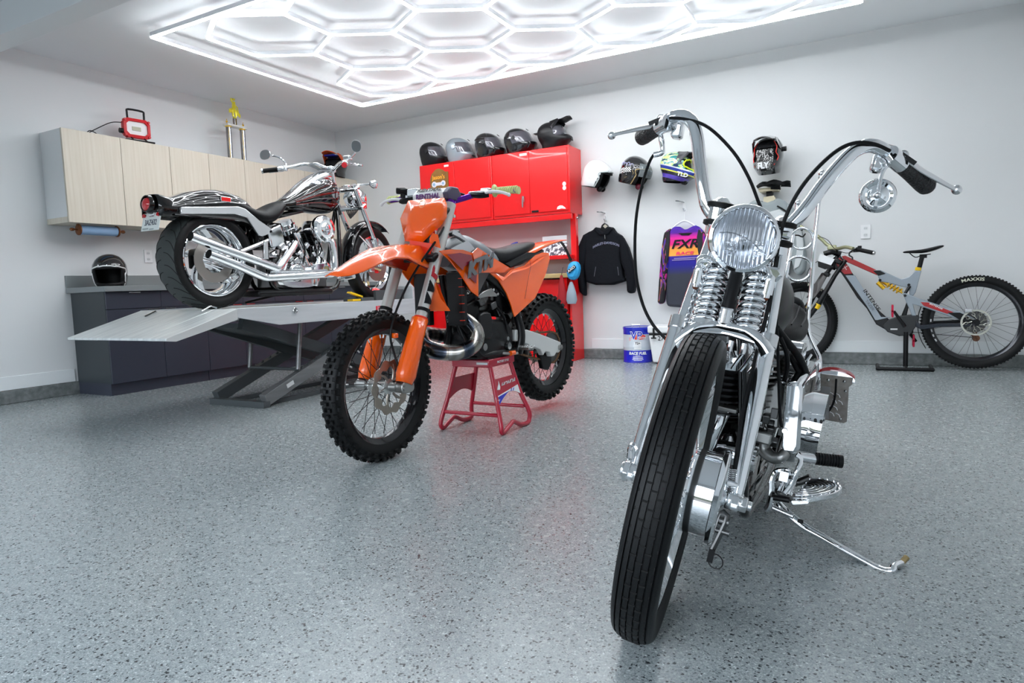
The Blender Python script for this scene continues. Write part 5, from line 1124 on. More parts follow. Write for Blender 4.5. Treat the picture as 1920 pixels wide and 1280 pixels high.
ctl(GRs, 1, [(0.308, 0.41, 0.837),(0.336, 0.42, 0.825),(0.374, 0.45, 0.809),(0.418, 0.48, 0.796),(0.454, 0.5, 0.785),(0.474, 0.515, 0.781)])
# mirror under the left bar
MC = V((0.292, 0.4, 0.728))
mr = ob('mirror', G(K).tube([(0.308, 0.41, 0.828),(0.3, 0.405, 0.81),(0.29, 0.4, 0.786),(0.289, 0.395, 0.762),(0.292, 0.385, 0.727)], .0048, 10, 4), CHROME, B, 'round chrome mirror')
md = V((-.12, -1, -.05)).normalized()
ob('mirror_shell', G(K).lathe([(0, .012), (.012, .012), (.02, .006), (.026, .004), (.034, .008), (.040, .004), (.042, -.002), (.0415, -.008), (.038, -.012), (0, -.012)], MC, md, 36), CHROME, mr)
ob('mirror_hub', G(K).ball(MC + md * .014, .009, 12).box(MC + V((-.012, -.006, 0)), (.012, .01, .006)).box(MC + V((.012, -.006, -.004)), (.012, .01, .006)).box(MC + V((0, -.006, -.02)), (.006, .01, .014)), CHROMED, mr)
# throttle elbow and cables
ob('cable_elbow', G(K).tube([(-0.276, 0.43, 0.827),(-0.269, 0.43, 0.808),(-0.26, 0.43, 0.782),(-0.262, 0.43, 0.772),(-0.281, 0.43, 0.764)], [.006, .008, .006, .0075, .008], 12, 3), CHROME, B)
ob('control_cable', G(K).tube([(-0.282, 0.43, 0.765),(-0.288, 0.42, 0.741),(-0.291, 0.4, 0.679),(-0.286, 0.38, 0.596),(-0.267, 0.35, 0.509),(-0.235, 0.3, 0.425),(-0.195, 0.26, 0.359),(-0.153, 0.23, 0.316),(-0.105, 0.2, 0.287),(-0.073, 0.19, 0.254)], .0042, 8, 5), BLKM, B)
ob('control_cable', G(K).tube([(-0.249, 0.385, 0.859),(-0.196, 0.36, 0.855),(-0.134, 0.34, 0.835),(-0.061, 0.33, 0.781),(-0.009, 0.33, 0.721),(0.03, 0.34, 0.66),(0.059, 0.36, 0.619),(0.088, 0.4, 0.556),(0.11, 0.42, 0.49),(0.125, 0.44, 0.405),(0.148, 0.46, 0.32),(0.193, 0.5, 0.141),(0.212, 0.52, 0.079)], .0042, 8, 5), BLKM, B)
ob('control_cable', G(K).tube([(0.292, 0.385, 0.834),(0.254, 0.36, 0.841),(0.213, 0.35, 0.838),(0.176, 0.335, 0.813),(0.139, 0.31, 0.759),(0.111, 0.29, 0.696),(0.096, 0.28, 0.625),(0.097, 0.27, 0.553),(0.104, 0.26, 0.489),(0.107, 0.22, 0.412),(0.106, 0.16, 0.287),(0.106, 0.11, 0.191),(0.116, 0.05, 0.081),(0.128, 0.02, 0.005)], .0048, 8, 5), BLKM, B)
ob('brake_cable_spring', G(K).coil((0.117, 0.04, 0.058), (0.124, 0.02, 0.01), .007, .0016, 12, 6, 10), CHROMED, B)

# ---- everything behind the fork, in the bike frame: x left, y back from the front axle, z up
# fuel tank
S = [(.50, 0, .70, .05, .05, 2.2), (.56, 0, .72, .09, .09, 2.3), (.66, 0, .725, .12, .115, 2.4), (.78, 0, .72, .125, .12, 2.4), (.90, 0, .71, .115, .105, 2.3), (1.0, 0, .70, .085, .075, 2.2), (1.06, 0, .69, .04, .04, 2.1)]
ob('fuel_tank', G().secs(S, n=36), C('satin_black_paint', (.004, .0045, .005), .3, spec=.15), B, 'black fuel tank')
ob('petcock', G().cyl((.03, .62, .59), (.03, .62, .62), .012, n=12).tube([(.03, .62, .59), (.04, .66, .54), (.05, .70, .50)], .006, 8, 3), CHROMED, B)
# seat: solo saddle with ribbed rear pad
ob('seat', G().secs([(.98, 0, .60, .05, .03, 2.4), (1.05, 0, .605, .10, .045, 2.4), (1.14, 0, .60, .145, .05, 2.4), (1.24, 0, .615, .155, .052, 2.4), (1.32, 0, .65, .14, .045, 2.4), (1.37, 0, .70, .11, .03, 2.4)], n=28), LEATH, B, sub=1)
f = G()
for kx in range(6): f.secs([(0,0,0,.01,.01),(.01,0,0,.01,.01)], n=12)
ob('backrest_pad', G().secs([(1.38, .01, .675, .09, .02, 3), (1.40, .01, .675, .105, .05, 3), (1.43, .01, .685, .10, .052, 3), (1.445, .01, .69, .08, .04, 3)], n=28), LEATH, B, sub=1)
f = G()
for kx in range(9): f.tube([(-.13 + kx * .033, 1.10, .645), (-.13 + kx * .033, 1.22, .665), (-.12 + kx * .031, 1.34, .70)], .003, 5)
ob('seat_seam', f, BLK, B)
# frame
g = G()
for s_ in (-1, 1):
    g.tube([(0 + .01 * s_, .42, .80), (.05 * s_, .44, .60), (.09 * s_, .47, .35), (.115 * s_, .52, .15), (.12 * s_, .66, .10), (.12 * s_, 1.1, .10), (.115 * s_, 1.6, .33)], .0155, 10, 5)
    g.tube([(0, .60, .74), (.05 * s_, 1.0, .62), (.105 * s_, 1.2, .50), (.115 * s_, 1.6, .34)], .0145, 10, 4)
g.cyl((0, .36, .70), (0, .44, .83), .034, n=20).tube([(0, .40, .78), (0, .8, .73), (0, 1.02, .64), (0, 1.05, .3), (0, 1.06, .12)], .016, 10, 3)
ob('frame', g, PAINT, B)
# engine
ob('crankcase', G().secs([(-.10, .76, .25, .14, .13, 2.6), (-.06, .76, .25, .17, .15, 2.6), (.06, .76, .25, .17, .15, 2.6), (.10, .76, .25, .15, .135, 2.6)], 'x', 30), PAINT, B)
ob('gearbox', G().bb((-.10, .94, .14), (.10, 1.18, .36)), PAINT, B, bev=.025)
DF = C('dark_cast_fins', (.045, .045, .047), .35, metal=1); LF_ = C('pale_cast_fins', (.26, .255, .245), .35, metal=1)
def pan(y0, z0, lean, fm):
    M = T(0, y0, z0) @ RX(lean); f = G(M); f.cyl((0, 0, 0), (0, 0, .16), .05, n=20)
    for q in range(9): f.cyl((0, 0, .018 + q * .016), (0, 0, .023 + q * .016), .078, n=28)
    c = ob('engine_cylinder', f, fm, B)
    f = G(M)
    for q in range(5): f.secs([(.165 + q * .014, 0, 0, .09 + .003 * q, .078, 2.6), (.170 + q * .014, 0, 0, .09 + .003 * q, .078, 2.6)], 'z', 24)
    f.cyl((0, 0, .16), (0, 0, .235), .06, n=20)
    ob('cylinder_head', f, LF_, c)
    ob('rocker_box', G(M).secs([(.235, 0, 0, .075, .06, 2.8), (.262, 0, 0, .072, .055, 2.8), (.285, 0, 0, .05, .04, 2.6), (.292, 0, 0, .03, .02, 2.4)], 'z', 24).cyl((.06, -.03, .25), (.09, -.03, .25), .016, n=12).cyl((.06, .03, .25), (.09, .03, .25), .016, n=12), CHROMED, c)
    ob('spark_plug', G(M).cyl((.06, 0, .20), (.125, 0, .215), .008, n=8), WHT, c)
pan(.70, .37, 22, DF); pan(.80, .37, -22, DF)
for i, (a, b_) in enumerate((((-.10, .70, .30), (-.08, .62, .56)), ((-.10, .73, .30), (-.08, .66, .57)), ((-.10, .79, .30), (-.08, .85, .57)), ((-.10, .82, .30), (-.08, .89, .56)))): ob('pushrod_tube', G().cyl(a, b_, .010, n=10), CHROME, B)
# big finned head showing beside the right fork leg
M = T(.065, .60, .50) @ RX(-8) @ RY(-12); f = G(M)
for q in range(9): f.secs([(-.075 + q * .017, 0, 0, .052 + .004 * min(q, 5), .075 + .002 * q, 2.4), (-.070 + q * .017, 0, 0, .052 + .004 * min(q, 5), .075 + .002 * q, 2.4)], 'z', 26)
f.cyl((0, 0, -.08), (0, 0, .075), .042, n=20)
fh = ob('front_cylinder_fins', f, LF_, B)
ob('cylinder_base_cap', G(M).cyl((0, 0, .075), (0, 0, .11), .045, .03, 20).cyl((.0, .0, .11), (0, 0, .125), .018, n=6).cyl((.03, -.045, .09), (.03, -.05, .125), .012, n=12), CHROMED, fh)
M = T(-.02, .52, .50) @ RX(6); f = G(M)
for q in range(7): f.secs([(-.08 + q * .018, 0, 0, .085, .07, 2.6), (-.074 + q * .018, 0, 0, .085, .07, 2.6)], 'z', 26)
f.cyl((0, 0, -.10), (0, 0, .06), .055, n=20)
fc = ob('front_cylinder', f, DF, B)
ob('head_cover', G(M).secs([(.055, 0, 0, .095, .075, 2.6), (.075, 0, 0, .098, .078, 2.6), (.08, 0, 0, .08, .06, 2.6), (.105, 0, 0, .06, .05, 2.6)], 'z', 26).cyl((0, -.05, .09), (0, -.09, .10), .016, n=14).cyl((.05, -.04, .08), (.05, -.07, .09), .011, n=12), CHROME, fc)
# front down pipes
ob('exhaust_pipe', G().tube([(-.02, .48, .43), (-.035, .45, .38), (-.05, .44, .30), (-.075, .46, .20), (-.13, .55, .13), (-.15, .9, .12), (-.15, 1.6, .16)], .021, 16, 6), CHROME, B, 'chrome exhaust pipe')
ob('exhaust_pipe', G().tube([(.02, .50, .43), (.01, .465, .38), (-.01, .46, .30), (-.04, .48, .20), (-.13, .60, .21), (-.16, .95, .22), (-.16, 1.55, .26)], .021, 16, 6), CHROME, B, 'chrome exhaust pipe')
ob('exhaust_flange', G().box((0, .475, .435), (.12, .06, .012)), CAST, B, bev=.003)
for q in range(3): ob('cooling_rod', G(K).cyl((.075 + q * .022, .20, .30), (.058 + q * .02, .20, .255), .0045, n=8), CHROME, B)
# intake casting and elbow on the left side
cst = ob('cam_cover', G().prism([(0.104, 0.489),(0.136, 0.515),(0.154, 0.489),(0.165, 0.386),(0.135, 0.37),(0.113, 0.389)], .58, .66, 'y'), CAST, B, bev=.006)
ob('cover_bolt', G().box((0.146, 0.575, 0.427), (.02, .01, .03)), STEEL, cst, bev=.002)
ob('oil_elbow', G().tube([(0.107, 0.58, 0.354),(0.126, 0.58, 0.351),(0.135, 0.58, 0.314),(0.167, 0.56, 0.301),(0.187, 0.55, 0.311),(0.195, 0.56, 0.325)], [.016, .022, .021, .017, .016, .015], 14, 5), CAST, B)
ob('oil_fitting', G().box((0.127, 0.565, 0.355), (.055, .05, .035)), CAST, B, bev=.006)
rnd = random.Random(11)
for q in range(22): 
    x = .10 + rnd.random() * .07; ob('engine_fitting', G().box((x, .56 + rnd.random() * .12, .32 + rnd.random() * .14), (.02, .02, .012 + rnd.random() * .02), ('X', rnd.random())), STEEL if q % 2 else CHROMED, B, bev=.003)
ob('generator', G().cyl((.02, .50, .30), (.12, .50, .30), .033, n=24).cyl((.12, .50, .30), (.128, .50, .30), .038, n=24), CHROME, B)
# primary cover, seen end on
prx = [(0.159, 0.529),(0.199, 0.535),(0.208, 0.518),(0.231, 0.348),(0.224, 0.327),(0.191, 0.323),(0.182, 0.338),(0.166, 0.458)]
pr_ = ob('primary_cover', G().prism(prx, .555, 1.08, 'y'), CHROME, B, 'tall chrome primary cover', bev=.010)
ob('cover_edge', G().prism([((x - .19) * .8 + .19, (z - .43) * .92 + .43) for x, z in prx], .548, .556, 'y'), CHROME, pr_, bev=.003)
ob('cover_screw', G().cyl((0.183, 0.552, 0.388), (0.184, 0.54, 0.391), .007, n=12), CHROMED, pr_)
# down tube and hoses beside the tank
ob('oil_hose', G().tube([(0.103, 0.62, 0.668),(0.135, 0.66, 0.63),(0.17, 0.72, 0.585),(0.195, 0.8, 0.526),(0.203, 0.88, 0.472),(0.192, 0.97, 0.413)], .011, 10, 5), BLKM, B)
ob('oil_hose', G().tube([(0.119, 0.62, 0.643),(0.142, 0.64, 0.598),(0.15, 0.66, 0.552),(0.148, 0.66, 0.51)], .007, 8, 4), BLKM, B)
ob('oil_hose', G().tube([(0.144, 0.75, 0.581),(0.164, 0.76, 0.55),(0.181, 0.78, 0.517),(0.177, 0.8, 0.484)], .010, 8, 4), BLKM, B)
ob('oil_tank', G().secs([(1.06, .0, .44, .12, .10, 3), (1.08, .0, .44, .14, .12, 3), (1.22, .0, .44, .14, .12, 3), (1.25, .0, .44, .12, .10, 3)], n=24), CHROME, B)
ob('battery_cover', G().bb((.07, 1.0, .46), (.16, 1.2, .58)), CHROME, B, bev=.01)
ob('belt_housing', G().bb(*[(0.227, 0.95, 0.398),(0.19, 1.15, 0.276)]) if False else G().secs([(.17, 1.02, .30, .12, .12, 2.3), (.205, 1.02, .30, .12, .12, 2.3)], 'x', 30), CHROME, B, bev=.006)
hs = ob('belt_guard', G().lathe([(.115, -.03), (.12, -.03), (.12, .03), (.115, .03)], (.235, 1.05, .31), AX, 40, closed=True, a0=0, a1=pi * 1.2), CHROME, B)
hx_ = G()
for q in range(3): hx_.cyl((.225 + q * .018, .931, .36), (.225 + q * .018, .925, .361), .005, n=8)
ob('guard_hole', hx_, BLK, hs)
ob('dark_underside', G().bb((-.11, .60, .09), (.13, 1.15, .16)), PAINT, B, bev=.02)
# shift and foot controls
ob('shift_arm', G().tube([(0.222, 0.62, 0.311),(0.237, 0.62, 0.299),(0.233, 0.6, 0.265),(0.226, 0.6, 0.23),(0.212, 0.58, 0.199)], .0085, 10, 4, flat=.7), CHROME, B)
pg = ob('shift_peg', G().cyl(*[(0.229, 0.66, 0.296),(0.274, 0.68, 0.295)], .014, n=16), CHROME, B)
a, b_ = V((0.269, 0.68, 0.297)), V((0.343, 0.7, 0.302)); f = G(); L_ = (b_ - a).length; d = (b_ - a) / L_
f.cyl(a, b_, .0135, n=20)
for q in range(9): f.cyl(a + d * (.004 + q * L_ / 10), a + d * (.004 + q * L_ / 10 + .005), .0185, n=20)
f.cyl(b_ - d * .012, b_, .019, n=20)
ob('peg_rubber', f, BLKM, pg)
# half-moon footboard
fbm = V((0.232, 0.6, 0.187)); ft = V((0.267, 0.8, 0.202)); fo = V((0.354, 0.68, 0.228))
ctr = (fbm + ft) / 2; ux = (ft - fbm); uy = (fo - ctr); 
def FBp(a, r=1.0): return ctr + ux * .5 * cos(a) * r + uy * sin(a) * r
nn = ux.cross(uy).normalized(); nn = nn if nn.z > 0 else -nn
rim_ = [FBp(pi * i / 24) for i in range(25)]
fb = ob('footboard', G().sheet(rim_ , -nn * .016), CHROME, B, 'half-moon chrome footboard', bev=.003)
for q in range(1, 9): ob('board_rib', G().tube([FBp(pi * i / 20, .12 + q * .085) * 1 + nn * .001 + (uy * .06) for i in range(21)], .0022, 6), STEEL if q % 2 else CHROMED, fb)
f = G()
for i in range(1, 12): f.ball(FBp(pi * i / 12, .955) + nn * .001, .0028, 6)
for i in range(5): f.ball(fbm + (ft - fbm) * (.12 + .19 * i) + nn * .002 + uy * .03, .003, 6)
ob('board_rivet', f, CHROMED, fb)
ob('board_bracket', G().tube([fbm, (0.202, 0.62, 0.184), (0.181, 0.62, 0.22)], .014, 10, 3), STEEL, fb)
ob('board_bracket', G().tube([ft, (0.224, 0.8, 0.171), (0.198, 0.78, 0.196)], .012, 10, 3), STEEL, fb)
ob('board_lower_plate', G().sheet([(0.229, 0.58, 0.183),(0.284, 0.58, 0.2),(0.281, 0.58, 0.186),(0.24, 0.58, 0.17)], (0, .03, 0)), CHROME, fb, bev=.003)
ob('pedal_rod', G().cyl(*[(0.185, 0.58, 0.179),(0.229, 0.58, 0.184)], .009, n=12), BLK, B)
ob('control_bracket', G().tube([(0.172, 0.6, 0.223),(0.178, 0.6, 0.182),(0.177, 0.6, 0.143),(0.17, 0.6, 0.129)], .010, 8, 3).tube([(0.171, 0.6, 0.214),(0.178, 0.6, 0.25),(0.206, 0.6, 0.262),(0.215, 0.6, 0.252)], .009, 8, 4).box((0.203, 0.58, 0.251), (.024, .02, .03)).cyl(*[(0.211, 0.6, 0.192),(0.214, 0.62, 0.229)], .022, n=20), CHROME, B, bev=.003)
# kickstand
ks = ob('kickstand', G().tube([(0.198, 0.66, 0.139),(0.216, 0.65, 0.127),(0.275, 0.63, 0.102),(0.337, 0.6, 0.095),(0.469, 0.531, 0.083),(0.508, 0.519, 0.09)] + [(.512, .532, .100), (.53, .56, .104)], [.010, .012, .012, .011, .010, .010, .009, .008], 14, 4), CHROME, B, 'long chrome kickstand')
ob('stand_tip', G().tube([(.53, .56, .104), (.540, .575, .118)], [.0075, .008], 12), C('brass_tip', (.4, .3, .15), .4, metal=.8), ks)
ob('return_spring', G().coil((0.181, 0.62, 0.135), (0.248, 0.6, 0.132), .0065, .0016, 20, 6, 10), CHROMED, ks)
ob('stand_bumper', G().box((0.268, 0.6, 0.124), (.016, .014, .010)), BLK, ks, bev=.003)
# rear wheel, fender strut, tail light and number-plate bracket
MRc = T(0, 1.60, .325)
rwc = spokedwheel(B, 'rear_wheel', MRc, .325, .13, .215, .09, .045, .06, 40, (CHROME, CHROME, (CS, .0022), CS), 'chrome spoked rear wheel')
R_ = []
for q in range(15):
    a = radians(20 + q * 10); R_.append([(.08 * cc, 1.60 - (.335 + .025 * sqrt(max(0, 1 - cc * cc))) * cos(a), .325 + (.335 + .03 * sqrt(max(0, 1 - cc * cc))) * sin(a)) for cc in [cos(pi * j / 10) for j in range(11)]])
ob('rear_fender', grid(G(), R_), PAINT, B, sol=.004)
tb = ob('tail_bracket', G().prism([(0.21, 0.44),(0.328, 0.448),(0.328, 0.418),(0.32, 0.409),(0.338, 0.271),(0.328, 0.262),(0.237, 0.258),(0.22, 0.394)], 1.45, 1.456, 'y'), brushed('diamond_plate', (.10, .09, .08), (.16, .15, .14), (40, 40, 40), .35, .9), B, 'steel tail light and plate bracket')
c0 = V((0.269, 1.46, 0.434))
ob('tail_light', G().secs([(1.452, c0.x, c0.z + .000, .068, .026, 2), (1.475, c0.x, c0.z + .000, .068, .028, 2)], n=36), CHROME, tb)
ob('tail_lens', G().secs([(1.474, c0.x, c0.z + .010, .066, .029, 2), (1.50, c0.x, c0.z + .010, .058, .026, 2)], n=36), REDGL, tb)
f = G()
for i in range(4):
    for j in range(2):
        p = V((0.257, 1.448, 0.374)) + V((.022 * j + .014 * (i % 2), 0, -.026 * i)); f.tube([p, p + V((.012, -.001, -.004)), p + V((.018, 0, -.014))], .0018, 5)
ob('plate_tread', f, CHROMED, tb)
ob('bracket_bolt', G().ball((0.243, 1.446, 0.421), .007, 8), CHROMED, tb)
ob('bracket_bolt', G().ball((0.3, 1.446, 0.427), .007, 8), CHROMED, tb)
ob('bracket_bolt', G().ball((0.311, 1.446, 0.39), .006, 8), CHROMED, tb)
ob('bracket_bolt', G().ball((0.314, 1.446, 0.277), .006, 8), CHROMED, tb)
ob('wire', G().tube([(0.27, 1.444, 0.432),(0.278, 1.444, 0.368),(0.275, 1.444, 0.319),(0.254, 1.444, 0.274)], .004, 6, 4), BLK, tb)
ob('side_plate', G().prism([(0.223, 0.392),(0.256, 0.395),(0.273, 0.266),(0.238, 0.267)], 1.44, 1.446, 'y'), STEEL, tb)
ob('mount_bolt', G().cyl(*[(0.189, 1.46, 0.352),(0.228, 1.46, 0.361)], .012, n=12).cyl(*[(0.201, 1.46, 0.308),(0.237, 1.46, 0.312)], .015, n=12), STEEL, tb)
# sissy bar with two rings
SA = [(0.058, 1.66, 1.225),(0.068, 1.66, 1.122),(0.082, 1.65, 0.966),(0.103, 1.65, 0.765),(0.112, 1.64, 0.652),(0.13, 1.63, 0.575),(0.169, 1.62, 0.513),(0.192, 1.61, 0.473),(0.202, 1.6, 0.395),(0.206, 1.6, 0.314)]
SB = [(-0.012, 1.66, 1.097),(-0.01, 1.66, 1.002),(-0.006, 1.65, 0.865),(-0.004, 1.65, 0.749),(0.005, 1.64, 0.658)]
sb = ob('sissy_bar', G().tube(SA, .009, 12, 4).tube(SB, .009, 12, 4), CHROME, B, 'tall chrome sissy bar')
for P_, r_ in ((SA, .014), (SB, .013)): e = V(P_[0]); ob('ball_finial', G().cyl(e - V((0, 0, .004)), e + V((0, 0, .006)), .010, n=14).ball(e + V((0, 0, .018)), r_, 16), CHROME, sb)
for q, R0 in (((0.029, 1.655, 0.967), .044), ((0.039, 1.65, 0.839), .052)):
    ob('ring', G().ring(q, (0, 1, .12), R0, .006, 40, 10), CHROME, sb)
ob('fender_strut', G().tube([(0.16, 1.5, 0.501),(0.149, 1.45, 0.472),(0.15, 1.4, 0.434)], .007, 8).tube([(0.192, 1.61, 0.473),(0.179, 1.5, 0.449),(0.176, 1.45, 0.344)], .008, 8, 3), CHROME, B)
ob('coil_and_plugs', G().bb(*[(0.144, 1.0, 0.582)], (.16, 1.05, .50)) if False else G().cyl((.12, .98, .52), (.17, .98, .52), .03, n=20).cyl((.12, .98, .58), (.16, .98, .58), .022, n=20).cyl((.12, .98, .46), (.18, .98, .46), .02, n=20), CHROMED, B)


# ================================================================== mountain bike on its stand by the back wall
bike = thing('mountain_bike', 'red, grey and black full suspension mountain bike against the back wall', 'bicycle', (0, 6.28, 0))
B = bike
AY = (0, 1, 0)
def wheel_y(parent, M, R, r, ns, tubr, hubr):
    fr_ = G(M).lathe([(r, -.016), (r - .004, -.016), (r - .028, -.008), (r - .030, 0), (r - .028, .008), (r - .004, .016), (r, .016)], (0, 0, 0), AY, 72, closed=True)
    wh = ob('wheel_rim', fr_, RIMB, parent)
    g = G(M); m = (R + r) / 2 - .002
    g.lathe([(r - .002, -.014), (r + .012, -.026), (m, -.030), (R - .014, -.027), (R - .006, -.014), (R - .005, 0), (R - .006, .014), (R - .014, .027), (m, .030), (r + .012, .026), (r - .002, .014)], (0, 0, 0), AY, 72)
    for x, n, ph in ((-.024, 90, 0), (.024, 90, 0), (-.009, 90, .5), (.009, 90, .5)):
        for i in range(n):
            a = 2 * pi * (i + ph) / n; rr = R - .004 - (.008 if abs(x) > .02 else 0)
            g.box((rr * cos(a), x, rr * sin(a)), (.009, .010, .011), ('Y', -a))
    ob('tyre', g, TYRE, wh)
    ob('hub', G(M).cyl((0, -.06, 0), (0, .06, 0), .016, n=16).cyl((0, -.05, 0), (0, -.044, 0), hubr, n=20).cyl((0, .05, 0), (0, .044, 0), hubr, n=20), BLK, wh)
    for i in range(ns):
        sd = 1 if i % 2 else -1; a = 2 * pi * i / ns; o = a + (.9 if (i // 2) % 2 else -.9)
        ob('spoke', G(M).cyl((hubr * cos(o), sd * .047, hubr * sin(o)), ((r - .028) * cos(a), sd * .003, (r - .028) * sin(a)), .0011, n=5), SPK, wh)
    return wh
MRm = T(.706, 0, .38); MFm = T(-.555, 0, .385) @ RZ(38)
rwm = wheel_y(B, MRm, .367, .305, 32, .03, .028); fwm = wheel_y(B, MFm, .352, .295, 32, .03, .028)
WLET = C('white_tyre_lettering', (.75, .75, .62), .5)
def arcw(M, R0, y): return lambda p: (R0 * sin(p.x / R0) * 1 + 0 * p.y + (p.y) * sin(p.x / R0), y, (R0 + p.y) * cos(p.x / R0))
text('lettering', 'MAXXIS', .034, WLET, rwm, MRm @ RY(-4), sx=1.25, warp=lambda p: ((.335 + p.y) * sin(p.x / .335), -.0285 - .002 - p.z, (.335 + p.y) * cos(p.x / .335)), bold=.0006)
text('lettering', 'MAXXIS', .034, WLET, fwm, MFm @ RY(22), sx=1.25, warp=lambda p: ((.330 + p.y) * sin(p.x / .330), -.0285 - .002 - p.z, (.330 + p.y) * cos(p.x / .330)), bold=.0006)
for k_ in range(5): ob('rim_decal', G(MRm @ RY(-14 + k_ * 8 + 90 + 75)).box((.295, -.0165, 0), (.010, .001, .022)), C('rim_decal_grey', (.5, .5, .5), .4), rwm)
RT = C('pale_rotor_steel', (.55, .55, .48), .35, metal=.8)
g = G(MRm)
g.lathe([(.088, -.058), (.101, -.058), (.101, -.060), (.088, -.060)], (0, 0, 0), AY, 48, closed=True)
for i in range(9):
    a = 2 * pi * i / 9; P = [(r_ * cos(a + b_), -.059, r_ * sin(a + b_)) for r_, b_ in ((.028, 0), (.05, .35), (.068, .30), (.09, .55))]
    g.tube(P, .004, 6, 2, flat=.3); P = [(r_ * cos(a + b_), -.059, r_ * sin(a + b_)) for r_, b_ in ((.05, .35), (.07, .62), (.09, .2))]; g.tube(P, .0035, 6, 2, flat=.3)
ob('brake_rotor', g, RT, rwm)
f = G(MRm)
for i, r_ in enumerate((.085, .075, .066, .057, .049, .041)): f.lathe([(r_ - .012, .045 - i * .004), (r_, .045 - i * .004), (r_, .043 - i * .004), (r_ - .012, .043 - i * .004)], (0, 0, 0), AY, 30, closed=True)
ob('cassette', f, STEEL, rwm)
ob('caliper', G().box((0.653, -0.06, 0.474), (.05, .03, .03)), CHROMED, B, bev=.006)
DGREY = C('bike_grey_paint', (.30, .345, .39), .25, coat=.6); DRED = C('bike_red_paint', (.42, .012, .016), .25, coat=.6); DBLK = C('bike_black_carbon', (.005, .005, .006), .2, spec=.4)
def slab(name, pts, a, b, m, par=B, bev=.006, **kw): return ob(name, G().prism(pts, a, b, 'y'), m, par, bev=bev, **kw)
dt = slab('down_tube', [(-0.28, 0.899),(-0.244, 0.951),(-0.184, 0.859),(-0.156, 0.804),(0.015, 0.512),(0.124, 0.401),(0.244, 0.434),(0.3, 0.417),(0.29, 0.291),(0.209, 0.273),(0.11, 0.313),(0.028, 0.366),(-0.043, 0.499),(-0.114, 0.59),(-0.191, 0.726),(-0.235, 0.799),(-0.288, 0.846)], -.035, .035, DBLK)
slab('battery_cover', [(-0.203, 0.78),(-0.131, 0.777),(0.062, 0.428),(0.139, 0.427),(0.036, 0.402),(0.02, 0.402),(-0.043, 0.522)], -.041, -.03, DGREY, dt, .003)
slab('red_panel', [(-0.276, 0.89),(-0.248, 0.929),(-0.176, 0.85),(-0.151, 0.791),(-0.211, 0.789),(-0.256, 0.844)], -.040, -.03, DRED, dt, .002)
a_ = V((-0.087, -0.042, 0.669)); b_ = V((0.051, -0.042, 0.455))
FMt = frame((a_ + b_) / 2, (b_ - a_), (0, 0, 1)); 
FMt = frame((a_ + b_) / 2 + V((0, -.001, 0)), (b_ - a_), V((0, -1, 0)).cross(b_ - a_))
text('lettering', 'INTENSE', .038, BLK, dt, FMt @ T(0, .012, 0), sx=1.4, bold=.0006)
text('lettering', 'TAZER', .028, C('grey_letter', (.12, .13, .15), .4), dt, FMt @ T(.03, -.022, 0), sx=1.2)
text('lettering', 'ZX', .05, C('pale_red_letter', (.8, .55, .55), .4), dt, frame((-0.223, -0.042, 0.847), (1, 0, -.25), (.2, 0, 1)), sx=1.1)
tt = slab('top_tube', [(-0.233, 0.942),(-0.205, 0.945),(0.043, 0.805),(0.097, 0.777),(0.059, 0.765),(0.032, 0.77),(-0.212, 0.9)], -.022, .022, DRED)
slab('rear_triangle_brace', [(0.001, 0.816),(0.055, 0.813),(0.105, 0.785),(0.203, 0.734),(0.255, 0.749),(0.299, 0.799),(0.343, 0.797),(0.305, 0.623),(0.283, 0.589),(0.261, 0.607),(0.26, 0.663),(0.204, 0.673),(0.109, 0.707),(0.052, 0.717),(0.036, 0.766)], -.024, .024, DGREY)
slab('black_band', [(0.001, 0.811),(0.051, 0.809),(0.093, 0.781),(0.04, 0.766)], -.027, -.02, DBLK, tt, .002)
slab('seat_tube', [(0.257, 0.594),(0.287, 0.593),(0.258, 0.507),(0.244, 0.434),(0.207, 0.434),(0.232, 0.508)], -.018, .018, DBLK)
ss = slab('seat_stay', [(0.211, 0.622),(0.241, 0.617),(0.333, 0.572),(0.602, 0.466),(0.706, 0.406),(0.687, 0.373),(0.614, 0.394),(0.371, 0.498),(0.286, 0.53),(0.31, 0.435),(0.28, 0.435),(0.242, 0.539)], -.055, -.04, DGREY)
slab('red_stay_panel', [(0.337, 0.546),(0.391, 0.541),(0.56, 0.462),(0.518, 0.45),(0.359, 0.516)], -.0575, -.05, DRED, ss, .001)
slab('black_stay_end', [(0.518, 0.459),(0.602, 0.458),(0.706, 0.398),(0.679, 0.369),(0.603, 0.399)], -.0578, -.05, DBLK, ss, .001)
text('lettering', 'INTENSE', .016, WHT, ss, frame((0.442, -0.059, 0.51), (0.108, 0.0, -0.053), (0, 0, 1)), sx=1.6, bold=.0003)
cs_ = slab('chain_stay', [(0.31, 0.401),(0.34, 0.362),(0.463, 0.374),(0.704, 0.377),(0.704, 0.348),(0.463, 0.344),(0.348, 0.323),(0.303, 0.349)], -.055, -.04, C('glossy_dark_blue_black', (.008, .010, .02), .1, coat=1))
ob('chain_stay_far', G().prism([(0.327, 0.397),(0.375, 0.384),(0.709, 0.403),(0.709, 0.378),(0.376, 0.354)], .03, .045, 'y'), DBLK, B, bev=.004)
mo = slab('motor_housing', [(0.112, 0.402),(0.206, 0.436),(0.287, 0.444),(0.332, 0.435),(0.325, 0.375),(0.267, 0.28),(0.193, 0.271),(0.109, 0.305),(0.074, 0.349)], -.05, .05, C('motor_black', (.02, .021, .023), .35))
ob('motor_badge', G().box((0.155, -0.052, 0.328), (.05, .002, .012)), C('badge_white', (.7, .7, .7), .4), mo)
cr = ob('crank_arm', G().tube([(0.232, -0.07, 0.35),(0.152, -0.08, 0.477)], [.016, .012], 12, flat=.6), BLK, B)
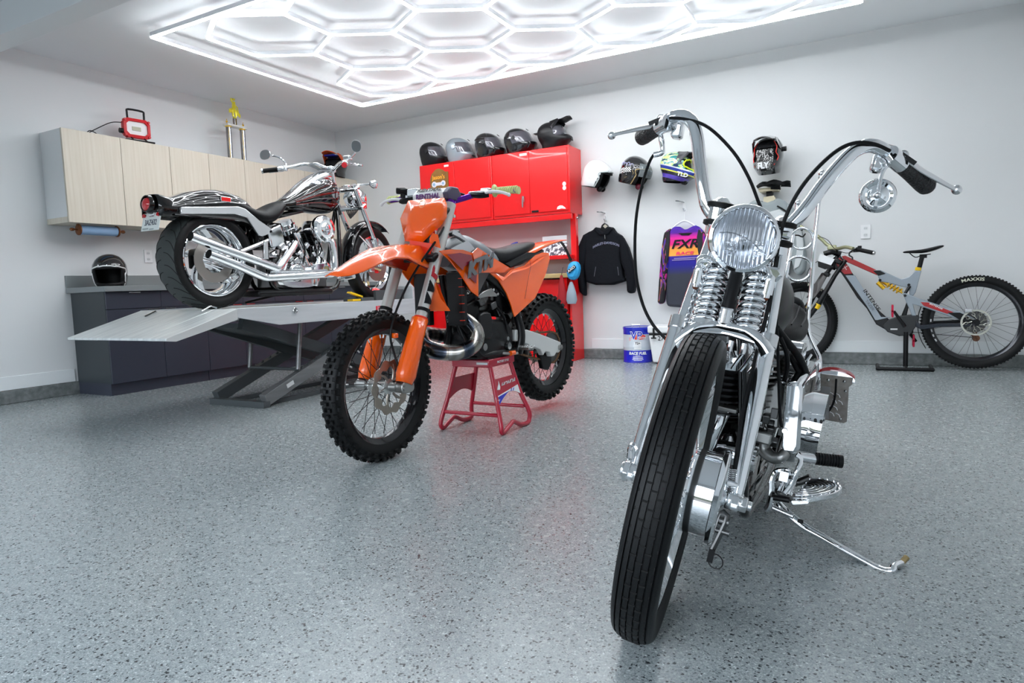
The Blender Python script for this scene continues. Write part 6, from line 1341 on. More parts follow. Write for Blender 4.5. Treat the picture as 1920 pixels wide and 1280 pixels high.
PINK = C('pink_red_pedal', (.55, .01, .05), .35, metal=.4)
def pedal(p, par):
    p = V(p); g = G(Matrix.Translation(p)); g.box((0, -.05, .045), (.012, .10, .01)).box((0, -.05, -.045), (.012, .10, .01)).box((0, -.005, 0), (.014, .012, .09)).box((0, -.095, 0), (.014, .01, .09)).cyl((0, .01, 0), (0, -.1, 0), .01, n=10); return ob('pedal', g, PINK, par, bev=.002)
pedal((0.141, -0.09, 0.482), cr)
cr2 = ob('crank_arm', G().tube([(0.249, 0.07, 0.314),(0.319, 0.08, 0.216)], [.016, .012], 12, flat=.6), BLK, B)
o = pedal((0.297, 0.09, 0.229), cr2); 
ob('chainring', G().lathe([(.05, .055), (.062, .055), (.062, .059), (.05, .059)], (.235, 0, .354), AY, 32, closed=True), BLK, B)
ob('chain', G().tube([(.24, .057, .415), (.45, .05, .412), (.66, .04, .42)], .003, 6).tube([(.25, .057, .30), (.5, .045, .275), (.70, .04, .255)], .003, 6), STEEL, B)
ob('derailleur', G().tube([(.706, .05, .37), (.72, .055, .30), (.70, .05, .27), (.73, .05, .245)], .012, 8, 3).cyl((.72, .04, .25), (.72, .05, .25), .026, n=16), C('bronze_derailleur', (.15, .07, .04), .4, metal=.7), B)
ys_ = GOLD
sh0, sh1 = V((0.052, 0.0, 0.735)), V((0.213, 0.0, 0.62)); d = (sh1 - sh0)
sk = ob('rear_shock', G().cyl(sh0, sh0 + d * .35, .018, n=16).cyl(sh0 + d * .3, sh1, .008, n=12), GOLD, B)
ob('shock_coil', G().coil(sh0 + d * .30, sh0 + d * .92, .023, .0055, 4.5, 8, 14), C('yellow_spring', (.75, .42, .02), .35), sk)
ob('shock_reservoir', G().cyl((0.033, -0.03, 0.714), (0.083, -0.03, 0.66), .017, n=16), GOLD, sk)
ob('rocker_link', G().tube([(0.263, -0.03, 0.676),(0.223, -0.03, 0.604)], .012, 10), DBLK, B)
for q in ("",): 
    ob('pivot_bolt', G().cyl((0.052, -0.026, 0.73), (0.052, -0.032, 0.73), .011, n=14), BLK, B)
    ob('pivot_bolt', G().cyl((0.256, -0.026, 0.685), (0.256, -0.032, 0.685), .011, n=14), BLK, B)
    ob('pivot_bolt', G().cyl((0.23, -0.056, 0.6), (0.23, -0.062, 0.6), .011, n=14), BLK, B)
sp_ = ob('seat_post', G().cyl((0.322, 0.0, 0.793), (0.349, 0.0, 0.92), .017, n=16), BLK, B)
ob('seat_clamp', G().cyl((0.318, 0.0, 0.798), (0.323, 0.0, 0.823), .022, n=18), YEL, sp_)
sd0 = [(0.209, 0.949),(0.216, 0.962),(0.349, 0.954),(0.403, 0.968),(0.446, 0.974),(0.475, 0.972),(0.471, 0.956),(0.422, 0.929),(0.368, 0.919),(0.32, 0.934),(0.239, 0.939)]
S = [(sd0[0][0], 0, sd0[0][1], .012, .008), (sd0[0][0] + .05, 0, sd0[0][1] + .002, .02, .011), (sd0[0][0] + .13, 0, sd0[0][1] - .002, .035, .016), (sd0[0][0] + .2, 0, sd0[0][1] + .012, .065, .018), (sd0[0][0] + .26, 0, sd0[0][1] + .03, .072, .014), (sd0[0][0] + .285, 0, sd0[0][1] + .036, .04, .006)]
ob('saddle', G().secs(S, 'x', 20), LEATH, B, sub=1)
ob('saddle_rail', G().tube([(0.258, 0.02, 0.943),(0.299, 0.02, 0.906),(0.343, 0.02, 0.917),(0.405, 0.02, 0.926)], .004, 6, 3).tube([(0.257, -0.02, 0.942),(0.298, -0.02, 0.905),(0.341, -0.02, 0.916),(0.403, -0.02, 0.925)], .004, 6, 3).box((0.353, 0.0, 0.911), (.05, .04, .03)), BLK, sp_)
# fork
for s_ in (-1, 1):
    pts = [(-0.241, 0.0, 0.907),(-0.322, 0.0, 0.78),(-0.388, 0.0, 0.654),(-0.442, 0.0, 0.55),(-0.505, 0.0, 0.426),(-0.591, 0.0, 0.375)]
    P = [(x - s_ * .04, s_ * .051, z) for x, _, z in pts]
    fl_ = ob('fork_leg', G().tube(P[:4] + [(-.555 - s_ * .04, s_ * .051, .385)], [.018, .018, .02, .024, .018], 14), DBLK, B)
    ob('fork_decal', G().cyl(V(P[3]).lerp(V(P[4]), .05), V(P[3]).lerp(V(P[4]), .35), .0246, n=16), YEL, fl_)
ob('fork_crown', G().box((-0.257, 0.0, 0.898), (.06, .17, .04), ('Y', .5)).box((-0.343, 0.0, 0.794), (.05, .17, .035), ('Y', .5)), DBLK, B, bev=.01)
ob('steerer', G().cyl((-0.306, 0.0, 0.833), (-0.254, 0.0, 0.988), .026, n=18), DBLK, B)
mg = ob('mudguard', G().sheet([(-0.337, -0.03, 0.803),(-0.398, -0.04, 0.656),(-0.447, -0.045, 0.589),(-0.503, -0.03, 0.598),(-0.452, 0.02, 0.702),(-0.39, 0.03, 0.805)], (.004, 0, .004)), DBLK, B)
rg = []
for i in range(9):
    a = radians(152 + i * -0 + i * 7.5) ; rg.append([(.706 + (.385 + .0 * i) * cos(a), w_, .38 + .385 * sin(a) - abs(w_) * .15) for w_ in (-.038, -.02, 0, .02, .038)])
ob('rear_mudguard', grid(G(), rg), BLKM, B, sol=.003)
npm = ob('number_board', G().sheet([(-0.391, -0.1, 0.97),(-0.281, -0.1, 0.916),(-0.309, -0.1, 0.868),(-0.411, -0.1, 0.909)], (0, .003, 0)), WHT, B)
ob('board_stripe', G().sheet([(-0.309, -0.102, 0.926),(-0.281, -0.102, 0.947),(-0.277, -0.102, 0.942),(-0.305, -0.102, 0.917)], (0, .001, 0)), WHT, npm)
ob('board_base', G().sheet([(-0.411, -0.1, 0.909),(-0.309, -0.1, 0.868),(-0.293, -0.1, 0.854),(-0.354, -0.1, 0.835),(-0.407, -0.1, 0.859)], (0, .01, 0)), DBLK, npm)
ob('head_display', G().tube([(-0.365, -0.05, 0.966),(-0.304, -0.05, 0.98),(-0.249, -0.02, 0.956)], .022, 10, 2), DBLK, B)
OLV = C('olive_titanium_bar', (.42, .42, .26), .3, metal=.7)
ob('handlebar', G().tube([(-0.56, 0.03, 1.217),(-0.475, 0.03, 1.166),(-0.39, 0.02, 1.096),(-0.348, 0.01, 1.048),(-0.307, 0.0, 1.022),(-0.265, -0.03, 1.005),(-0.202, -0.1, 1.013),(-0.142, -0.16, 0.994)], .0145, 12, 3), OLV, B, 'olive handlebar')
ob('stem', G().box((-0.307, 0.0, 1.018), (.07, .05, .04)), OLV, B, bev=.008)
ob('grip', G().cyl((-0.118, -0.18, 0.988), (0.003, -0.3, 0.948), .0165, n=18), BLKM, B)
ob('grip', G().cyl((-0.534, 0.03, 1.188), (-0.585, 0.03, 1.219), .0165, n=18), BLKM, B)
ob('bar_end', G().cyl((0.003, -0.3, 0.948), (0.011, -0.305, 0.945), .014, n=16), CHROMED, B)
lv = ob('brake_lever', G().tube([(-0.095, -0.19, 0.999),(-0.156, -0.22, 0.972),(-0.17, -0.24, 0.942),(-0.147, -0.26, 0.923),(-0.146, -0.27, 0.902)], .006, 8, 3), BLK, B)
ob('lever_clamp', G().box((-0.118, -0.18, 0.979), (.05, .03, .03)).box((-0.096, -0.18, 1.004), (.03, .03, .02)), BLK, lv, bev=.004)
ob('brake_lever', G().tube([(-0.516, 0.02, 1.15),(-0.536, 0.0, 1.123),(-0.568, -0.02, 1.137),(-0.605, -0.03, 1.14)], .006, 8, 3), BLK, B)
ob('brake_cable', G().tube([(-0.141, -0.18, 0.968),(-0.2, -0.15, 0.963),(-0.282, -0.1, 1.004),(-0.337, -0.05, 1.08),(-0.41, 0.0, 1.114),(-0.447, 0.0, 1.081),(-0.439, 0.0, 0.998)], .0028, 6, 5), BLK, B)
ob('brake_cable', G().tube([(-0.304, -0.05, 0.967),(-0.367, -0.02, 0.94),(-0.473, 0.02, 0.863),(-0.504, 0.04, 0.773),(-0.476, 0.06, 0.655)], .0028, 6, 4), BLK, B)
t = thing('bicycle_stand', 'low black post stand with u-shaped foot under the mountain bike', 'bike stand', (.24, 6.24, 0))
ob('post', G().cyl((0, 0, .02), (0, .0, .305), .018, n=14), BLK, t)
ob('foot', G().tube([(-.20, .12, .016), (-.195, -.10, .016), (-.17, -.13, .016), (.15, -.13, .016), (.175, -.10, .016), (.18, .12, .016)], .015, 10, 2).cyl((0, -.13, .02), (0, .02, .02), .014, n=10), BLK, t)

# ================================================================== helmets
def sm_slices(S, n):
    Q, _ = smooth([V((z, cx, w)) for z, cx, w, h in S], [h for *_, h in S], n)
    return [(q.x, q.y, q.z, h) for q, h in zip(Q, _)]
def hpt(s, a, k_=1.0, e=2.15):
    z, cx, w, h = s; c, d = cos(a), sin(a)
    if k_ < 1: z = .09 + (z - .09) * (k_ - .02)
    return (cx + w * k_ * math.copysign(abs(c) ** (2 / e), c), h * k_ * math.copysign(abs(d) ** (2 / e), d), z)
def hshell(S, keep, k_=1.0, nz=4, na=56, g=None):
    Q = sm_slices(S, nz); g = g or G(); vs = []; fs = []
    for s in Q:
        for j in range(na): vs.append(hpt(s, -pi + 2 * pi * j / na, k_))
    for i in range(len(Q) - 1):
        for j in range(na):
            a = -pi + 2 * pi * (j + .5) / na; z = (Q[i][0] + Q[i + 1][0]) / 2
            if keep(z, a): q = (j + 1) % na; fs.append((i * na + j, i * na + q, (i + 1) * na + q, (i + 1) * na + j))
    return g.add(vs, fs)
FULL = [(0, .0, .115, .095), (.03, .012, .14, .108), (.07, .022, .160, .120), (.105, .012, .155, .126), (.15, .0, .150, .129), (.195, -.008, .138, .122), (.23, -.016, .112, .100), (.255, -.022, .075, .07), (.268, -.025, .035, .034), (.272, -.026, .004, .004)]
VIS = C('clear_smoked_visor', (.10, .10, .12), .02, coat=1, metal=.2)
def fullface(loc, rz, label, m, grp=None, tilt=0):
    t = thing('full_face_helmet', label, 'helmet', loc, (0, radians(tilt), radians(rz)), grp)
    ob('shell', hshell(FULL, lambda z, a: not (.098 < z < .188 and abs(a) < 1.15)), m, t, ang=50)
    ob('liner', hshell(FULL, lambda z, a: True, .93), BLKM, t, ang=50)
    ob('visor', hshell(FULL, lambda z, a: .094 < z < .200 and abs(a) < 1.45, 1.022, 6), VIS, t, ang=50)
    for s_ in (-1, 1): ob('visor_pivot', G().cyl((-.005, s_ * .125, .15), (-.005, s_ * .137, .15), .024, .02, 18), m, t)
    ob('vent', G().box((.177, 0, .055), (.012, .07, .02)).box((.10, .045, .243), (.03, .02, .006), ('Y', .7)), BLK, t, bev=.003)
    ob('neck_roll', G().secs([(-.006, 0, 0, .10, .085), (.01, .0, 0, .118, .097)], 'z', 32), BLKM, t)
    return t
HG = 'helmets standing on the red cabinet'
MBLK = C('matte_black_shell', (.010, .010, .012), .36, spec=.4); GBLK = C('gloss_black_shell', (.006, .006, .008), .08, coat=1); SILV = C('silver_blue_shell', (.36, .42, .47), .25, metal=.3, coat=.5)
ZT = 2.178
fullface((-4.42, 6.36, ZT), 6, 'small matte black full face helmet at the left end of the red cabinet', MBLK, HG)
fullface((-4.06, 6.36, ZT), 6, 'silver grey full face helmet on top of the red cabinet', SILV, HG)
t = fullface((-3.68, 6.36, ZT), 6, 'gloss black modular helmet in the middle of the red cabinet row', GBLK, HG)
ob('chin_guard', hshell(FULL, lambda z, a: .02 < z < .10 and abs(a) < 1.0, 1.09), GBLK, t, ang=50, sol=.006)
ob('shell_ridge', hshell(FULL, lambda z, a: z > .19 and abs(a) > 1.2, 1.03), GBLK, t, ang=50, sol=.004)
t = fullface((-3.30, 6.36, ZT), 6, 'large black helmet with wide clear visor, second from the right on the red cabinet', GBLK, HG, tilt=-6)
ob('chin_guard', hshell(FULL, lambda z, a: .02 < z < .09 and abs(a) < .8, 1.12), GBLK, t, ang=50, sol=.006)
ob('visor_shield', hshell(FULL, lambda z, a: .09 < z < .215 and abs(a) < 1.75, 1.035, 6), VIS, t, ang=50)
# motocross style helmet
MX = [(0, .0, .11, .092), (.03, .02, .14, .105), (.06, .045, .165, .115), (.09, .035, .165, .122), (.12, .008, .150, .126), (.16, .0, .150, .128), (.2, -.008, .138, .122), (.235, -.016, .112, .100), (.26, -.022, .075, .07), (.274, -.025, .035, .034), (.278, -.026, .004, .004)]
def mxhelmet(loc, rot, label, m, mp, grp=None, dark=True, trim=None):
    t = thing('motocross_helmet', label, 'helmet', loc, [radians(q) for q in rot], grp)
    ob('shell', hshell(MX, lambda z, a: not (.105 < z < .20 and abs(a) < .95 - .0 * z)), m, t, ang=50)
    ob('liner', hshell(MX, lambda z, a: True, .92), BLKM, t, ang=50)
    if trim: 
        P = []
        for i in range(32):
            q = 2 * pi * i / 32; z = .152 + .048 * sin(q); a = .95 * cos(q); s = min(sm_slices(MX, 4), key=lambda s_: abs(s_[0] - z)); P.append(hpt(s, a, 1.01))
        ob('goggle_trim', G().tube(P, .008, 8, closed=True), trim, t)
    R_ = [[(x, y * w_, z + .02 * (1 - y * y)) for y in (-1, -.7, -.35, 0, .35, .7, 1)] for x, z, w_ in ((.02, .262, .075), (.09, .255, .085), (.15, .255, .085), (.20, .265, .075), (.225, .262, .06))]
    pk = ob('peak', grid(G(), R_), mp, t, sol=.006)
    for s_ in (-1, 1): ob('peak_arm', G().sheet([(.02, .118 * s_, .20), (.05, .118 * s_, .165), (.13, .10 * s_, .245), (.12, .088 * s_, .27), (.04, .09 * s_, .262)], (0, .004 * s_, 0)), mp, pk)
    ob('chin_vent', G().box((.205, 0, .055), (.012, .05, .035)), BLK, t, bev=.004)
    return t
t = mxhelmet((-2.90, 6.36, ZT), (0, -8, 4), 'matte black dual sport helmet with peak at the right end of the red cabinet', MBLK, MBLK, HG)
ob('visor', hshell(MX, lambda z, a: .10 < z < .205 and abs(a) < 1.2, 1.015, 6), VIS, t, ang=50)
ob('rear_spoiler', G().sheet([(-.13, -.05, .19), (-.13, .05, .19), (-.185, .03, .20), (-.185, -.03, .20)], (0, 0, .008)), MBLK, t)
# helmets hanging on the wall
def hanger(x, z, label, col=None):
    t = thing('helmet_hook', label, 'hook', (x, 6.519, z))
    ob('arm', G().cyl((0, 0, 0), (.0, -.16, .01), .010, n=12).cyl((0, 0, 0), (0, -.008, 0), .03, n=20), BLK, t)
    ob('ball', G().ball((.03, -.17, -.02), .030, 16), col or BLK, t)
    return t
OPENF = [(0, -.02, .125, .105), (.03, -.012, .14, .118), (.08, -.004, .15, .128), (.13, 0, .152, .13), (.175, -.004, .142, .124), (.215, -.01, .116, .104), (.245, -.016, .08, .076), (.262, -.02, .04, .04), (.268, -.02, .004, .004)]
def opn(z, a): 
    lim = 1.28 if z < .05 else (1.28 - (z - .05) * 2.0 if z < .12 else 1.14)
    return z < .165 - .03 * (abs(a) / 1.2) ** 3 and abs(a) < lim
def openface(loc, rot, label, m, trim, grp=None, hi=None):
    t = thing('open_face_helmet', label, 'helmet', loc, [radians(q) for q in rot], grp)
    ob('shell', hshell(OPENF, lambda z, a: not opn(z, a), 1.0, 8, 96), m, t, ang=50, sol=.006)
    ob('liner', hshell(OPENF, lambda z, a: not (z < .14 and abs(a) < .9), .93, 4), BLKM, t, ang=50, sol=.02)
    P = []
    for i in range(25):
        q = -1 + 2 * i / 24; a = 1.26 * math.copysign(min(1, abs(q) * 1.9), q); z = .0 if abs(q) > .995 else (.162 - .03 * (abs(a) / 1.2) ** 3 if abs(q) < .5 else .14 * (1 - ((abs(q) - .5) / .5)))
        s = min(sm_slices(OPENF, 8), key=lambda s_: abs(s_[0] - z)); a = a if z > .1 else math.copysign(1.14 + (1.26 - 1.14) * (1 - z / .1), a); P.append(hpt(s, a, 1.012))
    ob('edge_trim', G().tube(P, .0055, 8, 2), trim, t)
    ob('snap', G().ball(hpt((.17, -.004, .144, .126), .5, 1.01), .006, 8).ball(hpt((.17, -.004, .144, .126), 0, 1.01), .006, 8).ball(hpt((.17, -.004, .144, .126), -.5, 1.01), .006, 8).ball(hpt((.08, -.004, .15, .128), -1.75, 1.01), .006, 8), CHROMED, t)
    return t
openface((-2.46, 6.37, 1.745), (0, 12, 2), 'white open face helmet hanging on the back wall', C('gloss_white_shell', (.85, .86, .87), .1, coat=1), C('grey_edge_trim', (.55, .6, .6), .3))
hanger(-2.44, 1.745, 'black hook under the white open face helmet')
CHK = C('black_checker_shell', (.01, .01, .012), .1, coat=1)
nt, N_, Lk, b = nodes(CHK); tc = N_.new('ShaderNodeTexCoord'); mp = N_.new('ShaderNodeMapping'); mp.inputs['Rotation'].default_value = (0, radians(12), 0); ck = N_.new('ShaderNodeTexChecker'); ck.inputs['Scale'].default_value = 90
ck.inputs['Color1'].default_value = (.85, .85, .85, 1); ck.inputs['Color2'].default_value = (.01, .01, .012, 1); Lk.new(tc.outputs['Object'], mp.inputs['Vector']); Lk.new(mp.outputs['Vector'], ck.inputs['Vector'])
sx_ = N_.new('ShaderNodeSeparateXYZ'); Lk.new(mp.outputs['Vector'], sx_.inputs['Vector'])
m1 = ramp(nt, sx_.outputs['Z'], [(0, (0, 0, 0)), (.105, (1, 1, 1)), (.15, (0, 0, 0))], 'CONSTANT'); m2 = ramp(nt, sx_.outputs['X'], [(0, (1, 1, 1)), (.03, (0, 0, 0))], 'CONSTANT')
Lk.new(mixc(nt, mixc(nt, 1.0, m1, m2, 'MULTIPLY'), (.01, .01, .012), ck.outputs['Color']), b.inputs['Base Color'])
t = openface((-2.07, 6.37, 1.735), (0, 16, -6), 'black open face helmet with white checker band hanging on the wall', CHK, C('gold_pinstripe', (.45, .33, .16), .3, metal=.5))
ob('visor', hshell(OPENF, lambda z, a: .08 < z < .20 and abs(a) < 1.05, 1.06, 6), C('clear_blue_visor', (.75, .85, .88), .03, trans=.8), t, ang=50)
for i in range(5): ob('flame_loop', G().ring(hpt((.17 + .008 * (i % 2), -.004, .144, .126), -2.5 + i * .24, 1.0), hpt((0, 0, 1, 1), -2.5 + i * .24), .016, .003, 18, 5), C('lilac_pinstripe', (.5, .5, .75), .3), t)
ob('gold_stripe', G().tube([hpt((.045, -.008, .145, .122), -2.4, 1.01), hpt((.05, -.008, .145, .122), -1.8, 1.01), hpt((.09, -.004, .15, .128), -1.35, 1.01), hpt((.125, 0, .152, .13), -1.45, 1.01)], .003, 6, 4), C('gold_line', (.5, .38, .18), .3, metal=.5), t)
hanger(-2.04, 1.725, 'hook with a dark red ball under the checkered helmet', C('dark_red_ball', (.12, .005, .02), .3))
TLD = C('yellow_purple_graphic_shell', (.6, .8, .1), .25, coat=.6); nt, N_, Lk, b = nodes(TLD); tc = N_.new('ShaderNodeTexCoord'); mp = N_.new('ShaderNodeMapping'); mp.inputs['Rotation'].default_value = (0, radians(-14), 0); Lk.new(tc.outputs['Object'], mp.inputs['Vector'])
sz = N_.new('ShaderNodeSeparateXYZ'); Lk.new(mp.outputs['Vector'], sz.inputs['Vector'])
mr_ = N_.new('ShaderNodeMapRange'); mr_.inputs['From Min'].default_value = -.02; mr_.inputs['From Max'].default_value = .28; Lk.new(sz.outputs['Z'], mr_.inputs['Value'])
band = ramp(nt, mr_.outputs['Result'], [(0, (.02, .02, .03)), (.12, (.10, .06, .42)), (.24, (.02, .02, .03)), (.33, (.8, .8, .1)), (.37, (.02, .04, .3)), (.46, (.7, .75, .8)), (.49, (.6, .85, .25))], 'CONSTANT')
vo = N_.new('ShaderNodeTexNoise'); vo.inputs['Scale'].default_value = 24; vo.inputs['Detail'].default_value = 2; mp2 = N_.new('ShaderNodeMapping'); mp2.inputs['Scale'].default_value = (.5, 1, 1.3); mp2.inputs['Rotation'].default_value = (0, .6, 0); Lk.new(tc.outputs['Object'], mp2.inputs['Vector']); Lk.new(mp2.outputs['Vector'], vo.inputs['Vector'])
pt = ramp(nt, vo.outputs['Fac'], [(0, (.02, .05, .12)), (.42, (.15, .55, .35)), (.47, (.72, .85, .25)), (.56, (.8, .85, .7)), (.62, (.05, .3, .28))], 'CONSTANT')
up_ = ramp(nt, mr_.outputs['Result'], [(0, (0, 0, 0)), (.49, (1, 1, 1))], 'CONSTANT'); Lk.new(mixc(nt, up_, band, pt), b.inputs['Base Color'])
t = mxhelmet((-1.66, 6.37, 1.715), (0, 6, 2), 'yellow, green and purple motocross helmet hanging on the back wall', TLD, C('black_grey_peak', (.03, .03, .035), .3), trim=C('neon_yellow', (.75, .9, .02), .3))
ob('mouth_piece', hshell(MX, lambda z, a: .055 < z < .10 and abs(a) < .55, 1.03), C('neon_yellow_plastic', (.8, .85, .03), .3), t, ang=50)
text('lettering', 'TLD', .05, WHT, t, frame((.095, -.1255, .055), (1, .25, -.2), (.2, 0, 1)), bold=.002, sx=1.1)
hanger(-1.60, 1.73, 'black hook under the yellow and purple motocross helmet')
FLYM = C('black_red_graphic_shell', (.02, .02, .022), .15, coat=1)
t = mxhelmet((-.815, 6.36, 1.70), (0, 12, -96), 'black and red motocross helmet with white print facing the room', FLYM, FLYM)
t.scale = (.95, .98, 1.15)
RDL = C('bright_red_line', (.8, .03, .02), .3)
for s_ in (-1, 1): ob('red_stripe', G().tube([hpt((.24, -.016, .105, .095), s_ * .75, 1.02), hpt((.2, -.008, .138, .122), s_ * .85, 1.02), hpt((.16, 0, .15, .128), s_ * .75, 1.02), hpt((.12, .008, .15, .126), s_ * .95, 1.02), hpt((.07, .04, .165, .118), s_ * .7, 1.02)], .004, 6, 3), RDL, t)
PRN = C('black_white_print', (.6, .6, .6), .3); nt, N_, Lk, b = nodes(PRN); tc = N_.new('ShaderNodeTexCoord'); vo = N_.new('ShaderNodeTexNoise'); vo.inputs['Scale'].default_value = 30; vo.inputs['Distortion'].default_value = 2; mp = N_.new('ShaderNodeMapping'); mp.inputs['Scale'].default_value = (1, 1.6, .6)
Lk.new(tc.outputs['Object'], mp.inputs['Vector']); Lk.new(mp.outputs['Vector'], vo.inputs['Vector']); Lk.new(ramp(nt, vo.outputs['Fac'], [(0, (.01, .01, .01)), (.53, (.75, .75, .75)), (.60, (.02, .02, .02))], 'CONSTANT'), b.inputs['Base Color'])
ob('face_guard', hshell(MX, lambda z, a: .03 < z < .19 and abs(a) < .52, 1.03), PRN, t, ang=50)
text('lettering', 'FLY', .06, WHT, t, frame((.218, 0, .075), (0, 1, 0), (0, 0, 1)), bold=.003)
ob('goggle_knob', G().cyl((.0, .125, .17), (.0, .155, .17), .018, n=12), BLK, t)
# small helmet on the countertop
t = openface((-5.72, 3.36, .912), (0, 0, -38), 'black open face helmet with white trim on the grey countertop', GBLK, C('white_edge_trim', (.85, .86, .86), .25))
ob('chin_strap', G().tube([(.05, -.1, .03), (.13, -.06, .012), (.16, 0, .010), (.13, .08, .015), (.06, .11, .03)], .012, 8, 3, flat=.5), BLKM, t)
# black helmet with orange peak in the corner
t = mxhelmet((-5.75, 6.22, 2.178), (0, 0, -75), 'black helmet with orange and blue peak on the corner wall cabinet', GBLK, C('orange_blue_peak', (.75, .10, .02), .3))
ob('peak_underside', G().prism([(-.07, .235), (.07, .235), (.06, .25), (-.06, .25)], .06, .16, 'x'), C('deep_blue', (.01, .02, .3), .3), t)

# ================================================================== clothes and hooks
def wallhook(x, z, label):
    t = thing('wall_hook', label, 'hook', (x, 6.519, z))
    ob('plate', G().bb((-.014, -.006, -.05), (.014, 0, .05)), WHT, t, bev=.002)
    ob('prong', G().tube([(0, -.006, .03), (-.03, -.04, .04), (-.07, -.06, .045)], .006, 8, 2).tube([(0, -.006, -.03), (0, -.03, -.045), (0, -.045, -.03)], .006, 8, 2), CHROMED, t)
    return t
CLB = C('black_fabric', (.005, .006, .009), .8, spec=.2, bump=.8, bs=30)
def cloth(name, P, y0, y1, m, parent, bev=.028): return ob(name, G().prism(P, y0, y1, 'y'), m, parent, bev=bev)
hk = wallhook((-2.417, 1.468)[0], (-2.417, 1.468)[1], 'chrome coat hook above the black jacket')
YJ = 6.43
t = thing('riding_jacket', 'black zip riding jacket with arched lettering on a hanger', 'jacket', (0, YJ, 0))
cloth('torso', [(-2.516, 1.325),(-2.469, 1.354),(-2.39, 1.284),(-2.314, 1.343),(-2.271, 1.287),(-2.204, 1.245),(-2.225, 1.05),(-2.202, 0.835),(-2.169, 0.802),(-2.317, 0.764),(-2.49, 0.769),(-2.595, 0.8),(-2.614, 0.96),(-2.598, 1.124),(-2.605, 1.288)], -.06, .06, CLB, t)
cloth('sleeve', [(-2.522, 1.326),(-2.617, 1.283),(-2.673, 1.172),(-2.696, 1.019),(-2.695, 0.853),(-2.669, 0.697),(-2.611, 0.651),(-2.613, 0.795),(-2.614, 0.96),(-2.58, 1.123),(-2.547, 1.257)], -.065, .045, CLB, t)
cloth('sleeve', [(-2.271, 1.287),(-2.193, 1.228),(-2.14, 1.125),(-2.094, 0.963),(-2.069, 0.83),(-2.082, 0.724),(-2.089, 0.671),(-2.161, 0.678),(-2.164, 0.78),(-2.179, 0.887),(-2.221, 0.996),(-2.234, 1.157)], -.065, .045, CLB, t)
cloth('collar', [(-2.492, 1.334),(-2.463, 1.354),(-2.395, 1.295),(-2.32, 1.349),(-2.292, 1.32),(-2.333, 1.27),(-2.43, 1.265)], -.075, .05, CLB, t, .01)
ob('zip', G().cyl((-2.368, 6.355, 1.268), (-2.366, 6.355, 1.226), .004, n=8).v and G(T(0, -6.43, 0)).cyl((-2.368, 6.355, 1.268), (-2.366, 6.355, 1.226), .004, n=8), CHROMED, t)
for k_ in (0, 1): ob('pocket_zip', G(T(0, -6.43, 0)).tube([(-2.477, 6.366, 0.954),(-2.497, 6.366, 0.857)] if k_ == 0 else [(-2.245, 6.366, 0.943),(-2.235, 6.366, 0.858)], .002, 6), C('grey_zip', (.2, .2, .24), .5), t)
ctrl = V((-2.363, 6.366, 1.167)) - V((0, 6.43, 0))
for i, (s, x0) in enumerate((('HARLEY-DAVIDSON', 0),)):
    text('lettering', s, .034, C('lilac_grey_thread', (.20, .21, .30), .6), t, Matrix.Translation(ctrl) @ RX(90), sx=.92, bold=.001, warp=lambda p: (p.x, p.y - p.x * p.x * 1.9 + .02, p.z))
ch = thing('clothes_hanger', 'black padded hanger inside the riding jacket', 'hanger', (0, 6.43, 0))
ob('hanger_body', G().prism([(-2.441, 1.32),(-2.422, 1.372),(-2.393, 1.392),(-2.359, 1.368),(-2.338, 1.318),(-2.39, 1.295)], -.02, .02, 'y'), BLK, ch, bev=.006)
ob('hanger_badge', G().prism([(-2.405, 1.359),(-2.382, 1.378),(-2.354, 1.355),(-2.383, 1.336)], -.0235, -.0205, 'y'), C('beige_badge', (.5, .46, .38), .5), ch)
ob('hook_wire', G(T(0, -6.43, 0)).tube([(-2.4, 6.45, 1.388),(-2.399, 6.45, 1.426),(-2.388, 6.45, 1.446),(-2.399, 6.45, 1.463)], .002, 6, 3), CHROMED, ch)
# bright motocross jersey
hk = wallhook((-1.61, 1.505)[0], (-1.61, 1.505)[1], 'chrome coat hook above the bright jersey')
JM = C('blue_pink_jersey_fabric', (.1, .05, .6), .75, bump=.5, bs=50); nt, N_, Lk, b = nodes(JM); tc = N_.new('ShaderNodeTexCoord'); sz = N_.new('ShaderNodeSeparateXYZ'); Lk.new(tc.outputs['Object'], sz.inputs['Vector'])
mr_ = N_.new('ShaderNodeMapRange'); mr_.inputs['From Min'].default_value = 0.519; mr_.inputs['From Max'].default_value = 1.32; Lk.new(sz.outputs['Z'], mr_.inputs['Value'])
Lk.new(ramp(nt, mr_.outputs['Result'], [(0, (.03, .035, .05)), (.40, (.035, .04, .06)), (.52, (.012, .010, .26)), (.62, (.03, .012, .32)), (.63, (.95, .42, .06)), (.72, (.95, .35, .06)), (.76, (.85, .02, .22)), (.84, (.80, .02, .35)), (.90, (.10, .012, .34)), (1, (.03, .012, .32))]), b.inputs['Base Color'])
SL = C('black_blue_sleeve_fabric', (.03, .02, .2), .75, bump=.5, bs=50); nt, N_, Lk, b = nodes(SL); tc = N_.new('ShaderNodeTexCoord'); vo = N_.new('ShaderNodeTexNoise'); vo.inputs['Scale'].default_value = 11; vo.inputs['Detail'].default_value = 1; vo.inputs['Distortion'].default_value = 1; mp = N_.new('ShaderNodeMapping'); mp.inputs['Scale'].default_value = (2.2, 1, .5)
Lk.new(tc.outputs['Object'], mp.inputs['Vector']); Lk.new(mp.outputs['Vector'], vo.inputs['Vector']); Lk.new(ramp(nt, vo.outputs['Fac'], [(0, (.03, .02, .35)), (.40, (.04, .02, .4)), (.45, (.6, .02, .25)), (.475, (.01, .01, .015)), (.60, (.015, .015, .02)), (.63, (.7, .25, .1)), (.66, (.05, .02, .4))], 'LINEAR'), b.inputs['Base Color'])
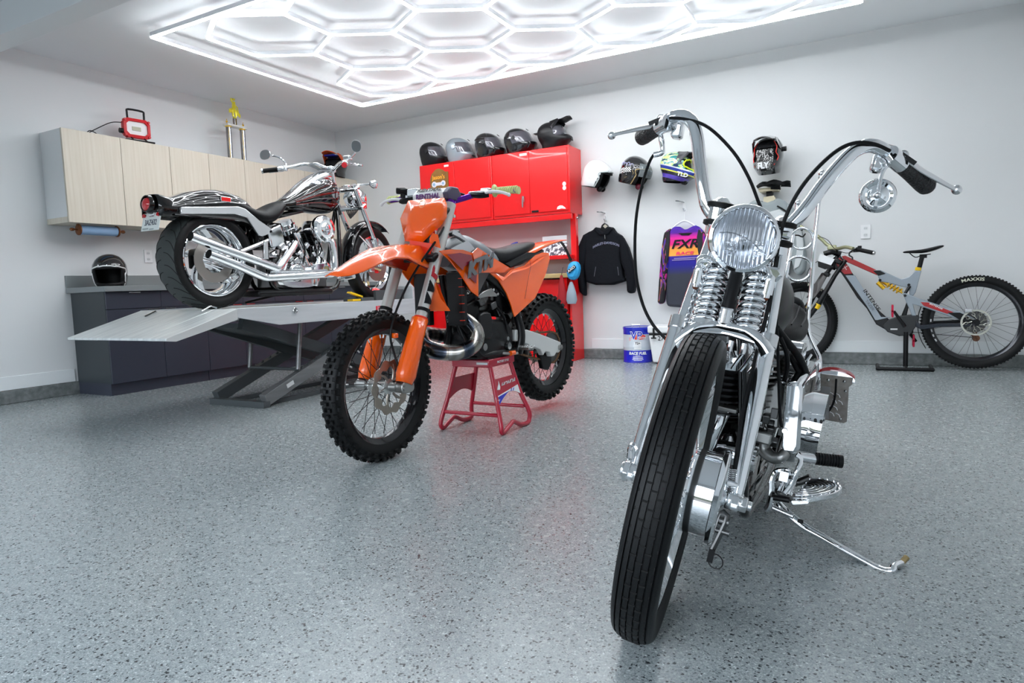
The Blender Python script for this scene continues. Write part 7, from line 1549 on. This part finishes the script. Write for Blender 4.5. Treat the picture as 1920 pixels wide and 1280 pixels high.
t = thing('motocross_jersey', 'blue, pink and black long sleeve motocross jersey on the back wall', 'jersey', (0, YJ, 0))
cloth('torso', [(-1.698, 1.298),(-1.631, 1.303),(-1.581, 1.259),(-1.504, 1.294),(-1.479, 1.307),(-1.445, 1.28),(-1.396, 1.226),(-1.418, 1.007),(-1.42, 0.806),(-1.382, 0.602),(-1.565, 0.519),(-1.762, 0.538),(-1.772, 0.611),(-1.758, 0.818),(-1.744, 1.024),(-1.741, 1.23)], -.05, .05, JM, t)
cloth('sleeve', [(-1.709, 1.294),(-1.777, 1.253),(-1.8, 1.131),(-1.818, 0.977),(-1.838, 0.769),(-1.852, 0.586),(-1.841, 0.555),(-1.788, 0.569),(-1.77, 0.715),(-1.746, 0.921),(-1.732, 1.127),(-1.73, 1.229)], -.055, .03, SL, t)
cloth('sleeve', [(-1.445, 1.28),(-1.391, 1.216),(-1.372, 1.105),(-1.369, 0.955),(-1.361, 0.753),(-1.353, 0.602),(-1.403, 0.577),(-1.42, 0.806),(-1.433, 1.008),(-1.436, 1.184)], -.055, .03, SL, t)
cloth('shoulder_panel', [(-1.751, 1.251),(-1.719, 1.269),(-1.716, 1.177),(-1.734, 1.024),(-1.756, 0.922),(-1.759, 1.077)], -.058, .0, C('black_panel', (.015, .015, .02), .7), t, .006)
cloth('shoulder_panel', [(-1.445, 1.26),(-1.406, 1.207),(-1.407, 1.057),(-1.429, 0.907),(-1.452, 1.06),(-1.461, 1.186)], -.058, .0, C('black_panel2', (.015, .015, .02), .7), t, .006)
ob('collar', G(T(0, -6.43, 0)).tube([(-1.68, 6.4, 1.295),(-1.65, 6.4, 1.252),(-1.574, 6.4, 1.232),(-1.508, 6.4, 1.248),(-1.467, 6.4, 1.295)], .012, 8, 4, flat=.6), C('blue_collar', (.03, .02, .4), .7), t)
ob('collar_patch', G().prism([(-1.635, 1.235),(-1.503, 1.231),(-1.534, 1.208),(-1.604, 1.213)], -.056, -.05, 'y'), BLK, t)
FX0 = V((-1.579, 6.375, 1.126)) - V((0, 6.43, 0))
text('lettering', 'FXR', .115, BLK, t, Matrix.Translation(FX0) @ RX(90), sx=1.25, shear=.3, bold=.003)
text('lettering', 'RACE', .040, C('hot_pink', (.9, .03, .15), .6), t, Matrix.Translation(FX0 + V((.0, 0, -.085))) @ RX(90), sx=1.7, shear=.2, bold=.001)
ob('print_bar', G(Matrix.Translation(FX0)).bb((-.12, -.001, -.150), (.10, .0, -.140)).bb((-.10, -.001, -.135), (.12, .0, -.124)), C('lilac_print', (.25, .2, .5), .6), t)
h2 = thing('clothes_hanger', 'white plastic hanger holding the bright jersey', 'hanger', (0, 6.44, 0))
ob('hanger_body', G(T(0, -6.44, 0)).tube([(-1.701, 6.44, 1.294),(-1.659, 6.44, 1.326),(-1.592, 6.44, 1.352),(-1.527, 6.44, 1.322),(-1.477, 6.44, 1.278)], .009, 8, 3), WHT, h2)
ob('hook_wire', G(T(0, -6.44, 0)).tube([(-1.592, 6.46, 1.348),(-1.591, 6.46, 1.424),(-1.575, 6.46, 1.453),(-1.59, 6.46, 1.485)], .0028, 6, 3), WHT, h2)
# grey riding suit behind the chopper's headlight
GS = C('grey_suit_fabric', (.30, .34, .35), .7, bump=.5, bs=50); LG = C('pale_grey_panel', (.6, .63, .64), .6, bump=.3, bs=50)
t = thing('riding_suit', 'grey riding suit hanging on the wall behind the chopper headlight', 'riding suit', (0, YJ, 0))
cloth('torso', [(-1.01, 1.451),(-0.936, 1.492),(-0.89, 1.473),(-0.836, 1.454),(-0.782, 1.468),(-0.755, 1.494),(-0.684, 1.45),(-0.649, 1.367),(-0.649, 1.203),(-0.64, 0.967),(-0.658, 0.778),(-0.976, 0.789),(-0.984, 1.033),(-0.997, 1.228)], -.06, .05, GS, t)
cloth('chest_panel', [(-0.828, 1.363),(-0.73, 1.383),(-0.66, 1.331),(-0.66, 1.154),(-0.696, 1.053),(-0.829, 1.061)], -.068, -.055, LG, t, .004)
cloth('lower_panel', [(-0.83, 0.904),(-0.66, 0.896),(-0.652, 0.815),(-0.83, 0.823)], -.070, -.055, LG, t, .004)
cloth('sleeve', [(-0.684, 1.45),(-0.614, 1.378),(-0.57, 1.244),(-0.535, 1.125),(-0.514, 0.969),(-0.518, 0.843),(-0.561, 0.783),(-0.614, 0.814),(-0.64, 0.967),(-0.649, 1.203)], -.07, .03, GS, t)
cloth('sleeve_panel', [(-0.598, 1.219),(-0.555, 1.216),(-0.534, 1.075),(-0.538, 0.96),(-0.572, 0.868),(-0.616, 0.847),(-0.59, 1.009)], -.078, -.065, LG, t, .004)
ob('black_vent', G(T(0, -6.43, 0)).tube([(-0.751, 6.36, 1.412),(-0.712, 6.36, 1.386),(-0.677, 6.36, 1.359)], .009, 8, flat=.5), BLK, t)
ob('black_vent', G(T(0, -6.43, 0)).tube([(-0.885, 6.36, 1.443),(-0.917, 6.36, 1.398)], .006, 8, flat=.5), BLK, t)
text('lettering', 'fox', .03, BLK, t, Matrix.Translation(V((-0.702, 6.355, 1.338)) - V((0, 6.43, 0))) @ RX(90), sx=1.2) if False else None
ob('collar', G(T(0, -6.43, 0)).tube([(-0.885, 6.39, 1.465),(-0.849, 6.39, 1.414),(-0.804, 6.39, 1.42),(-0.773, 6.39, 1.464)], .008, 8, 4), BLK, t)
WD = wood_mat('pale_pine', (.62, .55, .38), (.72, .65, .48), (20, 4, 20))
t = thing('wooden_hanger_shelf', 'pale wooden block shelf and hanger above the grey riding suit', 'shelf', (0, 6.43, 0))
ob('shelf_board', G().prism([(-0.913, 1.582),(-0.742, 1.583),(-0.747, 1.551),(-0.904, 1.552)], -.06, .085, 'y'), WD, t, bev=.002)
ob('neck_block', G().prism([(-0.849, 1.56),(-0.8, 1.555),(-0.8, 1.479),(-0.849, 1.479)], -.02, .085, 'y'), BLK, t, bev=.002)
ob('hanger_block', G().prism([(-0.872, 1.505),(-0.782, 1.511),(-0.764, 1.476),(-0.836, 1.435),(-0.868, 1.438)], -.03, .02, 'y'), WD, t, bev=.002)
t = thing('riding_gloves', 'pair of black riding gloves lying on the pale wooden wall shelf', 'gloves', (0, 6.37, 0))
for k_, P in enumerate(([(-0.919, 6.35, 1.591),(-0.87, 6.35, 1.614),(-0.816, 6.35, 1.604),(-0.772, 6.35, 1.581)], [(-0.84, 6.33, 1.609),(-0.778, 6.33, 1.621),(-0.726, 6.33, 1.606),(-0.686, 6.33, 1.593)])):
    gl = ob('glove', G(T(0, -6.37, 0)).tube(P, [.018, .028, .026, .014], 10, 3, flat=.6), BLKM, t)
    e = V(P[-1]) - V((0, 6.37, 0))
    for j in range(4): ob('finger', G().tube([e + V((-.03, 0, .012 - j * .008)), e + V((.02, -.02 + j * .012, .02 - j * .012)), e + V((.05, -.03 + j * .015, .012 - j * .012))], [.008, .008, .006], 8, 2), BLKM, gl)
# knee guards under the suit
t = thing('knee_guard', 'white and grey knee guard hanging below the grey suit beside the black tank', 'knee guard', (0, 6.4, 0))
cloth('guard_shell', [(-0.673, 0.74),(-0.62, 0.72),(-0.611, 0.587),(-0.628, 0.444),(-0.664, 0.454),(-0.699, 0.541),(-0.673, 0.612),(-0.717, 0.67),(-0.69, 0.684)], -.05, .02, LG, t, .01)
cloth('guard_insert', [(-0.676, 0.609),(-0.632, 0.598),(-0.65, 0.518),(-0.685, 0.533)], -.055, -.045, C('dark_insert', (.05, .055, .06), .4), t, .004)

# ================================================================== fuel can and cooler
CAN = C('blue_white_can_print', (.02, .03, .5), .25, coat=.6); nt, N_, Lk, b = nodes(CAN); tc = N_.new('ShaderNodeTexCoord'); sz = N_.new('ShaderNodeSeparateXYZ'); Lk.new(tc.outputs['Object'], sz.inputs['Vector'])
mr_ = N_.new('ShaderNodeMapRange'); mr_.inputs['From Max'].default_value = .345; Lk.new(sz.outputs['Z'], mr_.inputs['Value'])
Lk.new(ramp(nt, mr_.outputs['Result'], [(0, (.015, .02, .50)), (.345, (.62, .66, .72)), (.80, (.015, .03, .55))], 'CONSTANT'), b.inputs['Base Color'])
t = thing('fuel_can', 'blue and silver race fuel pail standing on the floor by the back wall', 'fuel can', (-2.045, 6.34, 0))
ob('drum', G().lathe([(0, .004), (.138, .004), (.143, 0), (.145, .006), (.141, .014), (.141, .15), (.1425, .155), (.141, .16), (.141, .32), (.1435, .326), (.1435, .345), (.139, .347), (.137, .337), (0, .335)], (0, 0, 0), (0, 0, 1), 48), CAN, t)
ob('lid', G().lathe([(0, .337), (.13, .337), (.132, .341), (.12, .343), (0, .343)], (0, 0, 0), (0, 0, 1), 36), CHROMED, t)
ob('handle', G().tube([(-.04, -.04, .343), (-.04, -.045, .368), (.04, -.045, .368), (.04, -.04, .343)], .003, 6), CHROMED, t)
va = atan2(-(-2.045) * 0 - 6.34, 2.045)     # the label faces the camera side
va = atan2(-6.34, 2.045)
def canw(r_): return lambda p: (r_ * cos(va + p.x / r_), r_ * sin(va + p.x / r_), p.y) if True else p
def cantext(s, size, z, m, dx=0, **k_):
    return text('lettering', s, size, m, t, Matrix.Translation((0, 0, z)), warp=lambda p: ((.1425 + p.z) * cos(va + (p.x + dx) / .1425), (.1425 + p.z) * sin(va + (p.x + dx) / .1425), p.y), **k_)
def canpatch(z0, z1, x0, x1, m, r_=.1418, name='label_patch'):
    return ob(name, grid(G(), [[(r_ * cos(va + (x0 + (x1 - x0) * i / 10) / r_), r_ * sin(va + (x0 + (x1 - x0) * i / 10) / r_), z) for i in range(11)] for z in (z0, z1)]), m, t)
REDP2 = C('red_print', (.75, .03, .02), .3); BLP = C('blue_print3', (.02, .04, .5), .3)
ov = []
ob('red_oval', grid(G(), [[((.1420) * cos(va + (x_) / .142), .1420 * sin(va + (x_) / .142), .252 + .026 * s_ * sqrt(max(0, 1 - ((x_ - .012) / .072) ** 2))) for x_ in [-.06 + .144 * i / 24 for i in range(25)]] for s_ in (-1, 1)]), REDP2, t)
cantext('VP', .105, .262, WHT, dx=-.012, bold=.006, sx=.95)
cantext('VP', .105, .262, BLP, dx=-.012, bold=.0015, sx=.95, ext=.0012)
cantext('Racing', .032, .246, WHT, dx=.042, bold=.0006, shear=.2, ext=.0014)
canpatch(.135, .205, -.035, .035, C('white_label', (.85, .85, .87), .4))
cantext('T2+', .030, .190, BLK, bold=.0008, ext=.0008)
cantext('RACE FUEL', .036, .092, WHT, bold=.0018, sx=1.0, shear=.15)
for i, (z, w_) in enumerate(((.068, .045), (.060, .09), (.048, .1), (.041, .1), (.030, .11), (.022, .08))): canpatch(z, z + .004, -w_ / 2, w_ / 2, WHT, .1422, 'small_print')
f = canpatch(.215, .25, -.085, -.068, C('pink_outline', (.8, .45, .45), .4), .1419, 'warning_mark')
t = thing('cooler_box', 'white hard cooler box with black latch beside the fuel pail', 'cooler', (-1.60, 6.32, 0))
ob('cooler_body', G().rings([[(-.245, -.15, .012), (.23, -.15, .012), (.23, .15, .012), (-.245, .15, .012)], [(-.275, -.17, .275), (.26, -.17, .275), (.26, .17, .275), (-.275, .17, .275)]]), WHT, t, bev=.012)
ob('lid', G().bb((-.285, -.18, .295), (.27, .18, .365)), WHT, t, bev=.014)
ob('gasket', G().bb((-.27, -.168, .275), (.255, .168, .297)), BLK, t)
for x in (-.22, .2): 
    l = ob('latch', G().box((x, -.186, .30), (.018, .012, .09)), BLK, t, bev=.003); ob('latch_foot', G().box((x, -.188, .25), (.05, .014, .012)), BLK, l, bev=.003)
ob('handle_recess', G().box((-.10, -.172, .11), (.02, .02, .1)), BLK, t, bev=.004)
text('lettering', '27', .06, BLK, t, frame((-.155, -.1755, .245), (1, 0, 0), (0, -.06, 1)), bold=.0005)
for x in (-.2, .2): ob('foot', G().box((x, -.1, .008), (.05, .05, .016)), BLK, t)
